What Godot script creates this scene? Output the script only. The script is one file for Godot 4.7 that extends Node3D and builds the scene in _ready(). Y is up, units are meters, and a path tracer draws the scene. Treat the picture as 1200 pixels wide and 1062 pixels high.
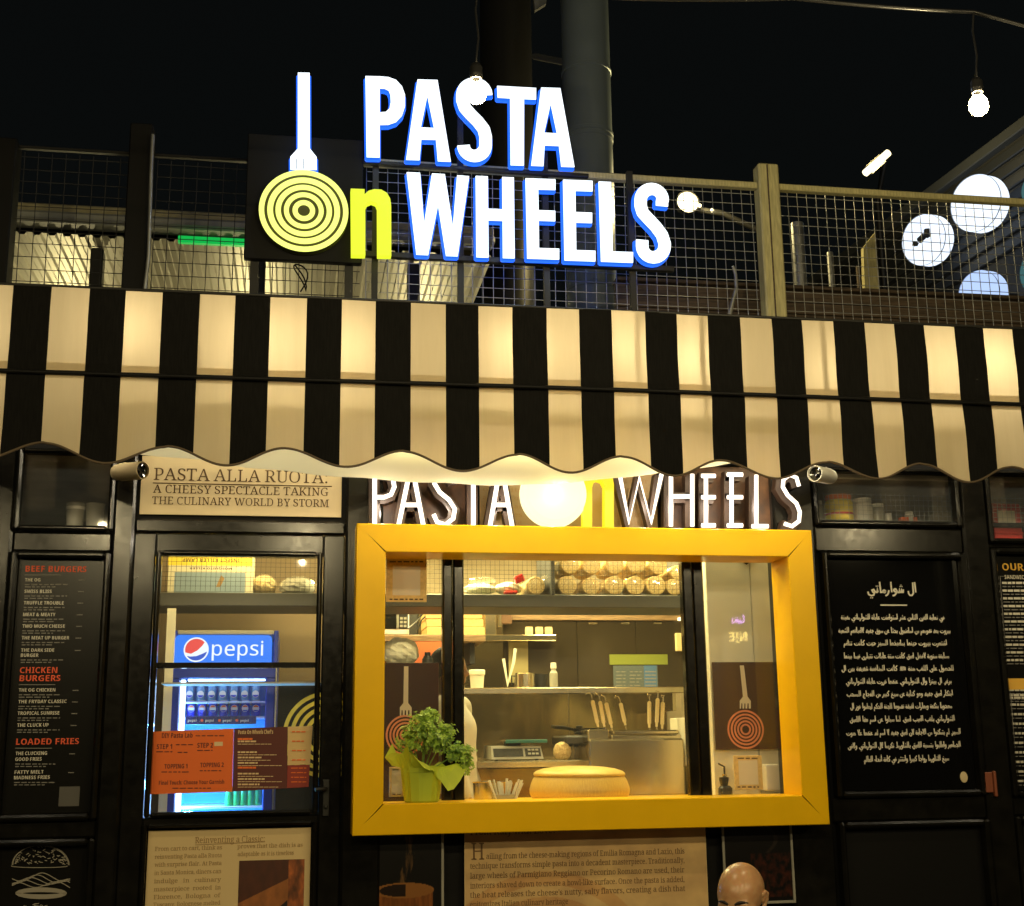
extends Node3D
# A shop front at night: a timber kiosk with a striped awning, lit signs above, a kitchen behind the serving window.
# x runs along the front, y is up, z comes out of the front; the wall plane is z = 0.

const LENS := 1500.0                      # focal length in pixels of the 1200 x 1062 photograph
const EYE := Vector3(0.0, 1.7, 6.0)
var right_seen := Vector3(9070, -224, -1500).normalized()   # where the world's axes point, seen from the camera
var up_seen := Vector3.UP
var out_seen := Vector3.BACK
var M := {}
var used := {}
var rng := RandomNumberGenerator.new()
var sans_bold: SystemFont
var sans: SystemFont
var serif: SystemFont

# ---------------------------------------------------------------- set-up
func _ready() -> void:
	rng.seed = 7
	up_seen = Vector3(-82, 6736, -1500)
	up_seen = (up_seen - right_seen * up_seen.dot(right_seen)).normalized()
	out_seen = right_seen.cross(up_seen)
	var cam := Camera3D.new()
	cam.name = "camera"
	cam.fov = rad_to_deg(2.0 * atan(531.0 / LENS))
	cam.near = 0.05
	cam.far = 200.0
	cam.transform = Transform3D(Basis(
		Vector3(right_seen.x, up_seen.x, out_seen.x),
		Vector3(right_seen.y, up_seen.y, out_seen.y),
		Vector3(right_seen.z, up_seen.z, out_seen.z)), EYE)
	add_child(cam)
	cam.current = true

	var env := Environment.new()
	env.background_mode = Environment.BG_SKY
	var sky := Sky.new()
	var air := ProceduralSkyMaterial.new()
	air.sky_top_color = Color(0.030, 0.036, 0.036)
	air.sky_horizon_color = Color(0.040, 0.050, 0.048)
	air.ground_bottom_color = Color(0.02, 0.02, 0.02)
	air.ground_horizon_color = Color(0.03, 0.03, 0.03)
	air.sun_angle_max = 1.0
	sky.sky_material = air
	env.sky = sky
	env.tonemap_mode = Environment.TONE_MAPPER_LINEAR
	env.tonemap_exposure = 1.12
	env.sdfgi_enabled = true
	env.ssao_enabled = true
	env.ssil_enabled = true
	var world := WorldEnvironment.new()
	world.name = "environment"
	world.environment = env
	add_child(world)
	var moon := DirectionalLight3D.new()
	moon.name = "moonlight"
	moon.light_energy = 0.004
	moon.light_color = Color(0.75, 0.85, 1.0)
	moon.light_angular_distance = 0.5
	moon.shadow_enabled = true
	moon.rotation_degrees = Vector3(-55, 30, 0)
	add_child(moon)

	sans_bold = font("Droid Sans", 700)
	sans = font("Droid Sans", 400)
	serif = font("Droid Serif", 400)
	make_materials()
	build_ground()
	build_kiosk()
	build_back_street()
	build_roof_fence()
	build_awning()
	build_awning_downlights()
	build_surround()
	build_roof_sign()
	build_neon_sign()
	build_boards()
	build_kitchen()
	build_door_side()
	build_people()
	build_string_lights()
	build_small_things()


func font(called: String, weight: int) -> SystemFont:
	var f := SystemFont.new()
	f.font_names = PackedStringArray([called])
	f.font_weight = weight
	return f


# ---------------------------------------------------------------- places
func P(px: float, py: float, z: float) -> Vector3:      # the point of the plane at z that the photograph shows at a pixel
	var c := Vector3((px - 600.0) / LENS, -(py - 531.0) / LENS, -1.0)
	var d := Vector3(right_seen.dot(c), up_seen.dot(c), out_seen.dot(c))
	return EYE + d * ((z - EYE.z) / d.z)


func RECT(x0: float, y0: float, x1: float, y1: float, z: float) -> Rect2:   # a box of pixels as a rectangle of that plane
	var my := (y0 + y1) / 2.0
	var mx := (x0 + x1) / 2.0
	var l := P(x0, my, z).x
	var r := P(x1, my, z).x
	var t := P(mx, y0, z).y
	var b := P(mx, y1, z).y
	return Rect2(l, b, r - l, t - b)


func W(pts: Array, z: float) -> PackedVector2Array:     # pixels [[x, y], ...] as points of that plane
	var out := PackedVector2Array()
	for p in pts:
		var q := P(p[0], p[1], z)
		out.append(Vector2(q.x, q.y))
	return out


# ---------------------------------------------------------------- naming
func numbered(called: String) -> String:
	var n: int = used.get(called, 0)
	used[called] = n + 1
	return called if n == 0 else "%s_%03d" % [called, n]


func tag(o: Node3D, label: String, category: String, group := "") -> Node3D:
	o.set_meta("label", label)
	o.set_meta("category", category)
	if group:
		o.set_meta("group", group)
	return o


func thing(called: String, label: String, category: String, at := Vector3.ZERO, group := "") -> Node3D:
	var o := Node3D.new()
	o.name = numbered(called)
	add_child(o)
	o.position = at
	return tag(o, label, category, group)


func obj(called: String, st, m: Material, parent: Node3D = null) -> MeshInstance3D:
	var o := MeshInstance3D.new()
	o.mesh = st.commit() if st is SurfaceTool else st
	o.material_override = m
	if called in ["small_print", "item_print", "red_print", "drawing"]:
		o.set_meta("kind", "stuff")        # print too small to pick apart
	if parent == null:
		o.name = numbered(called)
		add_child(o)
	else:
		o.name = called
		parent.add_child(o, true)
		# parts are written in world axes: take the thing's place off
		var off := Vector3.ZERO
		var p: Node = parent
		while p is Node3D and p != self:
			off += (p as Node3D).position
			p = p.get_parent()
		o.position = -off
	return o


func mark(o: Node3D, label: String) -> Node3D:
	o.set_meta("label", label)
	return o


# ---------------------------------------------------------------- shapes (world axes unless told otherwise)
func T() -> SurfaceTool:
	var st := SurfaceTool.new()
	st.begin(Mesh.PRIMITIVE_TRIANGLES)
	return st


func tri(st: SurfaceTool, a: Vector3, b: Vector3, c: Vector3, out := Vector3.ZERO) -> void:
	var n := (c - a).cross(b - a)
	if out != Vector3.ZERO and n.dot(out) < 0.0:
		var k := b
		b = c
		c = k
		n = -n
	n = n.normalized()
	for p in [a, b, c]:
		st.set_normal(n)
		st.set_uv(Vector2(p.x, -p.y))
		st.add_vertex(p)


func quad(st: SurfaceTool, a: Vector3, b: Vector3, c: Vector3, d: Vector3, out := Vector3.ZERO) -> void:
	tri(st, a, b, c, out)
	tri(st, a, c, d, out)


func bx(st: SurfaceTool, a: Vector3, b: Vector3, bev := 0.0, t := Transform3D.IDENTITY) -> void:
	var lo := a.min(b)
	var hi := a.max(b)
	var mid := (lo + hi) / 2.0
	var h := (hi - lo) / 2.0
	var k: float = minf(bev, minf(h.x, minf(h.y, h.z)) * 0.9)
	var at := func(v: Vector3) -> Vector3: return t * (mid + v)
	var dirs := [Vector3.RIGHT, Vector3.UP, Vector3.BACK]
	for ax in 3:
		var u: Vector3 = dirs[(ax + 1) % 3]
		var v: Vector3 = dirs[(ax + 2) % 3]
		var hu: float = h[(ax + 1) % 3] - k
		var hv: float = h[(ax + 2) % 3] - k
		for s in [-1.0, 1.0]:
			var o: Vector3 = dirs[ax] * (h[ax] * s)
			quad(st, at.call(o - u * hu - v * hv), at.call(o + u * hu - v * hv), at.call(o + u * hu + v * hv), at.call(o - u * hu + v * hv), t.basis * (dirs[ax] * s))
	if k <= 0.0:
		return
	for ax in 3:                                        # edges along ax
		var i := (ax + 1) % 3
		var j := (ax + 2) % 3
		for si in [-1.0, 1.0]:
			for sj in [-1.0, 1.0]:
				var e: Vector3 = dirs[ax] * (h[ax] - k)
				var p: Vector3 = dirs[i] * (h[i] * si) + dirs[j] * ((h[j] - k) * sj)
				var q: Vector3 = dirs[i] * ((h[i] - k) * si) + dirs[j] * (h[j] * sj)
				quad(st, at.call(p - e), at.call(p + e), at.call(q + e), at.call(q - e), t.basis * (dirs[i] * si + dirs[j] * sj))
	for sx in [-1.0, 1.0]:
		for sy in [-1.0, 1.0]:
			for sz in [-1.0, 1.0]:
				var s := Vector3(sx, sy, sz)
				tri(st, at.call(Vector3(h.x, h.y - k, h.z - k) * s), at.call(Vector3(h.x - k, h.y, h.z - k) * s), at.call(Vector3(h.x - k, h.y - k, h.z) * s), t.basis * s)


func box(a: Vector3, b: Vector3, bev := 0.0) -> SurfaceTool:
	var st := T()
	bx(st, a, b, bev)
	return st


func pbox(px0: float, py0: float, px1: float, py1: float, zf: float, zb: float, bev := 0.0) -> SurfaceTool:   # a box whose front face fills those pixels
	var r := RECT(px0, py0, px1, py1, zf)
	return box(Vector3(r.position.x, r.position.y, zb), Vector3(r.end.x, r.end.y, zf), bev)


func sheet(st: SurfaceTool, r: Rect2, z: float) -> void:    # upright, facing +z, uv 0..1 from its top left
	var p := [Vector2(0, 0), Vector2(1, 0), Vector2(1, 1), Vector2(0, 0), Vector2(1, 1), Vector2(0, 1)]
	for k in p:
		st.set_normal(Vector3.BACK)
		st.set_uv(k)
		st.add_vertex(Vector3(r.position.x + r.size.x * k.x, r.end.y - r.size.y * k.y, z))


func ring_of(center: Vector3, axis: Vector3, r: float, n: int) -> PackedVector3Array:
	var u := axis.cross(Vector3.UP if absf(axis.normalized().y) < 0.9 else Vector3.RIGHT).normalized()
	var v := axis.cross(u).normalized()
	var out := PackedVector3Array()
	for i in n:
		var a := TAU * i / n
		out.append(center + (u * cos(a) + v * sin(a)) * r)
	return out


func smooth_tri(st: SurfaceTool, a: Vector3, b: Vector3, c: Vector3, na: Vector3, nb: Vector3, nc: Vector3) -> void:
	if (c - a).cross(b - a).dot(na + nb + nc) < 0.0:
		var k := b
		b = c
		c = k
		k = nb
		nb = nc
		nc = k
	for p in [[a, na], [b, nb], [c, nc]]:
		st.set_normal(p[1])
		st.set_uv(Vector2(p[0].x, -p[0].y))
		st.add_vertex(p[0])


func tube(st: SurfaceTool, pts: Array, r, n := 8, caps := true) -> void:
	var rings := []
	var nrm := []
	var u := Vector3.ZERO
	for i in pts.size():
		var d: Vector3 = (pts[mini(i + 1, pts.size() - 1)] - pts[maxi(i - 1, 0)]).normalized()
		if u == Vector3.ZERO:
			u = d.cross(Vector3.UP if absf(d.y) < 0.9 else Vector3.RIGHT).normalized()
		u = (u - d * u.dot(d)).normalized()
		var v := d.cross(u)
		var ring := []
		var nn := []
		var rr: float = r[i] if r is Array else r
		for k in n:
			var a := TAU * k / n
			var w := u * cos(a) + v * sin(a)
			ring.append(pts[i] + w * rr)
			nn.append(w)
		rings.append(ring)
		nrm.append(nn)
	for i in pts.size() - 1:
		for k in n:
			var l := (k + 1) % n
			smooth_tri(st, rings[i][k], rings[i + 1][k], rings[i + 1][l], nrm[i][k], nrm[i + 1][k], nrm[i + 1][l])
			smooth_tri(st, rings[i][k], rings[i + 1][l], rings[i][l], nrm[i][k], nrm[i + 1][l], nrm[i][l])
	if caps:
		for e in [0, pts.size() - 1]:
			var out: Vector3 = (pts[0] - pts[1]) if e == 0 else (pts[e] - pts[e - 1])
			for k in range(1, n - 1):
				tri(st, rings[e][0], rings[e][k], rings[e][k + 1], out)


func lathe(st: SurfaceTool, at: Vector3, profile: Array, n := 24, basis := Basis.IDENTITY, soft := false) -> void:   # profile of [radius, height], bottom to top
	var nr := []
	for i in profile.size():
		var a: Array = profile[maxi(i - 1, 0)]
		var b: Array = profile[mini(i + 1, profile.size() - 1)]
		nr.append(Vector2(b[1] - a[1], a[0] - b[0]).normalized())
	for i in profile.size() - 1:
		var p: Array = profile[i]
		var q: Array = profile[i + 1]
		var flat := Vector2(q[1] - p[1], p[0] - q[0]).normalized()
		var np: Vector2 = nr[i] if soft else flat
		var nq: Vector2 = nr[i + 1] if soft else flat
		for k in n:
			var a0 := TAU * k / n
			var a1 := TAU * (k + 1) / n
			var c0 := Vector3(cos(a0), 0, sin(a0))
			var c1 := Vector3(cos(a1), 0, sin(a1))
			var v := [at + basis * (c0 * p[0] + Vector3.UP * p[1]), at + basis * (c1 * p[0] + Vector3.UP * p[1]), at + basis * (c1 * q[0] + Vector3.UP * q[1]), at + basis * (c0 * q[0] + Vector3.UP * q[1])]
			var m := [basis * (c0 * np.x + Vector3.UP * np.y), basis * (c1 * np.x + Vector3.UP * np.y), basis * (c1 * nq.x + Vector3.UP * nq.y), basis * (c0 * nq.x + Vector3.UP * nq.y)]
			if p[0] > 0.0:
				smooth_tri(st, v[0], v[1], v[2], m[0], m[1], m[2])
			if q[0] > 0.0:
				smooth_tri(st, v[0], v[2], v[3], m[0], m[2], m[3])


func ball(st: SurfaceTool, at: Vector3, r: Vector3, n := 16, rows := 10) -> void:
	for i in rows:
		for k in n:
			var v := []
			for q in [[i, k], [i, k + 1], [i + 1, k + 1], [i + 1, k]]:
				var la: float = PI * q[0] / rows - PI / 2
				var lo: float = TAU * q[1] / n
				v.append(Vector3(cos(la) * cos(lo), sin(la), cos(la) * sin(lo)))
			if i > 0:
				smooth_tri(st, at + v[0] * r, at + v[1] * r, at + v[2] * r, (v[0] / r).normalized(), (v[1] / r).normalized(), (v[2] / r).normalized())
				if i < rows - 1:
					smooth_tri(st, at + v[0] * r, at + v[2] * r, at + v[3] * r, (v[0] / r).normalized(), (v[2] / r).normalized(), (v[3] / r).normalized())
			else:
				smooth_tri(st, at + v[0] * r, at + v[2] * r, at + v[3] * r, (v[0] / r).normalized(), (v[2] / r).normalized(), (v[3] / r).normalized())


func area_of(p: PackedVector2Array) -> float:
	var s := 0.0
	for i in p.size():
		s += p[i].cross(p[(i + 1) % p.size()])
	return s / 2.0


func slab(st: SurfaceTool, p: PackedVector2Array, zb: float, zf: float) -> void:    # an upright flat outline with thickness, facing +z
	var ids := Geometry2D.triangulate_polygon(p)
	for i in range(0, ids.size(), 3):
		var a := p[ids[i]]
		var b := p[ids[i + 1]]
		var c := p[ids[i + 2]]
		tri(st, Vector3(a.x, a.y, zf), Vector3(b.x, b.y, zf), Vector3(c.x, c.y, zf), Vector3.BACK)
	if zb < zf:
		var turn := signf(area_of(p))
		for i in p.size():
			var a := p[i]
			var b := p[(i + 1) % p.size()]
			var o := Vector2(b.y - a.y, a.x - b.x) * turn
			quad(st, Vector3(a.x, a.y, zb), Vector3(b.x, b.y, zb), Vector3(b.x, b.y, zf), Vector3(a.x, a.y, zf), Vector3(o.x, o.y, 0))


func stroke(st: SurfaceTool, p: PackedVector2Array, w: float, zb: float, zf: float, closed := false) -> void:    # a band along a line, mitred
	var n := p.size()
	var l := PackedVector2Array()
	var r := PackedVector2Array()
	for i in n:
		var a := p[i] - p[(i - 1 + n) % n] if closed or i > 0 else p[1] - p[0]
		var b := p[(i + 1) % n] - p[i] if closed or i < n - 1 else p[n - 1] - p[n - 2]
		a = a.normalized()
		b = b.normalized()
		var na := Vector2(-a.y, a.x)
		var nb := Vector2(-b.y, b.x)
		var m := (na + nb)
		m = na if m.length() < 0.2 else m.normalized()
		var k := minf(1.0 / maxf(m.dot(na), 0.3), 2.0)
		l.append(p[i] + m * (w / 2 * k))
		r.append(p[i] - m * (w / 2 * k))
	for i in n if closed else n - 1:
		var j := (i + 1) % n
		quad(st, Vector3(l[i].x, l[i].y, zf), Vector3(l[j].x, l[j].y, zf), Vector3(r[j].x, r[j].y, zf), Vector3(r[i].x, r[i].y, zf), Vector3.BACK)
		if zb < zf:
			var side := Vector3(l[i].x - r[i].x, l[i].y - r[i].y, 0)
			quad(st, Vector3(l[i].x, l[i].y, zb), Vector3(l[j].x, l[j].y, zb), Vector3(l[j].x, l[j].y, zf), Vector3(l[i].x, l[i].y, zf), side)
			quad(st, Vector3(r[i].x, r[i].y, zb), Vector3(r[j].x, r[j].y, zb), Vector3(r[j].x, r[j].y, zf), Vector3(r[i].x, r[i].y, zf), -side)
	if not closed and zb < zf:
		for e in [0, n - 1]:
			var d := (p[0] - p[1]) if e == 0 else (p[n - 1] - p[n - 2])
			quad(st, Vector3(l[e].x, l[e].y, zb), Vector3(r[e].x, r[e].y, zb), Vector3(r[e].x, r[e].y, zf), Vector3(l[e].x, l[e].y, zf), Vector3(d.x, d.y, 0))


func arc(c: Vector2, rx: float, ry: float, a0: float, a1: float, n := 12) -> PackedVector2Array:    # degrees, counter-clockwise from +x
	var out := PackedVector2Array()
	for i in n + 1:
		var a := deg_to_rad(lerpf(a0, a1, float(i) / n))
		out.append(c + Vector2(cos(a) * rx, sin(a) * ry))
	return out


func round_rect(r: Rect2, k: float) -> PackedVector2Array:
	var out := PackedVector2Array()
	for q in [[r.end.x - k, r.end.y - k, 0], [r.position.x + k, r.end.y - k, 90], [r.position.x + k, r.position.y + k, 180], [r.end.x - k, r.position.y + k, 270]]:
		out.append_array(arc(Vector2(q[0], q[1]), k, k, q[2], q[2] + 90.0, 5))
	return out


# text laid flat on a wall: its left end and baseline at a point, letters of that cap height, stretched to a width if one is given
func words(st: SurfaceTool, text: String, f: Font, at: Vector2, z: float, cap: float, width := 0.0, place := 0, flip := Basis.IDENTITY) -> void:
	if text.strip_edges() == "":
		return
	var tm := TextMesh.new()
	tm.font = f
	tm.font_size = 32
	tm.pixel_size = 1.0 / 32.0
	tm.depth = 0.0
	tm.curve_step = 4.0
	tm.text = text
	tm.horizontal_alignment = HORIZONTAL_ALIGNMENT_LEFT
	tm.vertical_alignment = VERTICAL_ALIGNMENT_BOTTOM
	var arr := tm.surface_get_arrays(0)
	var vs: PackedVector3Array = arr[Mesh.ARRAY_VERTEX]
	var ix = arr[Mesh.ARRAY_INDEX]
	var lo := 1e9
	var hi := -1e9
	for v in vs:
		lo = minf(lo, v.x)
		hi = maxf(hi, v.x)
	var sy := cap / 0.714
	var sx := sy if width <= 0.0 else width / maxf(hi - lo, 0.01)
	var base := f.get_descent(32) / 32.0
	var shift := 0.0 if place == 0 else (-(hi - lo) * sx / 2.0 if place == 1 else -(hi - lo) * sx)
	var ids: PackedInt32Array = ix if ix != null and ix.size() > 0 else PackedInt32Array(range(vs.size()))
	for i in range(0, ids.size(), 3):
		var q := []
		for k in 3:
			var v := vs[ids[i + k]]
			var w := flip * Vector3((v.x - lo) * sx + shift, (v.y - base) * sy, 0)
			q.append(Vector3(at.x, at.y, z) + w)
		tri(st, q[0], q[1], q[2], flip * Vector3.BACK)


# ---------------------------------------------------------------- materials
func lin(r: float, g: float, b: float) -> Color:
	return Color(r, g, b).linear_to_srgb()


func mat(called: String, c: Color, rough := 0.6, metal := 0.0) -> StandardMaterial3D:
	var m := StandardMaterial3D.new()
	m.resource_name = called
	m.albedo_color = c
	m.roughness = rough
	m.metallic = metal
	M[called] = m
	return m


func glow(called: String, c: Color, energy: float) -> StandardMaterial3D:
	var m := mat(called, Color(0.12, 0.12, 0.12), 0.5)
	m.emission_enabled = true
	m.emission = c
	m.emission_energy_multiplier = energy
	return m


func noise_tex(freq: float, octaves: int, lo: Color, hi: Color, size := 256, kind := FastNoiseLite.TYPE_SIMPLEX_SMOOTH, sd := 1) -> NoiseTexture2D:
	var n := FastNoiseLite.new()
	n.noise_type = kind
	n.frequency = freq
	n.fractal_octaves = octaves
	n.seed = sd
	var t := NoiseTexture2D.new()
	t.width = size
	t.height = size
	t.seamless = true
	t.noise = n
	var g := Gradient.new()
	g.set_color(0, lo)
	g.set_color(1, hi)
	t.color_ramp = g
	return t


func grain(m: StandardMaterial3D, t: Texture2D, scale: Vector3) -> void:
	m.albedo_texture = t
	m.uv1_triplanar = true
	m.uv1_world_triplanar = true
	m.uv1_scale = scale


func rough_noise(m: StandardMaterial3D, t: Texture2D) -> void:
	m.roughness = 1.0
	m.roughness_texture = t
	m.roughness_texture_channel = BaseMaterial3D.TEXTURE_CHANNEL_RED
	m.uv1_triplanar = true
	m.uv1_world_triplanar = true


func grey(v: float) -> Color:
	return Color(v, v, v)


func make_materials() -> void:
	var m := mat("black_paint", lin(0.0105, 0.0098, 0.0078), 0.4)
	m.metallic_specular = 0.40
	rough_noise(m, noise_tex(0.05, 4, grey(0.14), grey(0.22)))
	grain(m, noise_tex(0.015, 5, grey(0.7), grey(1.0), 256, FastNoiseLite.TYPE_SIMPLEX, 4), Vector3(1.5, 1.5, 1.5))
	m = mat("board_black", lin(0.0075, 0.0072, 0.006), 0.22)
	m.metallic_specular = 0.36
	m = mat("gloss_black", lin(0.004, 0.004, 0.004), 0.06)
	m = mat("plain_black", lin(0.0045, 0.0045, 0.0045), 0.55)
	m.metallic_specular = 0.3
	m = mat("yellow_paint", lin(0.89, 0.52, 0.001), 0.32)
	m.metallic_specular = 0.34
	rough_noise(m, noise_tex(0.01, 4, grey(0.30), grey(0.35), 256, FastNoiseLite.TYPE_SIMPLEX, 9))
	grain(m, noise_tex(0.012, 5, grey(0.972), grey(1.0), 256, FastNoiseLite.TYPE_SIMPLEX, 5), Vector3(1.2, 1.2, 1.2))
	m = mat("cream_fabric", lin(0.68, 0.57, 0.37), 0.85)
	m.backlight_enabled = true
	m.backlight = Color(0.84, 0.84, 0.84)
	grain(m, noise_tex(0.10, 4, grey(0.988), grey(1.0), 512, FastNoiseLite.TYPE_SIMPLEX, 11), Vector3(1.1, 0.10, 1.1))
	m.detail_enabled = true                  # old rain streaks and grubby patches in the weave
	m.detail_blend_mode = BaseMaterial3D.BLEND_MODE_MUL
	m.detail_albedo = noise_tex(0.016, 5, Color(0.965, 0.957, 0.945), grey(1.0), 512, FastNoiseLite.TYPE_SIMPLEX_SMOOTH, 61)
	m = mat("black_fabric", lin(0.009, 0.0088, 0.008), 0.9)
	m.metallic_specular = 0.25
	m.backlight_enabled = true
	m.backlight = Color(0.25, 0.25, 0.25)
	grain(m, noise_tex(0.05, 4, grey(0.7), grey(1.0), 256, FastNoiseLite.TYPE_SIMPLEX, 12), Vector3(8.0, 0.6, 8.0))
	m = mat("lining_fabric", lin(0.86, 0.82, 0.56), 0.85)
	m.backlight_enabled = true
	m.backlight = Color(0.9, 0.88, 0.75)
	m = mat("binding_tape", lin(0.10, 0.07, 0.04), 0.7)
	m = mat("dark_metal", lin(0.03, 0.03, 0.028), 0.45, 0.6)
	m = mat("galvanised", lin(0.42, 0.43, 0.42), 0.42, 0.85)
	rough_noise(m, noise_tex(0.03, 4, grey(0.3), grey(0.6), 256, FastNoiseLite.TYPE_CELLULAR, 3))
	m = mat("duct_metal", lin(0.13, 0.165, 0.185), 0.38, 0.3)
	rough_noise(m, noise_tex(0.03, 4, grey(0.28), grey(0.55), 256, FastNoiseLite.TYPE_CELLULAR, 8))
	m = mat("post_paint", lin(0.55, 0.50, 0.24), 0.5)
	grain(m, noise_tex(0.03, 4, grey(0.8), grey(1.0), 256, FastNoiseLite.TYPE_SIMPLEX, 14), Vector3(6.0, 0.8, 6.0))
	m = mat("brown_timber", lin(0.11, 0.075, 0.045), 0.7)
	grain(m, noise_tex(0.03, 5, grey(0.6), grey(1.0), 256, FastNoiseLite.TYPE_SIMPLEX, 15), Vector3(0.6, 6.0, 6.0))
	m = mat("steel", lin(0.60, 0.53, 0.38), 0.24, 1.0)
	m = mat("wall_steel", lin(0.25, 0.195, 0.10), 0.17, 0.9)
	m.normal_enabled = true
	var dent := noise_tex(0.008, 2, grey(0.0), grey(1.0), 256, FastNoiseLite.TYPE_SIMPLEX, 17)
	dent.as_normal_map = true
	dent.bump_strength = 3.0
	dent.color_ramp = null
	m.normal_texture = dent
	m.normal_scale = 0.5
	m.uv1_triplanar = true
	m.uv1_world_triplanar = true
	m.uv1_scale = Vector3(1.6, 0.12, 1.6)
	m = mat("cream_wall", lin(0.52, 0.43, 0.28), 0.8)
	grain(m, noise_tex(0.01, 5, grey(0.82), grey(1.0), 256, FastNoiseLite.TYPE_SIMPLEX, 18), Vector3(0.8, 0.8, 0.8))
	m = mat("white_panel", lin(0.72, 0.70, 0.58), 0.45)
	m = mat("grey_shelf", lin(0.055, 0.055, 0.052), 0.5)
	m = mat("wood_shelf", lin(0.32, 0.20, 0.10), 0.6)
	grain(m, noise_tex(0.03, 5, grey(0.7), grey(1.0), 256, FastNoiseLite.TYPE_SIMPLEX, 19), Vector3(0.8, 9.0, 9.0))
	m = mat("kraft", lin(0.80, 0.57, 0.23), 0.8)
	grain(m, noise_tex(0.08, 4, grey(0.88), grey(1.0), 256, FastNoiseLite.TYPE_SIMPLEX, 20), Vector3(2, 2, 2))
	m = mat("bread", lin(0.85, 0.71, 0.40), 0.75)
	grain(m, noise_tex(0.04, 4, Color(0.75, 0.66, 0.5), grey(1.0), 256, FastNoiseLite.TYPE_SIMPLEX, 21), Vector3(6, 6, 6))
	m = mat("cheese_rind", lin(0.68, 0.47, 0.10), 0.45)
	grain(m, noise_tex(0.05, 5, Color(0.90, 0.86, 0.78), grey(1.0), 256, FastNoiseLite.TYPE_SIMPLEX, 22), Vector3(9, 1.2, 9))
	m = mat("cheese_lid", lin(0.70, 0.51, 0.13), 0.4)
	grain(m, noise_tex(0.02, 5, Color(0.93, 0.9, 0.85), grey(1.0), 256, FastNoiseLite.TYPE_SIMPLEX, 23), Vector3(3, 3, 3))
	m = mat("plastic_film", Color(0.96, 0.94, 0.86, 0.10), 0.04)
	m.transparency = BaseMaterial3D.TRANSPARENCY_ALPHA
	m = mat("white_bag", lin(0.85, 0.83, 0.70), 0.5)
	m.backlight_enabled = true
	m.backlight = Color(0.5, 0.5, 0.42)
	m = mat("glass", Color(0.9, 0.92, 0.9, 0.04), 0.02)
	m.transparency = BaseMaterial3D.TRANSPARENCY_ALPHA
	m = mat("smoked_glass", Color(0.05, 0.05, 0.045, 0.35), 0.03)
	m.transparency = BaseMaterial3D.TRANSPARENCY_ALPHA
	mat("white_paper", lin(0.72, 0.68, 0.52), 0.7)
	mat("cream_board", lin(0.68, 0.55, 0.32), 0.55)
	mat("tan_paper", lin(0.72, 0.54, 0.27), 0.6)
	mat("brown_ink", lin(0.10, 0.055, 0.02), 0.7)
	mat("sepia_ink", lin(0.17, 0.095, 0.035), 0.7)
	mat("faded_ink", lin(0.33, 0.20, 0.075), 0.7)
	mat("white_ink", lin(0.64, 0.60, 0.50), 0.6)
	mat("grey_ink", lin(0.20, 0.19, 0.17), 0.6)
	mat("red_ink", lin(0.80, 0.10, 0.03), 0.6)
	mat("orange_ink", lin(0.82, 0.15, 0.015), 0.6)
	mat("amber_ink", lin(0.85, 0.48, 0.06), 0.6)
	mat("yellow_ink", lin(0.80, 0.62, 0.06), 0.6)
	mat("maroon_ink", lin(0.10, 0.015, 0.008), 0.6)
	mat("salmon_ink", lin(0.75, 0.24, 0.11), 0.6)
	mat("dark_red_board", lin(0.045, 0.014, 0.010), 0.12)
	mat("white_plastic", lin(0.72, 0.70, 0.64), 0.4)
	mat("grey_plastic", lin(0.34, 0.33, 0.28), 0.45)
	mat("black_plastic", lin(0.012, 0.012, 0.012), 0.35)
	mat("teal_plastic", lin(0.03, 0.20, 0.19), 0.4)
	mat("red_plastic", lin(0.50, 0.02, 0.015), 0.35)
	mat("blue_paint", lin(0.01, 0.035, 0.40), 0.35)
	mat("dark_blue", lin(0.006, 0.012, 0.10), 0.3)
	mat("beige_handle", lin(0.70, 0.56, 0.30), 0.55)
	mat("white_cloth", lin(0.60, 0.57, 0.47), 0.85)
	mat("dark_cloth", lin(0.010, 0.010, 0.012), 0.85)
	mat("dark_hair", lin(0.015, 0.010, 0.007), 0.6)
	m = mat("skin", lin(0.56, 0.34, 0.17), 0.30)
	m.subsurf_scatter_enabled = true
	m.subsurf_scatter_strength = 0.15
	grain(m, noise_tex(0.03, 4, Color(0.90, 0.82, 0.78), grey(1.0), 256, FastNoiseLite.TYPE_SIMPLEX, 31), Vector3(4, 4, 4))
	mat("dark_skin", lin(0.30, 0.16, 0.08), 0.5)
	mat("leaf_dark", lin(0.12, 0.22, 0.03), 0.5)
	mat("leaf_light", lin(0.32, 0.47, 0.06), 0.5)
	for k in ["leaf_dark", "leaf_light"]:
		M[k].backlight_enabled = true
		M[k].backlight = Color(0.5, 0.6, 0.3)
	m = mat("wrap_paper", lin(0.44, 0.54, 0.03), 0.6)
	m.backlight_enabled = true
	m.backlight = Color(0.4, 0.45, 0.2)
	m = mat("paving", lin(0.06, 0.056, 0.05), 0.8)
	grain(m, noise_tex(0.05, 5, grey(0.6), grey(1.0), 512, FastNoiseLite.TYPE_SIMPLEX, 33), Vector3(0.5, 0.5, 0.5))
	mat("dark_wall", lin(0.020, 0.021, 0.020), 0.7)
	mat("cladding", lin(0.022, 0.025, 0.026), 0.5)
	m = mat("corrugated", lin(0.50, 0.47, 0.36), 0.40, 0.35)
	glow("sign_white", Color(0.93, 0.97, 1.0), 1.7)
	glow("halo_blue", lin(0.012, 0.13, 1.0), 1.3)  # glowing blue that imitates bloom round the lit letters
	M.halo_blue.albedo_color = Color.BLACK
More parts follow.
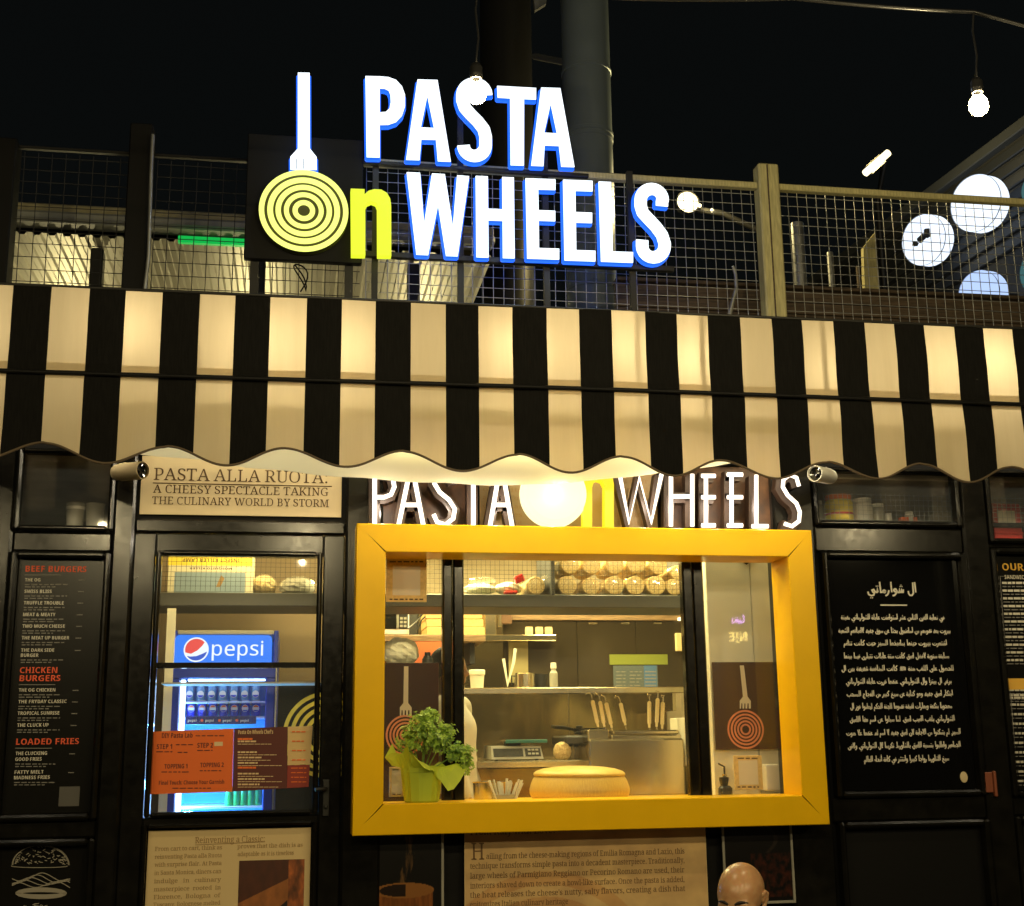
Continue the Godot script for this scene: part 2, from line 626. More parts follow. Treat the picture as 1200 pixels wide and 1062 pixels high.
	glow("halo_return", lin(0.02, 0.18, 1.0), 0.8).albedo_color = Color.BLACK  # letter sides glow blue as part of the imitated bloom
	glow("sign_yellow", lin(0.80, 0.95, 0.03), 1.0)
	glow("sign_pale", lin(0.92, 1.0, 0.20), 1.25)
	mat("sign_olive", lin(0.07, 0.075, 0.004), 0.6)
	glow("neon_warm", lin(1.0, 0.86, 0.70), 2.2)
	glow("neon_disc", lin(1.0, 0.92, 0.50), 1.35)
	glow("neon_yellow", lin(1.0, 0.72, 0.01), 1.1)
	mat("channel_brown", lin(0.030, 0.015, 0.008), 0.5)
	glow("bulb_glow", lin(1.0, 0.70, 0.36), 2.6)
	glow("lamp_glow", lin(1.0, 0.86, 0.50), 2.4)
	glow("strip_glow", lin(1.0, 0.84, 0.62), 3.0)
	glow("kitchen_glow", lin(1.0, 0.80, 0.36), 3.5)
	glow("fridge_white", Color(0.70, 0.84, 1.0), 6.0)
	glow("round_sign_glow", Color(0.88, 0.93, 1.0), 1.25)
	glow("round_sign_blue", Color(0.72, 0.82, 1.0), 1.0)
	glow("round_sign_dim", Color(0.35, 0.60, 0.62), 0.35)
	glow("green_glow", Color(0.05, 0.85, 0.35), 0.6)
	glow("screen_glow", Color(0.06, 0.85, 0.75), 0.5)
	m = mat("clear_bulb", Color(1.0, 0.95, 0.88, 0.08), 0.02)
	m.transparency = BaseMaterial3D.TRANSPARENCY_ALPHA


func lamp(parent: Node3D, at: Vector3, c: Color, energy: float, size := 0.03) -> OmniLight3D:
	var l := OmniLight3D.new()
	l.name = "light"
	l.light_color = c
	l.light_energy = energy
	l.light_size = size
	l.omni_range = 20.0
	l.omni_attenuation = 2.0
	l.shadow_enabled = true
	parent.add_child(l, true)
	l.position = at - parent.position
	return l


# ---------------------------------------------------------------- the setting
func build_ground() -> void:
	var st := T()
	quad(st, Vector3(-60, 0, -60), Vector3(60, 0, -60), Vector3(60, 0, 60), Vector3(-60, 0, 60), Vector3.UP)
	var g := obj("ground", st, M.paving)
	g.set_meta("kind", "structure")


func panel_frame(called: String, r: Rect2, zf: float, parent: Node3D, w := 0.028, m: Material = null) -> void:    # four mouldings round an opening
	if m == null:
		m = M.black_paint
	var x0 := r.position.x
	var x1 := r.end.x
	var y0 := r.position.y
	var y1 := r.end.y
	for b in [[x0 - w, y0 - w, x0, y1 + w], [x1, y0 - w, x1 + w, y1 + w], [x0 + 0.001, y1, x1 - 0.001, y1 + w], [x0 + 0.001, y0 - w, x1 - 0.001, y0]]:
		obj(called, box(Vector3(b[0], b[1], -0.01), Vector3(b[2], b[3], zf), 0.010), m, parent)


const KITCHEN_LEFT := -0.80
const KITCHEN_RIGHT := 2.535
const KITCHEN_BACK := -2.35
const FLOOR := 0.45
const CEILING := 2.98


func build_kiosk() -> void:
	var k := thing("kiosk", "black painted timber food kiosk with panelled front under the striped awning", "kiosk", Vector3(1.2, 0, 0))
	var bp: Material = M.black_paint
	# posts between the bays
	for p in [[-2.30, -2.10], [-1.42, -1.263], [-0.832, -0.737], [0.217, 0.392], [2.318, 2.532], [3.328, 3.467], [4.30, 4.50]]:
		obj("post", box(Vector3(p[0], 0.0, -0.08), Vector3(p[1], 3.62, 0.045), 0.012), bp, k)
	# rails: bay left, bay right, bottom, top
	for r in [[-1.263, -0.832, 2.541, 2.632], [-1.263, -0.832, 1.300, 1.375], [-0.737, 0.217, 2.635, 2.70], [2.532, 3.328, 2.584, 2.712], [2.532, 3.328, 1.290, 1.402], [3.467, 4.30, 2.612, 2.636], [3.467, 4.30, 1.30, 1.39],
			[-2.10, -1.42, 2.541, 2.632], [-2.10, -1.42, 1.30, 1.375], [0.392, 2.318, 1.25, 1.405], [0.392, 2.318, 2.55, 2.64]]:
		obj("rail", box(Vector3(r[0], r[2], -0.07), Vector3(r[1], r[3], 0.03), 0.010), bp, k)
	for r in [[-2.10, -1.42], [-1.263, -0.832], [-0.737, 0.217], [0.392, 2.318], [2.532, 3.328], [3.467, 4.30]]:
		obj("fascia", box(Vector3(r[0], 3.02, -0.07), Vector3(r[1], 3.60, 0.02)), M.plain_black, k)
		obj("plinth", box(Vector3(r[0], 0.0, -0.07), Vector3(r[1], 0.40, 0.025), 0.008), bp, k)
	# solid infill panels
	for r in [[-2.10, -1.42, 1.375, 2.541], [-2.10, -1.42, 2.632, 3.02], [-2.10, -1.42, 0.40, 1.30], [-1.263, -0.832, 1.375, 2.541], [-1.263, -0.832, 0.40, 1.30], [0.392, 2.318, 0.40, 1.25], [0.392, 2.318, 2.64, 3.02],
			[2.532, 3.328, 1.402, 2.584], [2.532, 3.328, 0.40, 1.29], [3.467, 4.30, 1.39, 2.612], [3.467, 4.30, 0.40, 1.30], [-0.737, 0.217, 2.70, 3.02]]:
		obj("panel", box(Vector3(r[0], r[2], -0.05), Vector3(r[1], r[3], -0.012)), M.plain_black, k)
	# mouldings round the bays
	for r in [Rect2(-1.235, 1.403, 0.375, 1.110), Rect2(-1.235, 0.50, 0.375, 0.772), Rect2(2.588, 1.430, 0.712, 1.126), Rect2(2.588, 0.52, 0.712, 0.742), Rect2(3.495, 1.418, 0.777, 1.166), Rect2(3.495, 0.52, 0.777, 0.752), Rect2(-2.07, 1.403, 0.62, 1.11)]:
		panel_frame("moulding", r, 0.058, k)
	# transom windows
	for r in [Rect2(-1.240, 2.660, 0.385, 0.33), Rect2(2.560, 2.740, 0.740, 0.25), Rect2(3.495, 2.664, 0.777, 0.33)]:
		panel_frame("transom_moulding", r, 0.055, k, 0.024)
		var w := obj("transom_window", T_sheet(r.grow(0.006), -0.004), M.glass, k)
		mark(w, "dark transom pane above a panelled bay")
	# floor, ceiling, walls behind
	obj("floor", box(Vector3(-2.30, 0.30, KITCHEN_BACK), Vector3(4.50, FLOOR, -0.08)), M.grey_shelf, k)
	obj("ceiling", box(Vector3(-2.30, CEILING, KITCHEN_BACK), Vector3(4.50, CEILING + 0.05, -0.08)), M.cream_wall, k)
	obj("roof", box(Vector3(-2.40, 3.62, KITCHEN_BACK - 0.15), Vector3(4.60, 3.70, 0.05), 0.01), M.dark_metal, k)
	obj("back_wall", box(Vector3(-2.30, 0.0, KITCHEN_BACK - 0.1), Vector3(4.50, 3.62, KITCHEN_BACK)), M.cream_wall, k)
	obj("side_wall", box(Vector3(-2.30, 0.0, KITCHEN_BACK), Vector3(-2.22, 3.62, -0.08)), M.dark_wall, k)
	obj("side_wall", box(Vector3(4.42, 0.0, KITCHEN_BACK), Vector3(4.50, 3.62, -0.08)), M.dark_wall, k)
	obj("partition", box(Vector3(KITCHEN_LEFT - 0.04, FLOOR, KITCHEN_BACK), Vector3(KITCHEN_LEFT, CEILING, -0.08)), M.cream_wall, k)
	obj("partition", box(Vector3(KITCHEN_RIGHT, FLOOR, KITCHEN_BACK), Vector3(KITCHEN_RIGHT + 0.04, CEILING, -0.08)), M.cream_wall, k)
	obj("inner_wall", box(Vector3(KITCHEN_LEFT, FLOOR, -1.32), Vector3(0.36, CEILING, -1.28)), mat("brown_wall", lin(0.24, 0.175, 0.10), 0.7), k)
	# steel sheets on the kitchen's back wall, edge to edge
	var x := 0.45
	for w in [0.62, 0.70, 0.66]:
		obj("wall_sheet", box(Vector3(x, 0.9, KITCHEN_BACK), Vector3(x + w - 0.004, 2.62, KITCHEN_BACK + 0.012), 0.002), M.wall_steel, k)
		x += w
	# the serving window: two mullions, sill, head and three panes
	for p in [[519.0, 545.0], [805.5, 832.0]]:
		var l := P(p[0], 800, 0.0).x
		var r := P(p[1], 800, 0.0).x
		obj("mullion", box(Vector3(l, 1.405, -0.075), Vector3(l + (r - l) * 0.46, 2.55, -0.01), 0.008), bp, k)
		obj("mullion", box(Vector3(l + (r - l) * 0.50, 1.405, -0.10), Vector3(r, 2.55, -0.03), 0.008), bp, k)
	var m1 := P(519.0, 800, 0.0).x
	var m2 := P(545.0, 800, 0.0).x
	var m3 := P(805.5, 800, 0.0).x
	var m4 := P(832.0, 800, 0.0).x
	obj("window_pane", T_sheet(Rect2(0.392, 1.405, m1 - 0.392, 1.145), -0.045), M.glass, k)
	obj("window_pane", T_sheet(Rect2(m2, 1.405, m3 - m2, 1.145), -0.06), M.glass, k)
	obj("window_pane", T_sheet(Rect2(m4, 1.405, 2.318 - m4, 1.145), -0.045), M.glass, k)
	# the glazed door of the next bay
	var d := obj("door", door_leaf(), bp, k)
	mark(d, "black half glazed door with a printed menu sticker")
	obj("door_pane", T_sheet(Rect2(-0.614, 1.398, 0.708, 1.136), -0.02), M.glass, d)
	obj("glazing_bar", box(Vector3(-0.614, 2.024, -0.03), Vector3(0.094, 2.049, 0.012), 0.003), bp, d)
	panel_frame("door_moulding", Rect2(-0.610, 1.402, 0.70, 1.128), 0.052, d, 0.024)
	panel_frame("door_moulding", Rect2(-0.618, 0.52, 0.712, 0.815), 0.052, d, 0.020)
	var handle := T()
	bx(handle, Vector3(0.135, 1.37, 0.035), Vector3(0.165, 1.53, 0.044), 0.003)
	tube(handle, [Vector3(0.150, 1.49, 0.044), Vector3(0.150, 1.49, 0.085), Vector3(0.100, 1.487, 0.092)], 0.008)
	ball(handle, Vector3(0.150, 1.41, 0.046), Vector3(0.010, 0.010, 0.006), 10, 6)
	obj("door_handle", handle, M.dark_metal, d)
	# lock of the right-hand bay and a small strike plate
	var lock := T()
	var lr := RECT(1152, 905, 1166, 929, 0.045)
	bx(lock, Vector3(lr.position.x, lr.position.y, 0.045), Vector3(lr.end.x - 0.016, lr.end.y, 0.058), 0.003)
	bx(lock, Vector3(lr.end.x - 0.014, lr.position.y - 0.02, 0.045), Vector3(lr.end.x, lr.end.y + 0.005, 0.068), 0.004)
	obj("lock", lock, mat("rusty_lock", lin(0.22, 0.06, 0.025), 0.5), k)


func T_sheet(r: Rect2, z: float) -> SurfaceTool:
	var st := T()
	sheet(st, r, z)
	return st


func door_leaf() -> SurfaceTool:
	var st := T()
	for b in [[-0.735, 0.42, -0.638, 2.632], [0.118, 0.42, 0.215, 2.632], [-0.638, 2.535, 0.118, 2.632], [-0.638, 1.336, 0.118, 1.378], [-0.638, 0.42, 0.118, 0.50]]:
		bx(st, Vector3(b[0], b[1], -0.05), Vector3(b[2], b[3], 0.034), 0.006)
	bx(st, Vector3(-0.638, 0.50, -0.03), Vector3(0.118, 1.336, -0.002))
	return st


func build_back_street() -> void:
	# a lit market canopy behind the kiosk: beam, gutter, corrugated soffit running back, posts
	var zf := -1.6
	var yc := P(150, 277, zf).y
	var c := thing("market_canopy", "lit corrugated metal canopy behind the wire fence, beside the round ducts", "canopy", Vector3(-0.5, yc, zf - 1.0))
	var xl := -4.6
	var xr := P(560, 320, zf).x + 0.1
	var st := T()
	var n := 66
	var depth := 7.0
	for i in n:
		var a := xl + (xr - xl) * i / n
		var b := xl + (xr - xl) * (i + 1) / n
		var w := b - a
		var prof := [[0.0, 0.0], [0.34, 0.0], [0.46, 0.016], [0.84, 0.016], [1.0, 0.0]]
		for q in 4:
			quad(st, Vector3(a + w * prof[q][0], yc + prof[q][1], zf - 0.05), Vector3(a + w * prof[q + 1][0], yc + prof[q + 1][1], zf - 0.05), Vector3(a + w * prof[q + 1][0], yc + prof[q + 1][1] , zf - depth), Vector3(a + w * prof[q][0], yc + prof[q][1], zf - depth), Vector3.DOWN)
	obj("corrugated_soffit", st, M.corrugated, c)
	obj("gutter", box(Vector3(xl, P(150, 271, zf).y, zf - 0.05), Vector3(xr, P(150, 258, zf).y, zf + 0.10), 0.02), mat("gutter_grey", lin(0.28, 0.29, 0.24), 0.5), c)
	obj("edge_beam", box(Vector3(xl, P(150, 258, zf).y + 0.004, zf - 0.08), Vector3(xr, P(150, 246, zf).y, zf + 0.04), 0.01), mat("beam_olive", lin(0.30, 0.27, 0.14), 0.55), c)
	obj("roof_sheet", box(Vector3(xl, yc + 0.12, zf - depth), Vector3(xr, yc + 0.16, zf - 0.09)), M.dark_metal, c)
	for p in [[105.0, 120.0], [297.0, 311.0], [478.0, 492.0]]:
		obj("canopy_post", box(Vector3(P(p[0], 310, zf - 0.2).x, 0, zf - 0.3), Vector3(P(p[1], 310, zf - 0.2).x, yc - 0.005, zf - 0.2), 0.01), M.dark_metal, c)
	obj("rear_wall", box(Vector3(xl, 0, zf - depth - 0.1), Vector3(xr, yc + 0.1, zf - depth)), mat("market_wall", lin(0.45, 0.40, 0.28), 0.7), c)
	var green := RECT(186, 277, 288, 284, zf + 0.02)
	obj("green_strip_light", box(Vector3(green.position.x + 0.12, yc - 0.055, zf + 0.05), Vector3(green.end.x, yc - 0.012, zf + 0.09), 0.004), M.green_glow, c)
	# lamps hanging under the canopy, hidden by the awning from the street
	for q in [[-3.4, -4.2], [-1.9, -4.4], [-0.4, -4.2], [1.0, -4.4]]:
		var l := thing("market_lamp", "tube lamp hanging under the corrugated market canopy", "lamp", Vector3(q[0], yc - 0.75, q[1]), "tube lamps under the market canopy")
		obj("lamp_tube", box(Vector3(q[0] - 0.5, yc - 0.78, q[1] - 0.04), Vector3(q[0] + 0.5, yc - 0.72, q[1] + 0.04), 0.01), M.lamp_glow, l)
		obj("hanger", box(Vector3(q[0] - 0.006, yc - 0.72, q[1] - 0.006), Vector3(q[0] + 0.006, yc, q[1] + 0.006)), M.dark_metal, l)
		lamp(l, Vector3(q[0], yc - 0.84, q[1]), Color(1.0, 0.93, 0.68), 0.85, 0.05)

	# round ducts rising behind the sign
	duct("round_duct", "wide dark round duct rising behind the sign, left of the banded duct", 596.0, 31.0, -2.6, [], M.dark_metal)
	duct("round_duct", "galvanised round duct with joint bands rising behind the lit sign", 693.5, 28.5, -1.5, [72.0, 147.0, 153.0, 330.0], M.duct_metal)
	var br := T()
	tube(br, [P(626, 66, -2.2), P(668, 74, -1.6)], 0.022)
	tag(obj("duct_bracket", br, M.galvanised), "thin metal strut bracing the two round ducts", "bracket")
	var fl := T()
	var f0 := P(628, 0, -2.2)
	slab(fl, W([[624, -14], [643, -14], [640, 4], [627, 12]], -2.2), -2.24, -2.2)
	tag(obj("duct_flange", fl, M.galvanised), "small pale sheet metal flap beside the duct, high up", "flap")

	# low parapet behind the fence
	var par := thing("parapet", "brown timber parapet behind the wire fence, right of the duct", "parapet", Vector3(3.0, 3.7, -0.6))
	for q in [[335.0, 348.0], [349.0, 362.0], [363.0, 376.0]]:
		var y1 := P(810, q[0], -0.6).y
		var y0 := P(810, q[1], -0.6).y
		obj("parapet_board", box(Vector3(P(722, 350, -0.6).x, y0, -0.65), Vector3(5.4, y1, -0.6), 0.004), M.brown_timber, par)
	obj("parapet_cap", box(Vector3(P(722, 350, -0.6).x, P(810, 334, -0.6).y, -0.68), Vector3(5.4, P(810, 330, -0.6).y, -0.57), 0.004), M.brown_timber, par)

	# pale window and curtain reflections behind the fence, built as posts and a board
	for q in [[927.0, 941.0, 262.0, -1.4, "galvanised", "thick pale window reflection built as a post behind the wire fence"], [969.0, 976.0, 296.0, -1.6, "galvanised", "thin pale window reflection built as a post, left of the slanted one"], [1003.0, 1008.0, 312.0, -1.8, "brown_timber", "short brown reflection built as a stake behind the wire fence"]]:
		var tp := T()
		var a := P((q[0] + q[1]) / 2, q[2], q[3])
		var rr: float = (P(q[1], q[2], q[3]).x - P(q[0], q[2], q[3]).x) / 2
		tube(tp, [Vector3(a.x, 3.70, a.z), a], rr, 14)
		tag(obj("reflection_post", tp, M[q[4]]), q[5], "pipe")
	var sb := T()
	slab(sb, W([[1012, 290], [1026, 272], [1032, 352], [1014, 352]], -1.7), -1.74, -1.7)  # slanted pale reflection, laid in as a thin slab
	tag(obj("reflection_board", sb, M.post_paint), "pale slanted reflection built as a narrow board behind the wire fence", "board")
	var hook := T()
	tube(hook, [P(854, 374, -0.45), P(858, 356, -0.45), P(863, 338, -0.45), P(862, 322, -0.45), P(859, 312, -0.45)], [0.014, 0.013, 0.012, 0.010, 0.008])
	tag(obj("bent_rod", hook, M.galvanised), "bent metal rod sticking up behind the wire fence", "rod")

	# floodlight with a bright lens, on an arm
	var fz := -2.2
	var a := P(806, 237, fz)
	var f := thing("floodlight", "small warm floodlight glaring through the wire fence beside the letter S", "lamp", a)
	var fb := T()
	lathe(fb, a + Vector3(0, 0, -0.10), [[0.05, 0.0], [0.085, 0.06], [0.088, 0.10]], 20, Basis(Vector3.RIGHT, PI / 2))
	obj("housing", fb, M.dark_metal, f)
	var fg := T()
	lathe(fg, a + Vector3(0, 0, 0.002), [[0.078, 0.0], [0.05, 0.012], [0.0, 0.018]], 20, Basis(Vector3.RIGHT, PI / 2))
	obj("lens", fg, M.lamp_glow, f)
	var arm := T()
	tube(arm, [a + Vector3(0.03, -0.02, -0.06), P(846, 250, fz - 0.05), P(902, 276, fz - 0.1)], 0.022, 10)
	tube(arm, [P(902, 276, fz - 0.1), Vector3(P(902, 320, fz - 0.1).x, 3.7, fz - 0.1)], 0.022, 10)
	obj("arm", arm, M.dark_metal, f)
	for q in [[820.0, 241.0], [834.5, 246.5]]:
		var s := T()
		ball(s, P(q[0], q[1], fz + 0.02), Vector3(0.014, 0.014, 0.014), 10, 8)
		obj("indicator_light", s, M.lamp_glow, f)
	lamp(f, a + Vector3(0, 0, 0.16), Color(1.0, 0.90, 0.62), 1.6, 0.05)

	# street lamp head, tilted, on a dark pole
	var lz := -5.0
	var h0 := P(1014, 203, lz)
	var h1 := P(1041, 179, lz)
	var h := thing("street_lamp", "tilted long LED street lamp glowing above the fence rail", "lamp", Vector3((h0.x + h1.x) / 2, 0, lz))
	var hd := T()
	var along := (h1 - h0).normalized()
	var hb := Basis(along, along.cross(Vector3(0.25, 0.25, -1)).normalized(), Vector3.ZERO)
	hb.z = hb.x.cross(hb.y).normalized()
	var ht := Transform3D(hb, (h0 + h1) / 2)
	bx(hd, Vector3(-0.115, -0.05, -0.07), Vector3(0.125, 0.05, -0.004), 0.02, ht)
	obj("lamp_head", hd, M.grey_plastic, h)
	var hl := T()
	tube(hl, [h0, h1], 0.036, 14)
	obj("lamp_tube", hl, M.lamp_glow, h)
	var hp := T()
	tube(hp, [Vector3(h1.x + 0.55, 0, lz - 1.4), Vector3(h1.x + 0.55, h1.y + 0.1, lz - 1.4), h1 + Vector3(0.0, 0.0, -0.07)], 0.03, 10)
	obj("pole", hp, M.plain_black, h)
	lamp(h, (h0 + h1) / 2 + Vector3(0, -0.05, 0.15), Color(1.0, 0.90, 0.62), 0.7, 0.06)

	build_round_sign_building()
	# tall unlit block far behind
	tag(obj("far_block", box(Vector3(-30, 0, -34), Vector3(34, 9.0, -26)), M.dark_wall), "dark unlit building far behind the rooftops", "building")


func duct(called: String, label: String, cx: float, half: float, z: float, bands: Array, m: Material) -> void:
	var foot := P(cx, 330, z)
	var r: float = P(cx + half, 330, z).x - foot.x
	var d := thing(called, label, "duct", Vector3(foot.x, 3.7, z))
	var top := 9.5
	var st := T()
	lathe(st, Vector3(foot.x, 0, z), [[r, 3.70 if z > -2.4 else 0.0], [r, top]], 36)
	obj("duct_shell", st, m, d)
	for b in bands:
		var y := P(cx, b, z + r).y
		var s := T()
		lathe(s, Vector3(foot.x, y, z), [[r + 0.001, -0.014], [r + 0.007, -0.010], [r + 0.007, 0.010], [r + 0.001, 0.014]], 36)
		obj("joint_band", s, m, d)


func build_round_sign_building() -> void:
	# a dark clad building on the right that runs back, with round light boxes on its side
	var z0 := -4.4
	var a := P(1200, 145, z0)                       # a point of its roof edge
	var c := Vector3((225.0 - 600.0) / LENS, -(868.0 - 531.0) / LENS, -1.0)
	var run := Vector3(right_seen.dot(c), 0.0, out_seen.dot(c)).normalized()
	var b := thing("clad_building", "dark metal clad building with round light box signs on its side", "building", Vector3(a.x, 0, z0))
	var out := Vector3(run.z, 0, -run.x)
	if out.x > 0:
		out = -out
	var near := a - run * 4.0
	var far := a + run * 6.5
	var st := T()
	var back := -out * 3.0
	for q in [[near, far, out], [near + back, near, -run], [far, far + back, run], [near + back, far + back, -out]]:
		quad(st, Vector3(q[0].x, 0, q[0].z), Vector3(q[1].x, 0, q[1].z), Vector3(q[1].x, a.y, q[1].z), Vector3(q[0].x, a.y, q[0].z), q[2])
	quad(st, Vector3(near.x, a.y, near.z), Vector3(far.x, a.y, far.z), far + back, near + back, Vector3.UP)
	obj("wall", st, M.dark_wall, b)
	var basis := Basis(run, Vector3.UP, run.cross(Vector3.UP))
	var side: float = 1.0 if (basis.z).dot(out) > 0 else -1.0
	var at := func(s: float, y: float, o: float) -> Vector3: return a + run * s + Vector3(0, y - a.y, 0) + out * o
	var plank := func(s0: float, s1: float, y0: float, y1: float, o: float, bev: float) -> SurfaceTool:
		var t := T()
		bx(t, Vector3(s0, y0 - a.y, -0.01 * side), Vector3(s1, y1 - a.y, o * side), bev, Transform3D(basis, a))
		return t
	obj("roof_edge", plank.call(-4.0, 6.5, a.y - 0.10, a.y + 0.02, 0.09, 0.01), mat("roof_trim", lin(0.05, 0.055, 0.055), 0.6), b)
	for i in 7:
		var y := a.y - 0.26 - i * 0.15
		obj("cladding_board", plank.call(-4.0, 6.5, y, y + 0.11, 0.035, 0.01), M.cladding, b)
	obj("ledge", plank.call(-4.0, 6.5, a.y - 2.02, a.y - 1.86, 0.28, 0.01), M.cladding, b)
	obj("lower_ledge", plank.call(-4.0, 6.5, a.y - 3.75, a.y - 3.62, 0.16, 0.01), M.cladding, b)
	# the round light boxes: drums with a bright face turned to the street
	var drums := [[1143.0, 238.0, 33.0, 38.0, "round_sign_glow", "large bright round light box crossed by the fence rail"],
		[1082.0, 281.0, 26.0, 34.0, "round_sign_glow", "bright round light box with dark lettering, lower left of the pair"],
		[1147.0, 344.0, 21.0, 31.0, "round_sign_blue", "pale blue oval light box low behind the fence"],
		[1087.0, 358.0, 12.0, 11.0, "round_sign_blue", "small pale blue light box peeping over the parapet"],
		[1216.0, 222.0, 14.0, 24.0, "round_sign_dim", "dim unlit round light box at the near end of the clad wall"],
		[1222.0, 318.0, 16.0, 34.0, "round_sign_dim", "dim teal round light box on the clad wall, near end"]]
	for q in drums:
		var c2 := Vector3((q[0] - 600.0) / LENS, -(q[1] - 531.0) / LENS, -1.0)
		var dir := Vector3(right_seen.dot(c2), up_seen.dot(c2), out_seen.dot(c2))
		var t: float = (a - EYE).dot(out) / dir.dot(out)
		t *= 0.94
		var p := EYE + dir * t
		var d := thing("round_light_box", q[5], "sign", p, "round light box signs on the clad building")
		var size: float = q[3] / LENS * t * 0.88
		var face := (out * 0.93 - run * 0.36 + Vector3(0, -0.12, 0)).normalized()
		var fb := Basis(face.cross(Vector3.UP).normalized(), Vector3.ZERO, Vector3.ZERO)
		fb.y = face
		fb.z = fb.x.cross(fb.y).normalized()
		var s := T()
		lathe(s, p, [[size * 0.97, -0.16], [size, -0.14], [size, -0.012], [size * 0.98, 0.0]], 40, fb)
		obj("drum", s, M[q[4]], d)
		var s2 := T()
		lathe(s2, p, [[size * 0.98, 0.0], [size * 0.96, 0.006], [0.0, 0.006]], 40, fb)
		obj("face", s2, M[q[4]], d)
		var s3 := T()
		lathe(s3, p, [[size * 1.004, -0.012], [size * 1.012, -0.006], [size * 1.004, 0.002]], 40, fb)
		obj("rim", s3, mat("rim_grey", lin(0.25, 0.27, 0.3), 0.5) if not M.has("rim_grey") else M.rim_grey, d)
		var arm := T()
		tube(arm, [p - face * 0.15, p - face * 0.3 - out * 1.1], 0.03)
		obj("arm", arm, M.dark_metal, d)
		if q[0] == 1082.0:
			var ink := T()
			var fx := fb.x if fb.x.dot(Vector3.RIGHT) > 0 else -fb.x
			for seg in [[[-0.42, -0.12], [-0.36, 0.02], [-0.34, -0.14], [-0.24, -0.02]], [[-0.16, 0.00], [0.12, 0.12]], [[0.24, 0.06], [0.26, 0.34]], [[0.20, 0.10], [0.36, 0.12]]]:
				for i in seg.size() - 1:
					var u0: Vector3 = p + face * 0.012 + fx * (seg[i][0] * size) + fb.z.abs() * 0.0 + Vector3.UP * (seg[i][1] * size)
					var u1: Vector3 = p + face * 0.012 + fx * (seg[i + 1][0] * size) + Vector3.UP * (seg[i + 1][1] * size)
					tube(ink, [u0, u1], 0.02 if seg.size() != 2 or i > 0 else 0.035, 6)
			obj("lettering", ink, M.plain_black, d)
		if q[4] == "round_sign_glow":
			lamp(d, p + face * 0.35, Color(0.88, 0.94, 1.0), 0.05, 0.2)


func wire_panel(st: SurfaceTool, x0: float, x1: float, y0: float, y1: float, z: float, step: float, r := 0.0022) -> void:
	var nx := int((x1 - x0) / step)
	for i in nx + 1:
		var x := x0 + step * i
		var w := sin(x * 3.1) * 0.003
		tube(st, [Vector3(x + w, y0, z), Vector3(x + w * 0.3, (y0 + y1) / 2, z + w), Vector3(x - w, y1, z)], r, 5, false)
	var ny := int((y1 - y0) / step)
	for j in ny + 1:
		var y := y0 + step * j
		var pts := []
		for k in 9:
			var x := lerpf(x0, x1, k / 8.0)
			pts.append(Vector3(x, y + sin(x * 2.3 + j * 1.7) * 0.0025, z + 2.0 * r))
		tube(st, pts, r, 5, false)


func build_roof_fence() -> void:
	var z := -0.25
	mat("shaded_wire", lin(0.008, 0.008, 0.008), 0.6)  # left wires blackened to look unlit against the bright canopy
	var f := thing("roof_fence", "welded wire fence with steel posts along the kiosk roof", "fence", Vector3(1.2, 3.70, z))
	# posts
	var dark := [[P(3, 250, z).x - 0.10, P(17, 250, z).x, P(8, 168, z).y], [P(149, 250, z).x, P(176, 250, z).x, P(162, 151, z).y]]
	for p in dark:
		obj("dark_post", box(Vector3(p[0], 3.70, z - 0.06), Vector3(p[1], p[2], z + 0.07), 0.006), M.plain_black, f)
	var gp := T()
	tube(gp, [Vector3(P(170, 345, z).x, 3.70, z + 0.10), P(174, 300, z + 0.10), P(177, 200, z + 0.10), P(179, 158, z + 0.10)], 0.010, 8)
	obj("thin_pipe", gp, M.galvanised, f)
	var yl := P(890, 300, z).x
	var yr := P(914, 300, z).x
	var ytop := P(903, 197, z).y
	var yp := obj("pale_post", box(Vector3(yl, 3.70, z - 0.03), Vector3(yr, ytop, z + 0.06), 0.008), M.post_paint, f)
	mark(yp, "pale yellow steel post")
	obj("post_groove", box(Vector3(yl + 0.046, 3.70, z + 0.0585), Vector3(yl + 0.054, ytop - 0.01, z + 0.0625)), M.brown_timber, yp)
	obj("corner_post", box(Vector3(4.6, 3.70, z - 0.03), Vector3(4.7, ytop, z + 0.06), 0.008), M.post_paint, f)
	# rails
	var ry := P(800, 211, z).y
	for q in [[P(425, 250, z).x, yl], [yr, 4.6]]:
		obj("top_rail", box(Vector3(q[0], ry - 0.036, z - 0.01), Vector3(q[1], ry, z + 0.035), 0.005), M.post_paint, f)
	var ly := P(80, 175, z).y
	for q in [[-1.75, dark[1][0]], [dark[1][1], P(425, 250, z).x]]:
		obj("top_rail", box(Vector3(q[0], ly - 0.016, z - 0.01), Vector3(q[1], ly, z + 0.02), 0.004), M.dark_metal, f)
	# mesh, thin wires joined into one part for each bay
	for q in [[-1.75, dark[1][0], ly, 0.066], [dark[1][1], P(425, 250, z).x, ly, 0.066], [P(425, 250, z).x, yl, ry, 0.0555], [yr, 4.6, ry, 0.0555]]:
		var st := T()
		wire_panel(st, q[0] + 0.02, q[1] - 0.01, 3.72, q[2] - 0.02, z - 0.02, q[3])
		var o := obj("wire_mesh", st, M.galvanised if q[3] < 0.06 else M.shaded_wire, f)
		o.set_meta("kind", "stuff")
	# a loose loop of cable under the disc
	var w := T()
	var loop := []
	for i in 26:
		var t := i / 25.0
		var p := P(352 + 9.0 * sin(t * 11.0) * (1.0 - t * 0.3), 342 - 32.0 * absf(sin(t * 4.6)), -0.16)
		loop.append(p)
	tube(w, loop, 0.004, 6)
	tag(obj("loose_cable", w, M.plain_black), "tangled loop of thin black cable under the spiral disc", "cable")


# ---------------------------------------------------------------- awning, surround, signs
const AWNING := 0.60


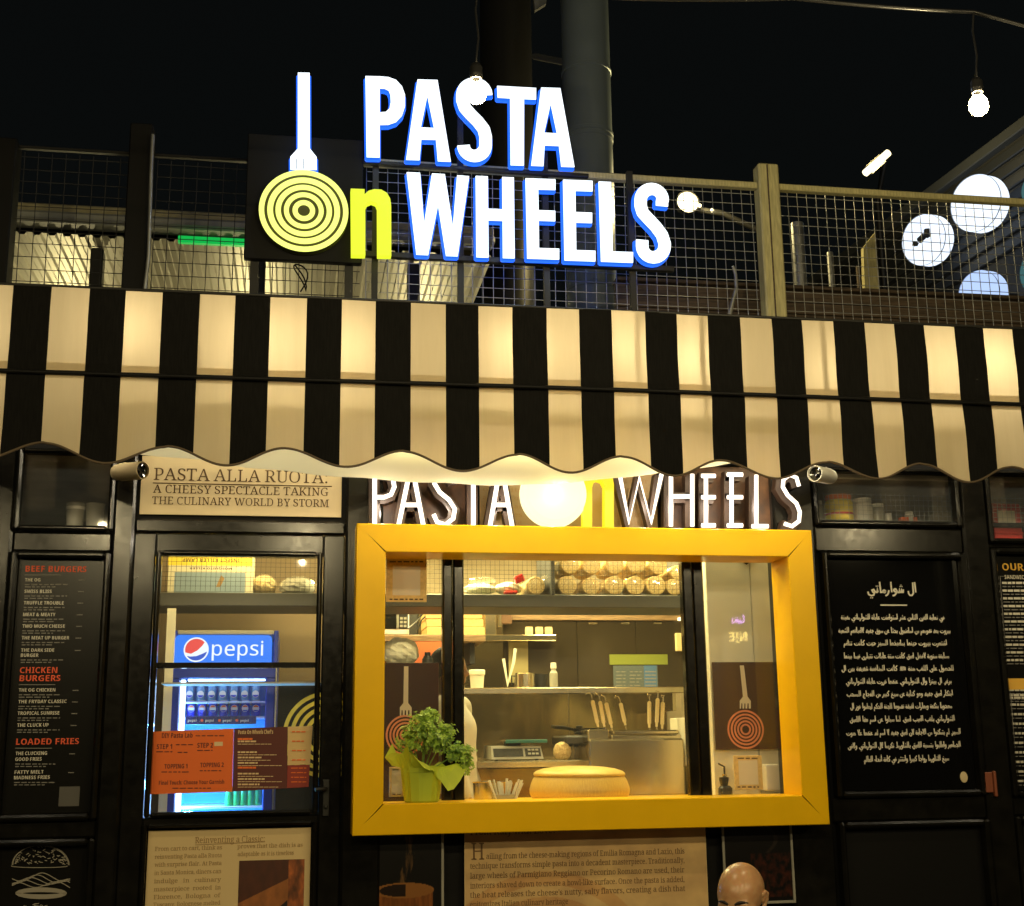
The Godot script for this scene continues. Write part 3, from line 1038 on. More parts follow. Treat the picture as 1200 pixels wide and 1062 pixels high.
func scallop(x: float) -> float:
	var hi := [-2.0, -1.53, -1.044, -0.552, -0.065, 0.442, 0.940, 1.411, 1.875, 2.373, 2.833, 3.285, 3.75, 4.23, 4.71, 5.2]
	for i in hi.size() - 1:
		if x >= hi[i] and x <= hi[i + 1]:
			return 2.873 + 0.040 * cos(TAU * (x - hi[i]) / (hi[i + 1] - hi[i])) + 0.002 * sin(i * 2.3)
	return 2.873


func drape(x: float, y: float) -> float:        # the cloth's small waves
	var down := clampf((3.215 - y) / 0.36, 0.0, 1.0)
	var pull := clampf((y - 3.215) / 0.38, 0.0, 1.0)
	return 0.008 * sin(x * 9.7 + 1.2 * sin(x * 1.7)) * pull * (1.0 - pull) * 4.0 * 0.5 + 0.006 * sin(x * 23.0 + y * 6.0) * down * 0.6 + 0.008 * sin(x * 5.1 + 0.6) * (0.4 + down) + 0.004 * sin(x * 13.0 + y * 2.0) * (0.25 + down) + 0.010 * down * sin(x * 2.1 + 1.0) + 0.003 * sin(y * 19.0 + x * 2.0)


func cloth(st: SurfaceTool, x0: float, x1: float, y0, y1: float, nx: int, ny: int, zoff := 0.0) -> void:
	var at := func(i: int, j: int) -> Vector3:
		var x := lerpf(x0, x1, float(i) / nx)
		var low: float = scallop(x) if y0 == null else y0
		var y := lerpf(low, y1, float(j) / ny)
		return Vector3(x, y, AWNING + zoff + drape(x, y))
	for i in nx:
		for j in ny:
			var q := [at.call(i, j), at.call(i + 1, j), at.call(i + 1, j + 1), at.call(i, j + 1)]
			var n := []
			for p in q:
				var e := 0.01
				var dx := (drape(p.x + e, p.y) - drape(p.x - e, p.y)) / (2 * e)
				var dy := (drape(p.x, p.y + e) - drape(p.x, p.y - e)) / (2 * e)
				n.append(Vector3(-dx, -dy, 1).normalized())
			smooth_tri(st, q[0], q[1], q[2], n[0], n[1], n[2])
			smooth_tri(st, q[0], q[2], q[3], n[0], n[2], n[3])


func build_awning() -> void:
	var a := thing("awning", "black and cream striped awning with scalloped valance over the shop front", "awning", Vector3(1.2, 2.9, 0.3))
	var top := 3.597
	var bar := 3.218
	var pitch := 0.15258
	for i in range(-7, 38):                        # strips of sewn cloth, cream on even numbers
		var x0 := -1.0575 + pitch * i + (0.003 * sin(i * 1.9))
		var x1 := -1.0575 + pitch * (i + 1) + (0.003 * sin((i + 1) * 1.9))
		var m: Material = M.cream_fabric if posmod(i, 2) == 0 else M.black_fabric
		var up := T()
		cloth(up, x0, x1, bar - 0.02, top, 5, 6)
		obj("drop_strip", up, m, a)
		var down := T()
		cloth(down, x0, x1, null, bar + 0.005, 6, 6, 0.008)
		obj("valance_strip", down, m, a)
		var hem := T()
		cloth(hem, x0, x1, bar + 0.006, bar + 0.046, 5, 1, -0.006)   # the turned-in hem above the bar
		obj("hem_strip", hem, m, a)
	var left := -1.0575 - pitch * 7
	var right := -1.0575 + pitch * 38
	var tape := []
	var n := 440
	for i in n + 1:
		var x := lerpf(left, right, float(i) / n)
		tape.append(Vector3(x, scallop(x), AWNING + 0.009 + drape(x, scallop(x))))
	var tp := T()
	tube(tp, tape, 0.0055, 6)
	obj("edge_binding", tp, M.binding_tape, a)
	var b := T()
	var bars := []
	for i in 40:
		var x := lerpf(left, right, i / 39.0)
		bars.append(Vector3(x, bar - 0.004 + 0.003 * sin(x * 1.3), AWNING + 0.022))
	tube(b, bars, 0.010, 10)
	obj("front_bar", b, M.plain_black, a)
	obj("head_rail", box(Vector3(left, top - 0.006, AWNING - 0.05), Vector3(right, top + 0.006, AWNING + 0.004), 0.003), M.dark_metal, a)
	obj("top_cover", box(Vector3(left, top + 0.007, 0.02), Vector3(right, top + 0.014, AWNING - 0.02)), M.black_fabric, a)
	for x in [left, right]:
		obj("side_cheek", box(Vector3(x - 0.006, 2.92, 0.05), Vector3(x + 0.006, top, AWNING - 0.01)), M.black_fabric, a)
	# steel frame inside, which shows through the cloth
	for px in [246.0, 503.0, 738.0, 817.0, 884.0, 961.0]:
		var x := P(px, 420, 0.54).x
		var s := T()
		tube(s, [Vector3(x, top - 0.02, 0.545), Vector3(x + 0.004, 2.98, 0.56)], 0.010, 8)
		obj("frame_strut", s, M.dark_metal, a)
		var s2 := T()
		tube(s2, [Vector3(x, top - 0.05, 0.545), Vector3(x, 3.08, 0.05)], 0.010, 8)
		obj("frame_arm", s2, M.dark_metal, a)
	# the light cloth slung below, its back edge sagging in front of the small sign
	var edge := [[150, 531], [250, 541], [290, 548], [400, 559], [500, 566], [600, 569.5], [700, 563], [800, 551.5], [850, 544], [900, 536], [1000, 524], [1100, 516]]
	var st := T()
	var pts := []
	for e in edge:
		pts.append(P(e[0], e[1], 0.24))
	var cols := 60
	var rows := 8
	var at := func(i: int, j: int) -> Vector3:
		var x := lerpf(pts[0].x, pts[-1].x, float(i) / cols)
		var y: float = pts[0].y
		for k in pts.size() - 1:
			if x >= pts[k].x and x <= pts[k + 1].x:
				var t: float = (x - pts[k].x) / (pts[k + 1].x - pts[k].x)
				y = lerpf(pts[k].y, pts[k + 1].y, t)
		var v := float(j) / rows
		var front := 3.17
		var sag := lerpf(front, y, v) - 0.05 * sin(PI * v)
		return Vector3(x, sag + 0.003 * sin(x * 17.0 + v * 3.0), lerpf(0.555, 0.24, v))
	for i in cols:
		for j in rows:
			quad(st, at.call(i, j), at.call(i + 1, j), at.call(i + 1, j + 1), at.call(i, j + 1), Vector3.DOWN)
	st.generate_normals()
	obj("lining", st, M.lining_fabric, a)
	# LED strips inside the awning
	for q in [[-1.6, 0.55], [0.65, 2.6], [2.7, 4.5]]:
		var l := thing("awning_strip_light", "warm LED strip hidden inside the striped awning", "lamp", Vector3((q[0] + q[1]) / 2, 3.40, 0.30), "LED strips inside the awning")
		obj("strip_light", box(Vector3(q[0], 3.385, 0.28), Vector3(q[1], 3.415, 0.31), 0.004), M.strip_glow, l)
		obj("backing", box(Vector3(q[0], 3.38, 0.262), Vector3(q[1], 3.42, 0.279), 0.002), M.galvanised, l)
		obj("hanger", box(Vector3((q[0] + q[1]) / 2 - 0.01, 3.42, 0.265), Vector3((q[0] + q[1]) / 2 + 0.01, top + 0.006, 0.276)), M.dark_metal, l)
		var steps := 4
		for i in steps:
			lamp(l, Vector3(lerpf(q[0], q[1], (i + 0.5 + 0.2 * sin(i * 2.1 + q[0])) / steps), 3.40 + 0.03 * sin(i * 1.7), 0.39), Color(1.0, 0.94, 0.80), 0.15 + 0.03 * sin(i * 2.9 + q[1]), 0.03)


func build_awning_downlights() -> void:
	# shielded strips just behind the valance, shining back and down on the lining, the small sign and the yellow frame
	for q in [[0.30, 1.32], [1.42, 2.44]]:
		var m: float = (q[0] + q[1]) / 2
		var l := thing("valance_downlight", "shielded warm strip light behind the scalloped valance", "lamp", Vector3(m, 3.0, 0.5), "strip lights behind the valance")
		var tilt := Transform3D(Basis(Vector3.RIGHT, -0.55), Vector3(m, 3.015, 0.515))
		var w: float = (q[1] - q[0]) / 2
		var sh := T()
		bx(sh, Vector3(-w, -0.022, 0.0), Vector3(w, 0.022, 0.006), 0.001, tilt)
		bx(sh, Vector3(-w, 0.018, -0.03), Vector3(w, 0.022, -0.0005), 0.001, tilt)
		bx(sh, Vector3(-w, -0.022, -0.03), Vector3(w, -0.018, -0.0005), 0.001, tilt)
		obj("shield", sh, M.plain_black, l)
		var gl := T()
		bx(gl, Vector3(-w + 0.01, -0.012, -0.008), Vector3(w - 0.01, 0.012, -0.001), 0.001, tilt)
		obj("strip_light", gl, M.strip_glow, l)
		var hg := T()
		for x in [-w * 0.8, w * 0.8]:
			bx(hg, Vector3(m + x - 0.006, 3.03, 0.520), Vector3(m + x + 0.006, 3.20, 0.530))
		obj("hanger", hg, M.dark_metal, l)
		var a := AreaLight3D.new()
		a.name = "light"
		a.light_color = Color(1.0, 0.93, 0.72)
		a.light_energy = 0.40
		a.area_size = Vector2(w * 2.0 - 0.04, 0.02)
		a.shadow_enabled = true
		l.add_child(a)
		a.transform = Transform3D(tilt.basis, tilt * Vector3(0, 0, -0.012) - l.position)


func build_surround() -> void:
	var s := thing("window_surround", "deep yellow box frame round the serving window", "window frame", Vector3(1.35, 1.30, 0.0))
	var o := Rect2(0.261, 1.2955, 2.178, 1.3650)
	var i := Rect2(0.393, 1.4260, 1.920, 1.1050)
	var zf := 0.22
	var zb := -0.008
	var oc := [Vector2(o.position.x, o.position.y), Vector2(o.end.x, o.position.y), Vector2(o.end.x, o.end.y), Vector2(o.position.x, o.end.y)]
	var ic := [Vector2(i.position.x, i.position.y), Vector2(i.end.x, i.position.y), Vector2(i.end.x, i.end.y), Vector2(i.position.x, i.end.y)]
	for k in 4:                                    # four mitred boards, a hair apart
		var a: Vector2 = oc[k]
		var b: Vector2 = oc[(k + 1) % 4]
		var c: Vector2 = ic[(k + 1) % 4]
		var d: Vector2 = ic[k]
		var along := (b - a).normalized() * 0.0011
		a += along
		d += along
		b -= along
		c -= along
		var st := T()
		var inward := ((c + d) / 2 - (a + b) / 2).normalized()
		var e := 0.003
		var f := [a, b, c, d]
		var g := [a + inward * e, b + inward * e, c - inward * e, d - inward * e]
		quad(st, V3(g[0], zf), V3(g[1], zf), V3(g[2], zf), V3(g[3], zf), Vector3.BACK)
		quad(st, V3(f[0], zf - e), V3(f[1], zf - e), V3(g[1], zf), V3(g[0], zf), V3(-inward, 1))
		quad(st, V3(f[3], zf - e), V3(f[2], zf - e), V3(g[2], zf), V3(g[3], zf), V3(inward, 1))
		quad(st, V3(f[0], zb), V3(f[1], zb), V3(f[1], zf - e), V3(f[0], zf - e), V3(-inward, 0))
		quad(st, V3(f[3], zb), V3(f[2], zb), V3(f[2], zf - e), V3(f[3], zf - e), V3(inward, 0))
		quad(st, V3(f[1], zb), V3(f[2], zb), V3(f[2], zf - e), V3(f[1], zf - e), V3(b - a, 0))
		quad(st, V3(f[0], zb), V3(f[3], zb), V3(f[3], zf - e), V3(f[0], zf - e), V3(a - b, 0))
		quad(st, V3(f[0], zb), V3(f[1], zb), V3(f[2], zb), V3(f[3], zb), Vector3.FORWARD)
		obj("frame_board", st, M.yellow_paint, s)


func V3(p: Vector2, z: float) -> Vector3:
	return Vector3(p.x, p.y, z)


func letter(called: String, parent: Node3D, outlines: Array, z: float, depth: float, m: Material, trim: Material, grow_by: float) -> void:
	var st := T()
	var hl := T()
	var ret := T()
	for o in outlines:
		slab(st, o, z - (0.008 if trim else depth), z)
		if trim:
			slab(ret, o, z - depth, z - 0.0085)
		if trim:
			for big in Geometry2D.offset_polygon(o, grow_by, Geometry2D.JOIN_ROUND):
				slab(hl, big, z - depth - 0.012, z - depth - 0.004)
	var l := obj("fork" if called == "fork" else "letter_" + called, st, m, parent)
	if trim:
		obj("return", ret, M.halo_return, l)  # sides given a blue glow in place of bloom
		obj("halo_edge", hl, trim, l)  # added glowing outline behind the letter, imitating its blue halo


func band(pts: Array, w: float, z: float) -> PackedVector2Array:       # outline of a thick line given in pixels
	var p := W(pts, z)
	var res := Geometry2D.offset_polyline(p, w / 2.0, Geometry2D.JOIN_ROUND, Geometry2D.END_BUTT)
	return res[0]


func px_arc(cx: float, cy: float, rx: float, ry: float, a0: float, a1: float, n := 10) -> Array:
	var out := []
	for i in n + 1:
		var a := deg_to_rad(lerpf(a0, a1, float(i) / n))
		out.append([cx + cos(a) * rx, cy - sin(a) * ry])
	return out


func build_roof_sign() -> void:
	var z := 0.10
	var s := thing("roof_sign", "lit channel letter sign with white fork and yellow spiral disc above the awning", "sign", Vector3(1.0, 3.70, 0.0))
	var white: Material = M.sign_white
	var blue: Material = M.halo_blue
	var pw := 0.0635                                  # stroke of the capitals
	# frame that carries the letters
	var fr: Material = M.dark_metal
	obj("back_board", pbox(288, 160, 425, 306, z - 0.06, z - 0.10, 0.004), M.plain_black, s)
	for q in [[425.0, 195.0, 690.0, 199.5], [425.0, 302.5, 790.0, 309.0]]:
		var r := RECT(q[0], q[1], q[2], q[3], z - 0.07)
		obj("carrier_rail", box(Vector3(r.position.x, r.position.y, z - 0.10), Vector3(r.end.x, r.end.y, z - 0.07), 0.003), fr, s)
	for x in [440.0, 540.0, 640.0, 740.0]:
		var c := P(x, 250, z - 0.1)
		obj("upright", box(Vector3(c.x - 0.015, 3.70, z - 0.135), Vector3(c.x + 0.015, P(x, 200 if x > 700 else 120, z - 0.1).y, z - 0.105)), fr, s)
	for x in [300.0, 410.0]:
		var c := P(x, 250, z - 0.1)
		obj("upright", box(Vector3(c.x - 0.02, 3.70, z - 0.135), Vector3(c.x + 0.02, P(x, 200, z - 0.1).y, z - 0.102)), fr, s)
	# PASTA
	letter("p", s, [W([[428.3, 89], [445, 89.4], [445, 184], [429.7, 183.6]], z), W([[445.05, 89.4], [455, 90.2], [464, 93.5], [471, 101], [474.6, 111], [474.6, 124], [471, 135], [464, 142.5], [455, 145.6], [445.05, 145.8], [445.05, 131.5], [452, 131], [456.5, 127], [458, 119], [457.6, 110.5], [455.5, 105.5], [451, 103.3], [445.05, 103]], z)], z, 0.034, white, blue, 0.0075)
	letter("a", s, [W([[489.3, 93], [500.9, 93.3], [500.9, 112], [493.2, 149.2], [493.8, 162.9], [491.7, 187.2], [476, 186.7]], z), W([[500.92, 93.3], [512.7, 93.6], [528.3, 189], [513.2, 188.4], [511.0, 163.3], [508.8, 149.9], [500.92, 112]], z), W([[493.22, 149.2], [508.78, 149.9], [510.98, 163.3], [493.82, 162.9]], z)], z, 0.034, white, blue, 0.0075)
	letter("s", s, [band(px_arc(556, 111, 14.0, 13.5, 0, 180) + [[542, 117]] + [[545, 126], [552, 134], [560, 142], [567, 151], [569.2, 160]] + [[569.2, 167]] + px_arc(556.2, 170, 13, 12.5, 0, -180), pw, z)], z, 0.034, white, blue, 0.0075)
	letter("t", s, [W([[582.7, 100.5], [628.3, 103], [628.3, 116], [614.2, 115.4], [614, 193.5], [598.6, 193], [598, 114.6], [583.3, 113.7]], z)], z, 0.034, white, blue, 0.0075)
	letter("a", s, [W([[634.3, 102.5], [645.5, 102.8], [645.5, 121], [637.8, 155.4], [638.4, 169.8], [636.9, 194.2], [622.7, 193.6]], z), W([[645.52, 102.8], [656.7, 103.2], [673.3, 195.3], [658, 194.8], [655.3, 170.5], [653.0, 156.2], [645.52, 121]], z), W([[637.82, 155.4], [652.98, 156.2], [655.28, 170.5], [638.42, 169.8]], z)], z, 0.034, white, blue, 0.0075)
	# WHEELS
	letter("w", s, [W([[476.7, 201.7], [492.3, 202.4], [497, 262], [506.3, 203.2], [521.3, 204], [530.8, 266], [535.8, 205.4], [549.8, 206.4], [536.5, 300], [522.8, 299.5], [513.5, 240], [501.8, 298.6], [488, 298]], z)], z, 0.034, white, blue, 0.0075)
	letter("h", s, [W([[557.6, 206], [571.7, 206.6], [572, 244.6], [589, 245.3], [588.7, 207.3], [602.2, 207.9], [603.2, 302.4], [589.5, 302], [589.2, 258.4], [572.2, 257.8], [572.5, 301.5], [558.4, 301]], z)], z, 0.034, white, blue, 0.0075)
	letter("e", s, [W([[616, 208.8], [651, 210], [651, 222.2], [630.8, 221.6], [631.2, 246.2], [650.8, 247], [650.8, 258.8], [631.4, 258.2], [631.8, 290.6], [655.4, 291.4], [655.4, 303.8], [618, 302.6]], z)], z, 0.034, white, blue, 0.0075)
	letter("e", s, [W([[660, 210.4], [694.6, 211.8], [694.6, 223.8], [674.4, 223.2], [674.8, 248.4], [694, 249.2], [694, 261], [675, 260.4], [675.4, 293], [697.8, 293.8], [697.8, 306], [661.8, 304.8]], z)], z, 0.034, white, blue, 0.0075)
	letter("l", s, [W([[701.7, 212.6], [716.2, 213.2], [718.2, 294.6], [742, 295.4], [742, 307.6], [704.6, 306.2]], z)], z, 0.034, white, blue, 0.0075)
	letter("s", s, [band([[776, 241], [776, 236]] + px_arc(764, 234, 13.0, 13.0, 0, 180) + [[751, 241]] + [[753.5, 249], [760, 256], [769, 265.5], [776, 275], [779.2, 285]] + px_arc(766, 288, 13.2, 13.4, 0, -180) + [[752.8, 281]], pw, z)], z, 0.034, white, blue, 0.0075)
	# the yellow n, the fork and the spiral disc
	letter("n", s, [W([[411, 221], [427.2, 221.6], [427.2, 227.5], [432, 223.4], [439, 221.6], [447, 222.2], [453.5, 226], [457.2, 232.5], [458.4, 241], [458.6, 299.6], [442.4, 299.2], [442.2, 242], [440.4, 237.6], [435.5, 235.6], [430.5, 237.6], [428.2, 242.4], [428.2, 298.8], [411.6, 298.4]], z)], z, 0.05, M.sign_yellow, null, 0.0)
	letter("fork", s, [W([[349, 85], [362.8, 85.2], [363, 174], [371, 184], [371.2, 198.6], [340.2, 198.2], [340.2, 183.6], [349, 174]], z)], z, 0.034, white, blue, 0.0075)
	var tines := T()
	for x in [347.6, 355.4, 363.2]:
		slab(tines, W([[x - 0.45, 186], [x + 0.45, 186], [x + 0.45, 198], [x - 0.45, 198]], z + 0.002), z + 0.001, z + 0.002)
	obj("tine_gap", tines, M.dark_metal, s)
	var c := P(356, 247, z)
	var rad: float = P(408.2, 247, z).x - c.x
	var disc := T()
	slab(disc, arc(Vector2(c.x, c.y), rad, rad * 0.985, 0, 354, 60), z - 0.05, z)
	var dd := obj("disc", disc, M.sign_olive, s)
	var k := 0
	for r in [[0.883, 1.0], [0.687, 0.813], [0.514, 0.631], [0.336, 0.444], [0.14, 0.252]]:
		var st := T()
		var mid: float = (r[0] + r[1]) / 2 * rad
		stroke(st, arc(Vector2(c.x, c.y), mid, mid * 0.985, 0, 354, 60), (r[1] - r[0]) * rad, z, z + 0.004, true)
		obj("ring", st, M.sign_pale, dd)
		k += 1
	# what the face throws on the air in front: soft lamps of the sign's colour
	for q in [[470.0, 140.0], [560.0, 150.0], [640.0, 150.0], [520.0, 255.0], [610.0, 255.0], [700.0, 258.0], [356.0, 130.0]]:
		lamp(s, P(q[0], q[1], z + 0.30), Color(0.80, 0.90, 1.0), 0.03, 0.01)


func neon(parent: Node3D, called: String, lines: Array, z: float, tube_m: Material) -> void:     # lines of pixels; dark channel behind, glass tube in front
	var ch := T()
	var tb := T()
	for l in lines:
		var p := W(l, z)
		stroke(ch, p, 0.050, z - 0.085, z - 0.030)
		var q := []
		for v in p:
			q.append(V3(v, z + 0.004))
		tube(tb, q, 0.0105, 8)
	var o := obj("letter_" + called, ch, M.channel_brown, parent)
	obj("neon_tube", tb, tube_m, o)


func build_neon_sign() -> void:
	var z := 0.14
	var n := thing("neon_sign", "warm white neon letters with a glowing disc standing on the yellow frame", "sign", Vector3(1.35, 2.66, 0.1))
	var t := 553.0
	neon(n, "p", [[[439, 616], [439, t], [452, t], [460, 560], [462, 571], [458, 580], [450, 583], [440, 583]]], z, M.neon_warm)
	neon(n, "a", [[[467, 616], [480, t], [484, t], [496, 616]], [[472, 592], [491, 592]]], z, M.neon_warm)
	neon(n, "s", [[[532, 566], [529, 557], [520, t], [511, 558], [509, 567], [515, 577], [526, 586], [533, 597], [531, 608], [522, 615], [512, 612], [508, 603]]], z, M.neon_warm)
	neon(n, "t", [[[554.5, 617], [554.5, t]], [[541, t], [567, t]]], z, M.neon_warm)
	neon(n, "a", [[[574, 617], [585, t], [589, t], [600, 617]], [[578, 592], [596, 592]]], z, M.neon_warm)
	neon(n, "w", [[[726, 556], [737, 613], [749, 560], [763, 613], [775, 556]]], z, M.neon_warm)
	neon(n, "h", [[[786, 617], [786, 556]], [[811, 617], [811, 556]], [[787, 582], [810, 582]]], z, M.neon_warm)
	neon(n, "e", [[[827, 617], [827, 558]], [[822, 616], [838, 616]], [[822, 583], [838, 583]], [[822, 558], [838, 558]]], z, M.neon_warm)
	neon(n, "e", [[[857, 617], [857, 557]], [[852, 616], [870, 616]], [[852, 583], [870, 583]], [[852, 556.5], [870, 556.5]]], z, M.neon_warm)
	neon(n, "l", [[[886, 617], [886, 557]], [[881, 617], [900, 617]]], z, M.neon_warm)
	neon(n, "s", [[[936, 570], [933, 560], [925, 557], [918, 562], [917, 571], [923, 581], [933, 590], [937, 600], [936, 611], [928, 617], [919, 614]]], z, M.neon_warm)
	# the solid n and the round lamp
	var nn := T()
	for o in [W([[684, 618.5], [684, 562], [688, 556], [694, 553], [694, 618.5]], z), W([[694.05, 553], [703, 551.5], [712, 553], [718, 559], [719.5, 568], [719.5, 618.5], [709, 618.5], [709, 570], [706, 564], [701, 562.5], [696, 565], [694.05, 571]], z)]:
		slab(nn, o, z - 0.06, z)
	obj("letter_n", nn, M.neon_yellow, n)
	var c := P(650, 578, z)
	var r: float = P(688.5, 578, z).x - c.x
	var ds := T()
	lathe(ds, Vector3(c.x, c.y, z - 0.06), [[r, 0.0], [r, 0.05], [r * 0.96, 0.062], [r * 0.8, 0.070], [0.0, 0.074]], 48, Basis(Vector3.RIGHT, PI / 2))
	obj("disc_light", ds, M.neon_disc, n)
	obj("base_rail", box(Vector3(0.30, 2.664, z - 0.09), Vector3(2.42, 2.676, z - 0.03), 0.002), M.channel_brown, n)
	for q in [450.0, 530.0, 585.0, 760.0, 800.0, 845.0, 900.0]:
		lamp(n, P(q, 590, z + 0.05), Color(1.0, 0.94, 0.86), 0.035, 0.01)
	lamp(n, c + Vector3(0, 0, 0.06), Color(1.0, 0.95, 0.74), 0.08, 0.02)
	lamp(n, P(702, 590, z + 0.03), Color(1.0, 0.84, 0.40), 0.008, 0.01)


# ---------------------------------------------------------------- Arabic lettering drawn with strokes
# each letter: the pen's lines in units of the tooth's width, from the right end of the letter (x = 0) to its left, and how far the pen moves on
const NO_JOIN_LEFT := "اأإآدذرزوؤةىء"
const DOTS := {"ب": [-1, 1], "ت": [1, 2], "ث": [1, 3], "ن": [1, 1], "ي": [-1, 2], "ج": [-1, 1], "خ": [1, 1], "ذ": [1, 1], "ز": [1, 1], "ش": [1, 3], "ض": [1, 1], "ظ": [1, 1], "غ": [1, 1], "ف": [1, 1], "ق": [1, 2], "ة": [1, 2], "ئ": [1, 1], "أ": [2, 1]}


func loop(cx: float, cy: float, r: float) -> Array:
	var o := []
	for i in 9:
		var a := TAU * i / 8.0
		o.append([cx + cos(a) * r, cy + sin(a) * r])
	return o


func pen(ch: String, from_right: bool, to_left: bool) -> Array:     # [advance, lines, where the dots go]
	var tail: Array = [[0.0, 0.0]] if from_right else []
	match ch:
		"ا", "أ", "إ", "آ":
			return [0.42, [[[0.0, 0.0], [-0.20, 0.0], [-0.24, 1.25]]], [-0.24, 1.4]] if from_right else [0.38, [[[-0.14, 0.0], [-0.18, 1.25]]], [-0.18, 1.4]]
		"د", "ذ":
			return [0.62, [tail + [[-0.18, 0.55], [-0.42, 0.20], [-0.46, 0.0], [-0.10, -0.02]]], [-0.25, 0.85]]
		"ر", "ز":
			return [0.46, [tail + [[-0.12, 0.25], [-0.20, -0.05], [-0.36, -0.30], [-0.62, -0.42]]], [-0.20, 0.55]]
		"و", "ؤ":
			return [0.62, [tail + loop(-0.30, 0.24, 0.17), [[-0.13, 0.24], [-0.18, -0.08], [-0.42, -0.34], [-0.68, -0.40]]], [-0.3, 0.7]]
		"ب", "ت", "ث":
			if to_left:
				return [0.46, [tail + [[-0.14, 0.0], [-0.18, 0.44], [-0.24, 0.0], [-0.48, 0.0]]], [-0.2, 0.72 if ch != "ب" else -0.26]]
			return [1.32, [tail + [[-0.05, 0.36], [-0.14, 0.08], [-0.45, -0.04], [-0.95, -0.04], [-1.20, 0.10], [-1.26, 0.40]]], [-0.65, 0.40 if ch != "ب" else -0.34]]
		"ن":
			if to_left:
				return [0.46, [tail + [[-0.14, 0.0], [-0.18, 0.44], [-0.24, 0.0], [-0.48, 0.0]]], [-0.2, 0.72]]
			return [0.86, [tail + [[-0.06, 0.30], [-0.08, -0.10], [-0.28, -0.36], [-0.56, -0.36], [-0.76, -0.14], [-0.78, 0.22]]], [-0.42, 0.30]]
		"ي", "ى", "ئ":
			if to_left:
				return [0.46, [tail + [[-0.14, 0.0], [-0.18, 0.44], [-0.24, 0.0], [-0.48, 0.0]]], [-0.2, -0.26]]
			return [1.0, [tail + [[-0.20, 0.30], [-0.42, 0.22], [-0.34, 0.02], [-0.16, -0.10], [-0.24, -0.34], [-0.58, -0.42], [-0.90, -0.26], [-0.98, 0.06]]], [-0.55, -0.68]]
		"ج", "ح", "خ":
			if to_left:
				return [0.78, [tail + [[-0.40, 0.0], [-0.80, 0.0]], [[-0.62, 0.52], [-0.40, 0.46], [-0.14, 0.30], [-0.40, 0.02]]], [-0.38, 0.85 if ch == "خ" else -0.30]]
			return [0.86, [tail + [[-0.66, 0.42], [-0.20, 0.34]] if not from_right else [[0.0, 0.0], [-0.25, 0.05], [-0.66, 0.38], [-0.20, 0.34]], [[-0.36, 0.34], [-0.68, 0.06], [-0.74, -0.26], [-0.50, -0.50], [-0.12, -0.48]]], [-0.42, 0.78 if ch == "خ" else -0.12]]
		"س", "ش":
			var teeth := tail + [[-0.04, 0.36], [-0.08, 0.02], [-0.24, 0.02], [-0.28, 0.36], [-0.32, 0.02], [-0.50, 0.02], [-0.54, 0.36], [-0.58, 0.0]]
			if to_left:
				return [0.80, [teeth + [[-0.82, 0.0]]], [-0.30, 0.70]]
			return [1.36, [teeth + [[-0.62, -0.22], [-0.84, -0.40], [-1.12, -0.34], [-1.28, -0.10], [-1.30, 0.20]]], [-0.30, 0.70]]
		"ص", "ض":
			var eye := tail + [[-0.10, 0.0], [-0.30, 0.34], [-0.56, 0.42], [-0.72, 0.26], [-0.62, 0.02], [-0.10, 0.0], [-0.74, 0.0], [-0.80, 0.26], [-0.86, 0.0]]
			if to_left:
				return [1.04, [eye + [[-1.06, 0.0]]], [-0.45, 0.72]]
			return [1.50, [eye + [[-0.90, -0.26], [-1.10, -0.40], [-1.36, -0.28], [-1.44, 0.12]]], [-0.45, 0.72]]
		"ط", "ظ":
			return [0.86, [tail + [[-0.10, 0.0], [-0.30, 0.34], [-0.56, 0.42], [-0.72, 0.26], [-0.62, 0.02], [-0.10, 0.0], [-0.88, 0.0]], [[-0.16, 0.10], [-0.20, 1.20]]], [-0.52, 0.75]]
		"ع", "غ":
			if to_left and from_right:
				return [0.56, [[[0.0, 0.0], [-0.20, 0.02], [-0.40, 0.40], [-0.14, 0.40], [-0.34, 0.02], [-0.58, 0.0]]], [-0.27, 0.75]]
			if to_left:
				return [0.66, [[[-0.16, 0.46], [-0.42, 0.48], [-0.46, 0.24], [-0.18, 0.04], [-0.68, 0.0]]], [-0.32, 0.85]]
			return [0.80, [tail + [[-0.18, 0.40], [-0.44, 0.42], [-0.50, 0.22], [-0.26, 0.08]], [[-0.26, 0.08], [-0.60, -0.06], [-0.66, -0.32], [-0.40, -0.50], [-0.08, -0.46]]], [-0.32, 0.75]]
		"ف", "ق":
			if to_left:
				return [0.50, [tail + [[-0.25, 0.02]] + loop(-0.25, 0.24, 0.16), [[-0.25, 0.02], [-0.52, 0.0]]], [-0.25, 0.68]]
			if ch == "ف":
				return [1.34, [tail + loop(-0.22, 0.26, 0.16), [[-0.06, 0.24], [-0.12, 0.0], [-0.50, -0.04], [-1.02, -0.02], [-1.22, 0.12], [-1.26, 0.36]]], [-0.22, 0.72]]
			return [0.96, [tail + loop(-0.24, 0.26, 0.16), [[-0.08, 0.24], [-0.14, -0.14], [-0.36, -0.36], [-0.64, -0.32], [-0.84, -0.08], [-0.86, 0.20]]], [-0.24, 0.72]]
		"ك":
			if to_left:
				return [0.66, [tail + [[-0.20, 0.0], [-0.20, 0.34], [-0.52, 0.62], [0.02, 1.10]], [[-0.20, 0.0], [-0.68, 0.0]]], [0, 0]]
			return [1.16, [tail + [[-0.08, 1.15], [-0.12, 0.10], [-0.36, -0.02], [-0.90, -0.02], [-1.06, 0.22]], [[-0.46, 0.62], [-0.66, 0.46], [-0.42, 0.36]]], [0, 0]]
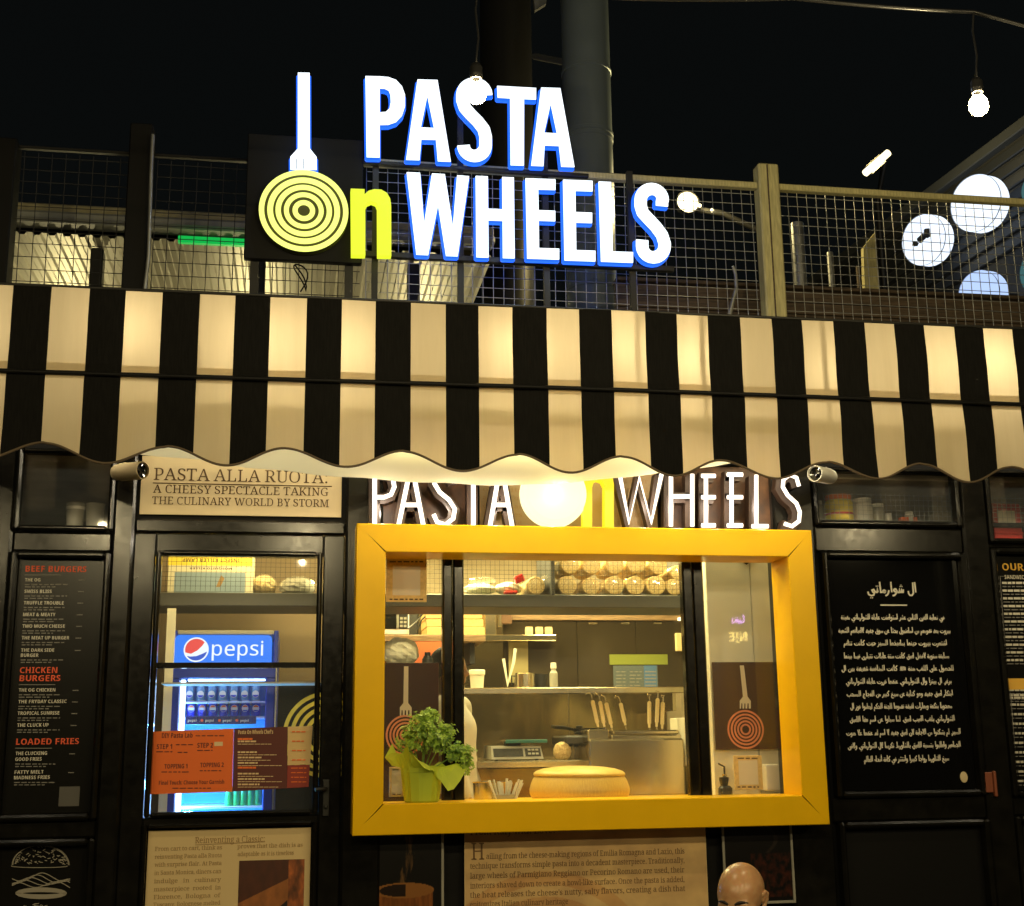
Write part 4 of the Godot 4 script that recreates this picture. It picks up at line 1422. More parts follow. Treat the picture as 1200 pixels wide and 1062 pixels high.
		"ل":
			if to_left:
				return [0.40, [tail + [[-0.16, 0.0], [-0.19, 1.20], [-0.19, 0.0], [-0.42, 0.0]]], [0, 0]]
			return [0.80, [tail + [[-0.06, 1.20], [-0.08, -0.10], [-0.28, -0.34], [-0.54, -0.34], [-0.70, -0.12], [-0.72, 0.18]]], [0, 0]]
		"م":
			if to_left:
				return [0.54, [tail + [[-0.12, 0.0]] + loop(-0.28, 0.10, 0.15) + [[-0.28, 0.0], [-0.56, 0.0]]], [0, 0]]
			return [0.56, [tail + [[-0.10, 0.0]] + loop(-0.28, 0.10, 0.15), [[-0.40, 0.02], [-0.50, -0.20], [-0.52, -0.62]]], [0, 0]]
		"ه":
			if to_left:
				return [0.66, [tail + [[-0.10, 0.0]] + loop(-0.34, 0.22, 0.22) + [[-0.34, 0.0], [-0.68, 0.0]], [[-0.34, 0.44], [-0.30, 0.0]]], [0, 0]]
			return [0.54, [tail + loop(-0.28, 0.20, 0.20)], [0, 0]]
		"ة":
			return [0.54, [tail + loop(-0.28, 0.20, 0.20)], [-0.28, 0.72]]
		"ء":
			return [0.4, [[[-0.05, 0.35], [-0.25, 0.32], [-0.08, 0.16], [-0.32, 0.10]]], [0, 0]]
		"،", ".":
			return [0.30, [[[-0.10, 0.02], [-0.16, -0.12 if ch == "،" else -0.04]]], [0, 0]]
	return [0.5, [], [0, 0]]


func arabic(st: SurfaceTool, text: String, x_right: float, baseline: float, width: float, height: float, z: float, weight := 0.15) -> void:
	# lay out once in units, then stretch to the width
	var x := 0.0
	var all := []
	var dots := []
	var joined := false
	var i := 0
	while i < text.length():
		var ch := text[i]
		if ch == " ":
			x -= 0.52
			joined = false
			i += 1
			continue
		if ch >= "0" and ch <= "9":
			x -= 0.40
			var d := {"1": [[0.14, 0.75], [0.14, 0.0]], "9": [[0.26, 0.45], [0.06, 0.50], [0.08, 0.74], [0.26, 0.74], [0.28, 0.40], [0.16, 0.0]], "5": [[0.28, 0.75], [0.06, 0.75], [0.06, 0.45], [0.26, 0.42], [0.26, 0.06], [0.04, 0.0]], "0": [[0.06, 0.1], [0.06, 0.65], [0.16, 0.75], [0.28, 0.65], [0.28, 0.1], [0.16, 0.0], [0.06, 0.1]]}
			var l := []
			for p in d[ch]:
				l.append([x + p[0], p[1]])
			all.append(l)
			joined = false
			i += 1
			continue
		if ch == "ل" and i + 1 < text.length() and text[i + 1] in ["ا", "أ", "آ", "إ"]:
			all.append([[x, 0.0] if joined else [x - 0.10, 0.02], [x - 0.36, 0.02], [x - 0.60, 1.15]])
			all.append([[x - 0.10, 1.20], [x - 0.22, 0.55], [x - 0.42, 0.06]])
			x -= 0.74
			joined = false
			i += 2
			continue
		var next := text[i + 1] if i + 1 < text.length() else " "
		var to_left := not (ch in NO_JOIN_LEFT) and not (next in " ،.") and not (ch in "،.") and next != "ء"
		var g := pen(ch, joined, to_left)
		for l in g[1]:
			var q := []
			for p in l:
				q.append([x + p[0], p[1]])
			all.append(q)
		if DOTS.has(ch):
			var dn: Array = DOTS[ch]
			var dx: float = x + g[2][0]
			var dy: float = g[2][1]
			if dn[1] == 3:
				dots.append_array([[dx - 0.11, dy], [dx + 0.11, dy], [dx, dy + 0.17]])
			elif dn[1] == 2:
				dots.append_array([[dx - 0.11, dy], [dx + 0.11, dy + 0.02]])
			else:
				dots.append([dx, dy])
		x -= g[0]
		joined = to_left
		i += 1
	var sx := width / -x
	var k := 0
	for l in all:
		var p := PackedVector2Array()
		for q in l:
			p.append(Vector2(x_right + q[0] * sx, baseline + q[1] * height))
		if p.size() > 1:
			stroke(st, p, weight * height, z, z + 0.0002 * (k % 4))
		k += 1
	for q in dots:
		var c := Vector2(x_right + q[0] * sx, baseline + q[1] * height)
		var e := 0.085 * height
		var ex := 0.085 * height
		slab(st, PackedVector2Array([c + Vector2(ex, 0), c + Vector2(0, e), c - Vector2(ex, 0), c - Vector2(0, e)]), z, z + 0.001)


# ---------------------------------------------------------------- printed boards
func board(called: String, label: String, category: String, r: Rect2, zf: float, m: Material, group := "", thick := 0.006) -> Node3D:
	var t := thing(called, label, category, Vector3(r.position.x + r.size.x / 2, r.position.y, zf), group)
	obj("board", box(Vector3(r.position.x, r.position.y, zf - thick), Vector3(r.end.x, r.end.y, zf), 0.0015), m, t)
	return t


func print_text(t: Node3D, lines: Array, m: Material, z: float) -> void:    # lines of [text, font, px left, py baseline, px width or 0, cap height in px, place]
	var st := T()
	for l in lines:
		var a := P(l[2], l[3], z)
		var u: float = P(l[2] + 10.0, l[3], z).x - a.x
		words(st, l[0], l[1], Vector2(a.x, a.y), z, l[5] * u / 10.0, l[4] * u / 10.0, l[6] if l.size() > 6 else 0)
	obj("lettering", st, m, t)


func dashes(st: SurfaceTool, x0: float, x1: float, y: float, h: float, z: float, sd: int, m_gap := 1.6) -> void:    # a line of print too small to read: short word-long marks, in pixels
	var g := RandomNumberGenerator.new()
	g.seed = sd
	var x := x0
	while x < x1 - 1.5:
		var w: float = minf(g.randf_range(2.5, 8.0), x1 - x)
		var a := P(x, y, z)
		var b := P(x + w, y - h, z)
		slab(st, PackedVector2Array([Vector2(a.x, a.y), Vector2(b.x, a.y), Vector2(b.x, b.y), Vector2(a.x, b.y)]), z, z)
		x += w + m_gap


func picture(w: int, h: int, paint: Callable) -> ImageTexture:
	var im := Image.create(w, h, false, Image.FORMAT_RGB8)
	for y in h:
		for x in w:
			im.set_pixel(x, y, paint.call(float(x) / w, float(y) / h))
	return ImageTexture.create_from_image(im)


func picture_mat(called: String, t: Texture2D, rough := 0.35) -> StandardMaterial3D:
	var m := mat(called, Color.WHITE, rough)
	m.albedo_texture = t
	m.texture_repeat = false
	return m


func build_boards() -> void:
	var noise := FastNoiseLite.new()
	noise.seed = 5
	noise.frequency = 1.0
	noise.fractal_octaves = 4
	# cream board over the door
	var r := Rect2(-0.722, 2.722, 0.919, 0.275)
	var b := board("story_board", "cream board over the door reading PASTA ALLA RUOTA", "sign", r, 0.010, M.cream_board)
	print_text(b, [["PASTA ALLA RUOTA:", serif, 180, 562.5, 208, 14.2], ["A CHEESY SPECTACLE TAKING", serif, 179, 577.5, 210, 9.6], ["THE CULINARY WORLD BY STORM", serif, 178, 590.8, 212, 9.0]], M.brown_ink, 0.012)
	var rule := T()
	var a0 := P(179, 565.8, 0.012)
	var a1 := P(389, 566.6, 0.012)
	bx(rule, Vector3(a0.x, a0.y - 0.0028, 0.0102), Vector3(a1.x, a0.y + 0.0012, 0.012))
	obj("rule", rule, M.brown_ink, b)

	# burger menu
	b = board("burger_menu", "black menu board listing beef burgers, chicken burgers and loaded fries", "menu board", Rect2(-1.2335, 1.4045, 0.372, 1.107), 0.0, M.board_black)
	var z := 0.002
	print_text(b, [["BEEF BURGERS", sans_bold, 29.5, 670, 72, 7.2], ["CHICKEN", sans_bold, 23, 789, 44, 7.2], ["BURGERS", sans_bold, 22.6, 798.5, 48, 7.2], ["LOADED FRIES", sans_bold, 18.6, 873, 74, 7.2]], M.red_ink, z)
	var items := [["THE OG", 29, 681.5, 18], ["SWISS BLISS", 28.4, 695, 32], ["TRUFFLE TROUBLE", 27.6, 708.5, 47], ["MEAT & MEATY", 26.8, 722.2, 38], ["TWO MUCH CHEESE", 26, 735.8, 50], ["THE MEAT UP BURGER", 25.2, 749.5, 56], ["THE DARK SIDE", 24.4, 764, 39], ["BURGER", 24, 770, 21],
		["THE OG CHICKEN", 21.8, 810.8, 43], ["THE FRYDAY CLASSIC", 21.2, 824.4, 57], ["TROPICAL SUNRISE", 20.4, 838, 49], ["THE CLUCK UP", 19.8, 852, 37], ["THE CLUCKING", 18, 885.2, 37], ["GOOD FRIES", 17.6, 892, 31], ["FATTY MELT", 16.8, 907.2, 34], ["MADNESS FRIES", 16.2, 913.6, 42]]
	var lines := []
	var small := T()
	var k := 0
	for i in items:
		lines.append([i[0], sans_bold, i[1], i[2], i[3], 4.1])
		if not (i[0] in ["THE DARK SIDE", "THE CLUCKING", "FATTY MELT"]):
			dashes(small, i[1], i[1] + 50, i[2] + 4.2, 1.2, z, 40 + k)
			dashes(small, i[1], i[1] + 36, i[2] + 7.0, 1.2, z, 80 + k)
		if not (i[0] in ["BURGER", "GOOD FRIES", "MADNESS FRIES"]):
			dashes(small, 92.0 - (i[2] - 681) * 0.055, 99.0 - (i[2] - 681) * 0.055, i[2] - 1, 1.1, z, 7, 0.2)
		k += 1
	for y in [674.5, 803.0, 877.5]:
		dashes(small, 29.0 - (y - 670) * 0.055, 72.0 - (y - 670) * 0.055, y, 0.9, z, 3, 0.05)
	print_text(b, lines, M.white_ink, z)
	obj("small_print", small, M.grey_ink, b)
	var q := RECT(69, 922, 93, 945, z)
	obj("pale_square", box(Vector3(q.position.x, q.position.y, z - 0.001), Vector3(q.end.x, q.end.y, z + 0.0005)), mat("dim_print", lin(0.09, 0.085, 0.075), 0.6), b)

	# burger drawing below it
	b = board("burger_picture", "black board with a sketched exploded burger under the burger menu", "picture", Rect2(-1.2335, 0.502, 0.372, 0.768), 0.0, M.board_black)
	var ink := T()
	var g := RandomNumberGenerator.new()
	g.seed = 12
	for s in 90:                                    # sesame bun: short pen marks over a dome
		var u := g.randf_range(-1.0, 1.0)
		var v := sqrt(maxf(0.0, 1.0 - u * u)) * g.randf()
		var c := P(48 + u * 31, 1013 - v * 22, z)
		var d := Vector2(g.randf_range(-0.007, 0.007), g.randf_range(-0.003, 0.004))
		stroke(ink, PackedVector2Array([Vector2(c.x, c.y) - d, Vector2(c.x, c.y) + d]), 0.003, z, z + 0.0002 * (s % 3))
	for s in 3:                                     # the bun's outline, drawn twice over, and its flat foot
		var l := PackedVector2Array()
		for i in 25:
			var an := PI * i / 24.0
			var c := P(48 + 33 * cos(an) - s, 1014 - (23.5 - s) * sin(an) if s < 2 else 1015 + 2.0 * sin(an), z)
			l.append(Vector2(c.x, c.y))
		stroke(ink, l, 0.0026, z, z + 0.0002 * s)
	for s in 5:
		var l := PackedVector2Array()
		for i in 24:
			var u := i / 23.0
			var c := P(14 + 68 * u, 1027 + s * 2.2 + 4.0 * sin(u * 9.0 + s) + (6.0 * absf(u - 0.5)), z)
			l.append(Vector2(c.x, c.y))
		stroke(ink, l, 0.0032, z, z + 0.0002 * s)
	for s in 7:
		var l := PackedVector2Array()
		for i in 20:
			var an := PI * 2.0 * i / 19.0
			var c := P(48 + (30 - s * 1.2) * cos(an), 1047 + (6.5 - s * 0.8) * sin(an), z)
			l.append(Vector2(c.x, c.y))
		stroke(ink, l, 0.0028, z, z + 0.0002 * (s % 4))
	for s in 60:
		var an := g.randf() * TAU
		var rr := sqrt(g.randf())
		var c := P(46 + 30 * rr * cos(an), 1068 + 9 * rr * sin(an), z)
		stroke(ink, PackedVector2Array([Vector2(c.x, c.y), Vector2(c.x + 0.012, c.y + g.randf_range(-0.003, 0.003))]), 0.003, z, z + 0.0002 * (s % 3))
	obj("drawing", ink, mat("chalk_ink", lin(0.34, 0.31, 0.25), 0.7), b)

	# Arabic story board
	b = board("arabic_board", "glossy black glass board with white Arabic story beside the yellow frame", "sign", Rect2(2.590, 1.432, 0.708, 1.122), 0.0, M.gloss_black)
	var ar := T()
	var story := [["في نهاية القرن الثامن عشر استوطنت عائلة الشوارماتي مدينة", 986, 1107, 726], ["بيروت بعد قدومهم من اسطنبول بحثا عن سوق جديد لأطباقهم الشهية", 983, 1114, 741.5], ["اشتهرت بيروت حينها بمطبخها المميز حيث كانت تنظم", 989, 1110, 756], ["مسابقة سنوية لأفضل طبق كانت ستة عائلات تتبارى فيما بينها", 989, 1112.5, 771],
		["للحصول على اللقب سنة 1950. كانت المنافسة شديدة بين ال", 986.5, 1118, 785.5], ["برغر، ال بيتزا وال الشوارماتي، عندها قررت عائلة الشوارماتي", 991.8, 1115.5, 800.5], ["ابتكار طبق جديد وهو كناية عن سيخ كبير من الدجاج المسحب", 992.5, 1117, 815], ["مصحوبا بنكهة وبهارات لذيذة قدموها للجنة الحكم ليعلنوا فوز ال", 996.7, 1115.8, 829.5],
		["الشوارماتي بلقب اطيب طبق. لما سئلوا عن اسم هذا الطبق", 996, 1119, 844.5], ["المميز، لم يتمكنوا من الاجابة لأن طبق جديد لا اسم له، عندها علا صوت", 992, 1126, 860], ["الجماهير وطالبوا بتسمية الطبق بالشاورما، تكريما لال الشوارماتي، ولاقى", 994, 1126, 875], ["سيخ الشاورما رواجا كبيرا وانتشر في كافة أنحاء العالم.", 1012, 1112, 891]]
	for s in story:
		var e := P(s[2], s[3], z)
		var l0 := P(s[1], s[3], z)
		arabic(ar, s[0], e.x, e.y, e.x - l0.x, 0.0215, z, 0.24)
	var te := P(1074.5, 694.5, z)
	arabic(ar, "ال شوارماتي", te.x, te.y, te.x - P(1017, 694.5, z).x, 0.042, z, 0.20)
	obj("lettering", ar, M.white_ink, b)
	var ul := T()
	var u0 := P(1032, 710, z)
	var u1 := P(1063, 708.6, z)
	bx(ul, Vector3(u0.x, u0.y, z - 0.001), Vector3(u1.x, u1.y, z + 0.0005))
	obj("rule", ul, M.white_ink, b)
	var mk := T()
	var mc := P(1130, 911, 0.004)
	lathe(mk, Vector3(mc.x, mc.y, 0.0), [[0.020, 0.0], [0.019, 0.004], [0.0, 0.005]], 14, Basis(Vector3.RIGHT, PI / 2).scaled(Vector3(1, 1.35, 1)))
	obj("round_sticker", mk, M.cream_board, b)

	# menu at the right edge
	b = board("sandwich_menu", "black menu board with amber heading OUR at the far right bay", "menu board", Rect2(3.497, 1.420, 0.77, 1.162), 0.0, M.board_black)
	print_text(b, [["OUR", sans_bold, 1175, 668.5, 25, 7.6]], M.amber_ink, z)
	print_text(b, [["SANDWICHES", sans_bold, 1177.5, 678.6, 32, 4.2]], M.white_ink, z)
	var wl := T()
	var gl := T()
	for i in 13:
		var y := 684.5 + i * 9.05 + (0 if i < 11 else 26)
		var x := 1174.5 + (y - 684) * 0.062
		dashes(wl, x, x + 62, y, 2.5, z, 300 + i, 1.2)
		dashes(gl, x + 0.5, x + 70, y + 3.6, 1.1, z, 400 + i)
	for i in 10:
		var y := 816.0 + i * 11.2
		var x := 1182.5 + (y - 816) * 0.062
		dashes(wl, x, x + 50, y, 2.6, z, 500 + i, 1.2)
		dashes(gl, x + 0.5, x + 60, y + 4.0, 1.1, z, 600 + i)
	obj("item_print", wl, M.white_ink, b)
	obj("small_print", gl, M.grey_ink, b)
	var yb := RECT(1182, 795, 1300, 808, z)
	obj("amber_band", box(Vector3(yb.position.x, yb.position.y, z - 0.001), Vector3(4.25, yb.end.y, z + 0.0005)), M.amber_ink, b)
	var fl := T()
	stroke(fl, W([[1180, 675.5], [1172, 675.5], [1181, 800]], z), 0.003, z, z + 0.0004)
	stroke(fl, W([[1180, 809], [1184.5, 813], [1193, 925]], z), 0.003, z, z + 0.0004)
	obj("rule", fl, M.grey_ink, b)

	# poster on the lower half of the door
	b = board("door_poster", "tan poster headed Reinventing a Classic on the door's lower panel", "poster", Rect2(-0.614, 0.53, 0.702, 0.792), 0.006, M.tan_paper, "", 0.004)
	z = 0.008
	print_text(b, [["Reinventing a Classic:", serif, 228.5, 988.5, 82, 6.8]], M.faded_ink, z)
	var col := [["From cart to cart, think as", 997.5, 79], ["reinventing Pasta alla Ruota", 1006.8, 79], ["with surprise flair. At Pasta", 1016, 79], ["in Santa Monica, diners can", 1025.6, 79], ["indulge   in   culinary", 1035.4, 79], ["masterpiece  rooted  in", 1044.8, 79], ["Florence,  Bologna  of", 1054, 79], ["Tuscany, Bolognese melted", 1063, 79], ["in the heart of the wheel", 1072.5, 79]]
	lines = []
	for c in col:
		lines.append([c[0], serif, 181.5 - (c[1] - 997) * 0.03, c[1], c[2], 4.6])
	lines.append(["proves that the dish is as", serif, 278, 994.5, 77, 4.6])
	lines.append(["adaptable as it is timeless", serif, 278.5, 1003.6, 66, 4.6])
	print_text(b, lines, M.faded_ink, z)
	var rl := T()
	stroke(rl, W([[228.5, 990.4], [310.5, 986.6]], z), 0.0022, z, z + 0.0003)
	obj("rule", rl, M.faded_ink, b)
	var photo := picture(180, 220, func(u: float, v: float) -> Color:
		var n := noise.get_noise_2d(u * 6.0, v * 6.0)
		var c := Color(0.60, 0.36, 0.16)
		if v < 0.30 - u * 0.22:
			c = Color(0.30, 0.14, 0.06)
		elif u > 0.12 and u < 0.75 and v > 0.60 - u * 0.42:
			c = Color(0.10, 0.045, 0.03)
			if u < 0.14 + 0.02 or absf(u - 0.34) < 0.012 or absf(u - 0.60) < 0.01:
				c = Color(0.5, 0.33, 0.2)
		if Vector2((u - 0.24) * 1.1, v - 0.86).length() < 0.075 or Vector2((u - 0.56) * 1.1, v - 0.93).length() < 0.06 or Vector2(u - 0.30, v - 1.0).length() < 0.09:
			c = Color(0.66, 0.46, 0.27)
		if u > 0.75:
			c = Color(0.52, 0.28, 0.12) * (1.0 + n * 0.5)
		return Color(c.r * (1.0 + n * 0.16), c.g * (1.0 + n * 0.16), c.b * (1.0 + n * 0.2)))
	var pr := RECT(279, 1008, 356, 1090, z)
	obj("photo", T_sheet(Rect2(pr.position.x, 0.60, pr.size.x, pr.end.y - 0.60), z), picture_mat("street_photo", photo, 0.5), b)

	# under the serving window: story sheet between two framed pictures
	var sheet_tex := picture(300, 220, func(u: float, v: float) -> Color:
		var n := noise.get_noise_2d(u * 5.0, v * 5.0) * 0.10
		var c := Color(0.84, 0.70, 0.48)
		for k2 in 5:
			var d := Vector2((u - 0.32) * 1.45, v - 0.95).length()
			if absf(d - 0.18 - k2 * 0.13) < 0.035:
				c = Color(0.80, 0.62, 0.40)
		if v > 0.42 and u > 0.62 and posmod(int(u * 26.0), 2) == 0:
			c = Color(0.90, 0.76, 0.52)
		return Color(c.r + n, c.g + n, c.b + n * 0.6))
	b = thing("story_sheet", "tan printed sheet of text hanging under the yellow serving frame", "poster", Vector3(1.34, 0.45, 0.034))
	obj("sheet", T_sheet(Rect2(0.775, 0.45, 1.125, 0.842), 0.034), picture_mat("story_paper", sheet_tex, 0.4), b)
	obj("backing", box(Vector3(0.772, 0.447, 0.0305), Vector3(1.903, 1.294, 0.0335)), M.tan_paper, b)
	z = 0.036
	print_text(b, [["H", serif, 552.5, 1008, 15, 18.0], ["From Italy with Love:", serif, 551, 979, 100, 8.0], ["ailing from the cheese-making regions of Emilia Romagna and Lazio, this", serif, 570, 1007, 238, 6.0], ["technique transforms simple pasta into a decadent masterpiece. Traditionally,", serif, 551, 1018.5, 258, 6.0], ["large wheels of Parmigiano Reggiano or Pecorino Romano are used, their", serif, 551, 1030, 258, 6.0], ["interiors shaved down to create a bowl-like surface. Once the pasta is added,", serif, 551, 1041.5, 258, 6.0], ["the heat releases the cheese's nutty, salty flavors, creating a dish that", serif, 551, 1052.5, 259, 6.0], ["epitomizes Italian culinary heritage", serif, 551, 1063.5, 116, 6.0]], M.sepia_ink, z)
	var bowl := picture(140, 200, func(u: float, v: float) -> Color:
		var c := Color(0.035, 0.022, 0.012)
		v *= 1.75
		var n := noise.get_noise_2d(u * 16.0, v * 4.0)
		var x := u - 0.52 - 0.05 * sin(v * 9.0)
		var w := 0.05 + 0.06 * v
		if v > 0.04 and v < 0.52 and absf(x) < w and n > -0.15:
			c = Color(0.36, 0.26, 0.15) * (0.7 + n)
		var d := Vector2((u - 0.48) / 0.42, (v - 0.56) / 0.075).length()
		if (u > 0.08 and u < 0.88 and v > 0.56 and v < 0.86) and d > 1.0:
			c = Color(0.48, 0.28, 0.12) * (1.0 + n * 0.3)
		if d < 1.0:
			c = Color(0.55, 0.36, 0.17) if d > 0.80 or u > 0.5 else Color(0.12, 0.06, 0.03)
		return c)
	var plate := picture(140, 200, func(u: float, v: float) -> Color:
		var n := noise.get_noise_2d(u * 9.0, v * 7.0)
		var c := Color(0.03, 0.018, 0.012)
		if v > 0.38 and v < 0.95 and u > 0.38 and n > -0.2:
			c = Color(0.16, 0.065, 0.035) * (1.0 + n)
		if absf(u - 0.62 - 0.16 * sin(v * 8.0)) < 0.03 and v < 0.38:
			c = Color(0.15, 0.12, 0.10)
		return c)
	for q2 in [[Rect2(0.345, 0.52, 0.322, 0.775), bowl, "framed dark photograph of pasta lifted from a bowl, under the potted plant", "pasta_photo"], [Rect2(1.992, 0.948, 0.322, 0.345), plate, "framed dark photograph of a dish, behind the bald person", "dish_photo"]]:
		var fr := thing("framed_photo", q2[2], "picture", Vector3(q2[0].position.x + 0.16, q2[0].position.y, 0.034), "framed photographs under the serving window")
		obj("photo", T_sheet(q2[0], 0.033), picture_mat(q2[3], q2[1], 0.3), fr)
		panel_strip(fr, q2[0], 0.031, 0.040, 0.012)
	# print behind the neon letters
	var tr := board("transom_poster", "tan printed sheet behind the neon letters above the yellow frame", "poster", Rect2(P(562, 590, 0.004).x, 2.665, P(770, 590, 0.004).x - P(562, 590, 0.004).x, 0.345), 0.004, mat("old_paper", lin(0.36, 0.25, 0.115), 0.7))
	lines = []
	for i in 7:
		lines.append([["masterpiece", "the pasta", "owes its", "a wheel of", "cheese, as", "in flames", "and served"][i], serif, 566, 556.0 + i * 9.8, 46, 4.8])
		lines.append([["of tradition", "and flair", "hollowed", "by hand and", "tossed in", "the warm", "at table"][i], serif, 716, 556.0 + i * 9.8, 44, 4.8])
	print_text(tr, lines, M.faded_ink, 0.006)
	for q3 in [[416.0, 545.0, "brown photograph behind the neon letters PASTA"], [775.0, 948.0, "brown photograph behind the neon letters WHEELS"]]:
		var x0 := P(q3[0], 590, 0.004).x
		var x1 := P(q3[1], 590, 0.004).x
		var brown := picture(160, 60, func(u: float, v: float) -> Color:
			var n := noise.get_noise_2d(u * 7.0 + q3[0], v * 3.0)
			return Color(0.30 + 0.14 * n, 0.19 + 0.10 * n, 0.10 + 0.06 * n))
		tag(obj("transom_photo", T_sheet(Rect2(x0, 2.665, x1 - x0, 0.345), 0.004), picture_mat("brown_photo_%d" % int(q3[0]), brown, 0.5)), q3[2], "picture")


func panel_strip(parent: Node3D, r: Rect2, zb: float, zf: float, w: float) -> void:
	for b in [[r.position.x - w, r.position.y - w, r.position.x, r.end.y + 0.0], [r.end.x, r.position.y - w, r.end.x + w, r.end.y + 0.0], [r.position.x, r.position.y - w, r.end.x, r.position.y]]:
		obj("frame_strip", box(Vector3(b[0], b[1], zb), Vector3(b[2], b[3], zf), 0.002), M.galvanised if false else M.grey_plastic, parent)


# ---------------------------------------------------------------- the kitchen behind the serving window
func crumple(st: SurfaceTool, at: Vector3, size: Vector3, sd: int, amount := 0.22, n := 18, rows := 12) -> void:     # a creased bag
	var g := FastNoiseLite.new()
	g.seed = sd
	g.frequency = 1.6
	g.fractal_octaves = 3
	g.noise_type = FastNoiseLite.TYPE_CELLULAR
	var v := []
	for i in rows + 1:
		var row := []
		for k in n:
			var la := PI * i / rows - PI / 2
			var lo := TAU * k / n
			var d := Vector3(cos(la) * cos(lo), sin(la), cos(la) * sin(lo))
			var r := 1.0 + amount * (g.get_noise_3dv(d * 2.0) + 0.4)
			var p := d * r
			p.y = maxf(p.y, -0.8)
			row.append(at + p * size / 2.0)
		v.append(row)
	for i in rows:
		for k in n:
			var l := (k + 1) % n
			var mid := (v[i][k] + v[i + 1][l]) / 2.0 - at as Vector3
			tri(st, v[i][k], v[i][l], v[i + 1][l], mid)
			tri(st, v[i][k], v[i + 1][l], v[i + 1][k], mid)


func build_kitchen() -> void:
	# ceiling light panels
	for x in [0.75, 1.75]:
		for zz in [-0.75, -1.55]:
			var l := thing("ceiling_light", "warm square light panel on the kitchen ceiling", "lamp", Vector3(x, CEILING, zz), "light panels on the kitchen ceiling")
			obj("light_panel", box(Vector3(x - 0.22, CEILING - 0.022, zz - 0.14), Vector3(x + 0.22, CEILING - 0.018, zz + 0.14)), M.kitchen_glow, l)
			obj("frame", box(Vector3(x - 0.24, CEILING - 0.017, zz - 0.16), Vector3(x + 0.24, CEILING - 0.002, zz + 0.16)), M.white_plastic, l)
			var a := AreaLight3D.new()
			a.name = "light"
			a.light_color = Color(1.0, 0.93, 0.63)
			a.light_energy = 2.7
			a.area_size = Vector2(0.44, 0.28)
			a.shadow_enabled = true
			a.rotation_degrees = Vector3(-90, 0, 0)
			l.add_child(a)
			a.position = Vector3(0, -0.026, 0)
	var l2 := thing("ceiling_light", "warm square light panel above the drinks fridge", "lamp", Vector3(-0.25, CEILING, -0.35), "light panels on the kitchen ceiling")
	obj("light_panel", box(Vector3(-0.45, CEILING - 0.022, -0.44), Vector3(-0.05, CEILING - 0.018, -0.26)), M.kitchen_glow, l2)
	var l3 := thing("ceiling_light", "long warm light tube added inside the serving window to brighten the white cabinet", "lamp", Vector3(1.4, CEILING, -0.30), "light panels on the kitchen ceiling")
	obj("light_tube", box(Vector3(0.55, CEILING - 0.05, -0.32), Vector3(2.35, CEILING - 0.02, -0.28), 0.006), M.kitchen_glow, l3)  # unseen tube, added to brighten the white cabinet and posters
	for x in [0.7, 1.15, 1.6, 2.05, 2.3]:
		lamp(l3, Vector3(x, CEILING - 0.10, -0.30), Color(1.0, 0.93, 0.66), 0.16, 0.03)
	lamp(l2, Vector3(-0.25, CEILING - 0.12, -0.35), Color(1.0, 0.91, 0.62), 0.6, 0.08)

	# the long upper shelf with its wire guard
	var zs := -0.60
	var y1 := P(650, 697, zs).y
	var y0 := P(650, 712, zs).y
	var s := thing("upper_shelf", "long grey shelf with wire guard inside the serving window", "shelf", Vector3(1.0, y0, -0.8))
	obj("shelf_board", box(Vector3(KITCHEN_LEFT + 0.02, y0, -1.02), Vector3(KITCHEN_RIGHT - 0.02, y1, zs), 0.004), M.grey_shelf, s)
	for q in [648.0, 806.0]:
		var x := P(q, 680, zs).x
		obj("divider", box(Vector3(x - 0.011, y1, -1.0), Vector3(x + 0.011, CEILING, zs), 0.003), M.grey_shelf, s)
	var wm := T()
	wire_panel(wm, KITCHEN_LEFT + 0.03, KITCHEN_RIGHT - 0.03, y1 + 0.004, 2.82, zs + 0.016, 0.0245, 0.0009)
	obj("wire_guard", wm, M.dark_metal, s).set_meta("kind", "stuff")
	# round breads packed in film, in two rows
	var pack := 0
	for q in [[628.0, 690.5, 11.5], [664.5, 689.5, 12.0], [692.0, 689.3, 11.0], [720.0, 690.0, 12.0], [744.0, 689.3, 12.0], [768.5, 689.3, 12.2], [790.0, 690.0, 10.5], [693.0, 665.5, 12.0], [720.0, 665.0, 12.0], [745.5, 664.3, 12.5], [770.5, 665.3, 12.0], [793.0, 667.0, 9.0], [668.0, 665.0, 12.0]]:
		var zf := -0.66
		var c := P(q[0], q[1], zf)
		var r: float = P(q[0] + q[2], q[1], zf).x - c.x
		c.y = y1 + r * (1.0 if q[1] > 680 else 2.98)
		var t := thing("bread_pack", "stack of round flat breads in clear film on the upper shelf, %s" % ("lower row" if q[1] > 680 else "upper row"), "bread", Vector3(c.x, c.y - r, c.z), "film packed breads on the upper shelf, %s" % ("lower row" if q[1] > 680 else "upper row"))
		var b := T()
		var prof := []
		for i in 13:
			prof.append([r * (0.90 + 0.03 * sin(i * 2.4)), -i * 0.020 + 0.006])
			prof.append([r * (0.93 + 0.02 * sin(i * 1.7)), -i * 0.020 - 0.010])
		prof.reverse()
		prof.append([r * 0.86, 0.010])
		prof.append([0.0, 0.012])
		lathe(b, Vector3(c.x, c.y, c.z), prof, 22, Basis(Vector3.RIGHT, PI / 2))
		obj("bread_stack", b, M.bread, t)
		var f := T()
		crumple(f, Vector3(c.x, c.y, c.z - 0.10), Vector3(r * 2.0, r * 2.0, 0.30), 50 + pack, 0.10, 22, 14)
		obj("film", f, M.plastic_film, t)
		pack += 1
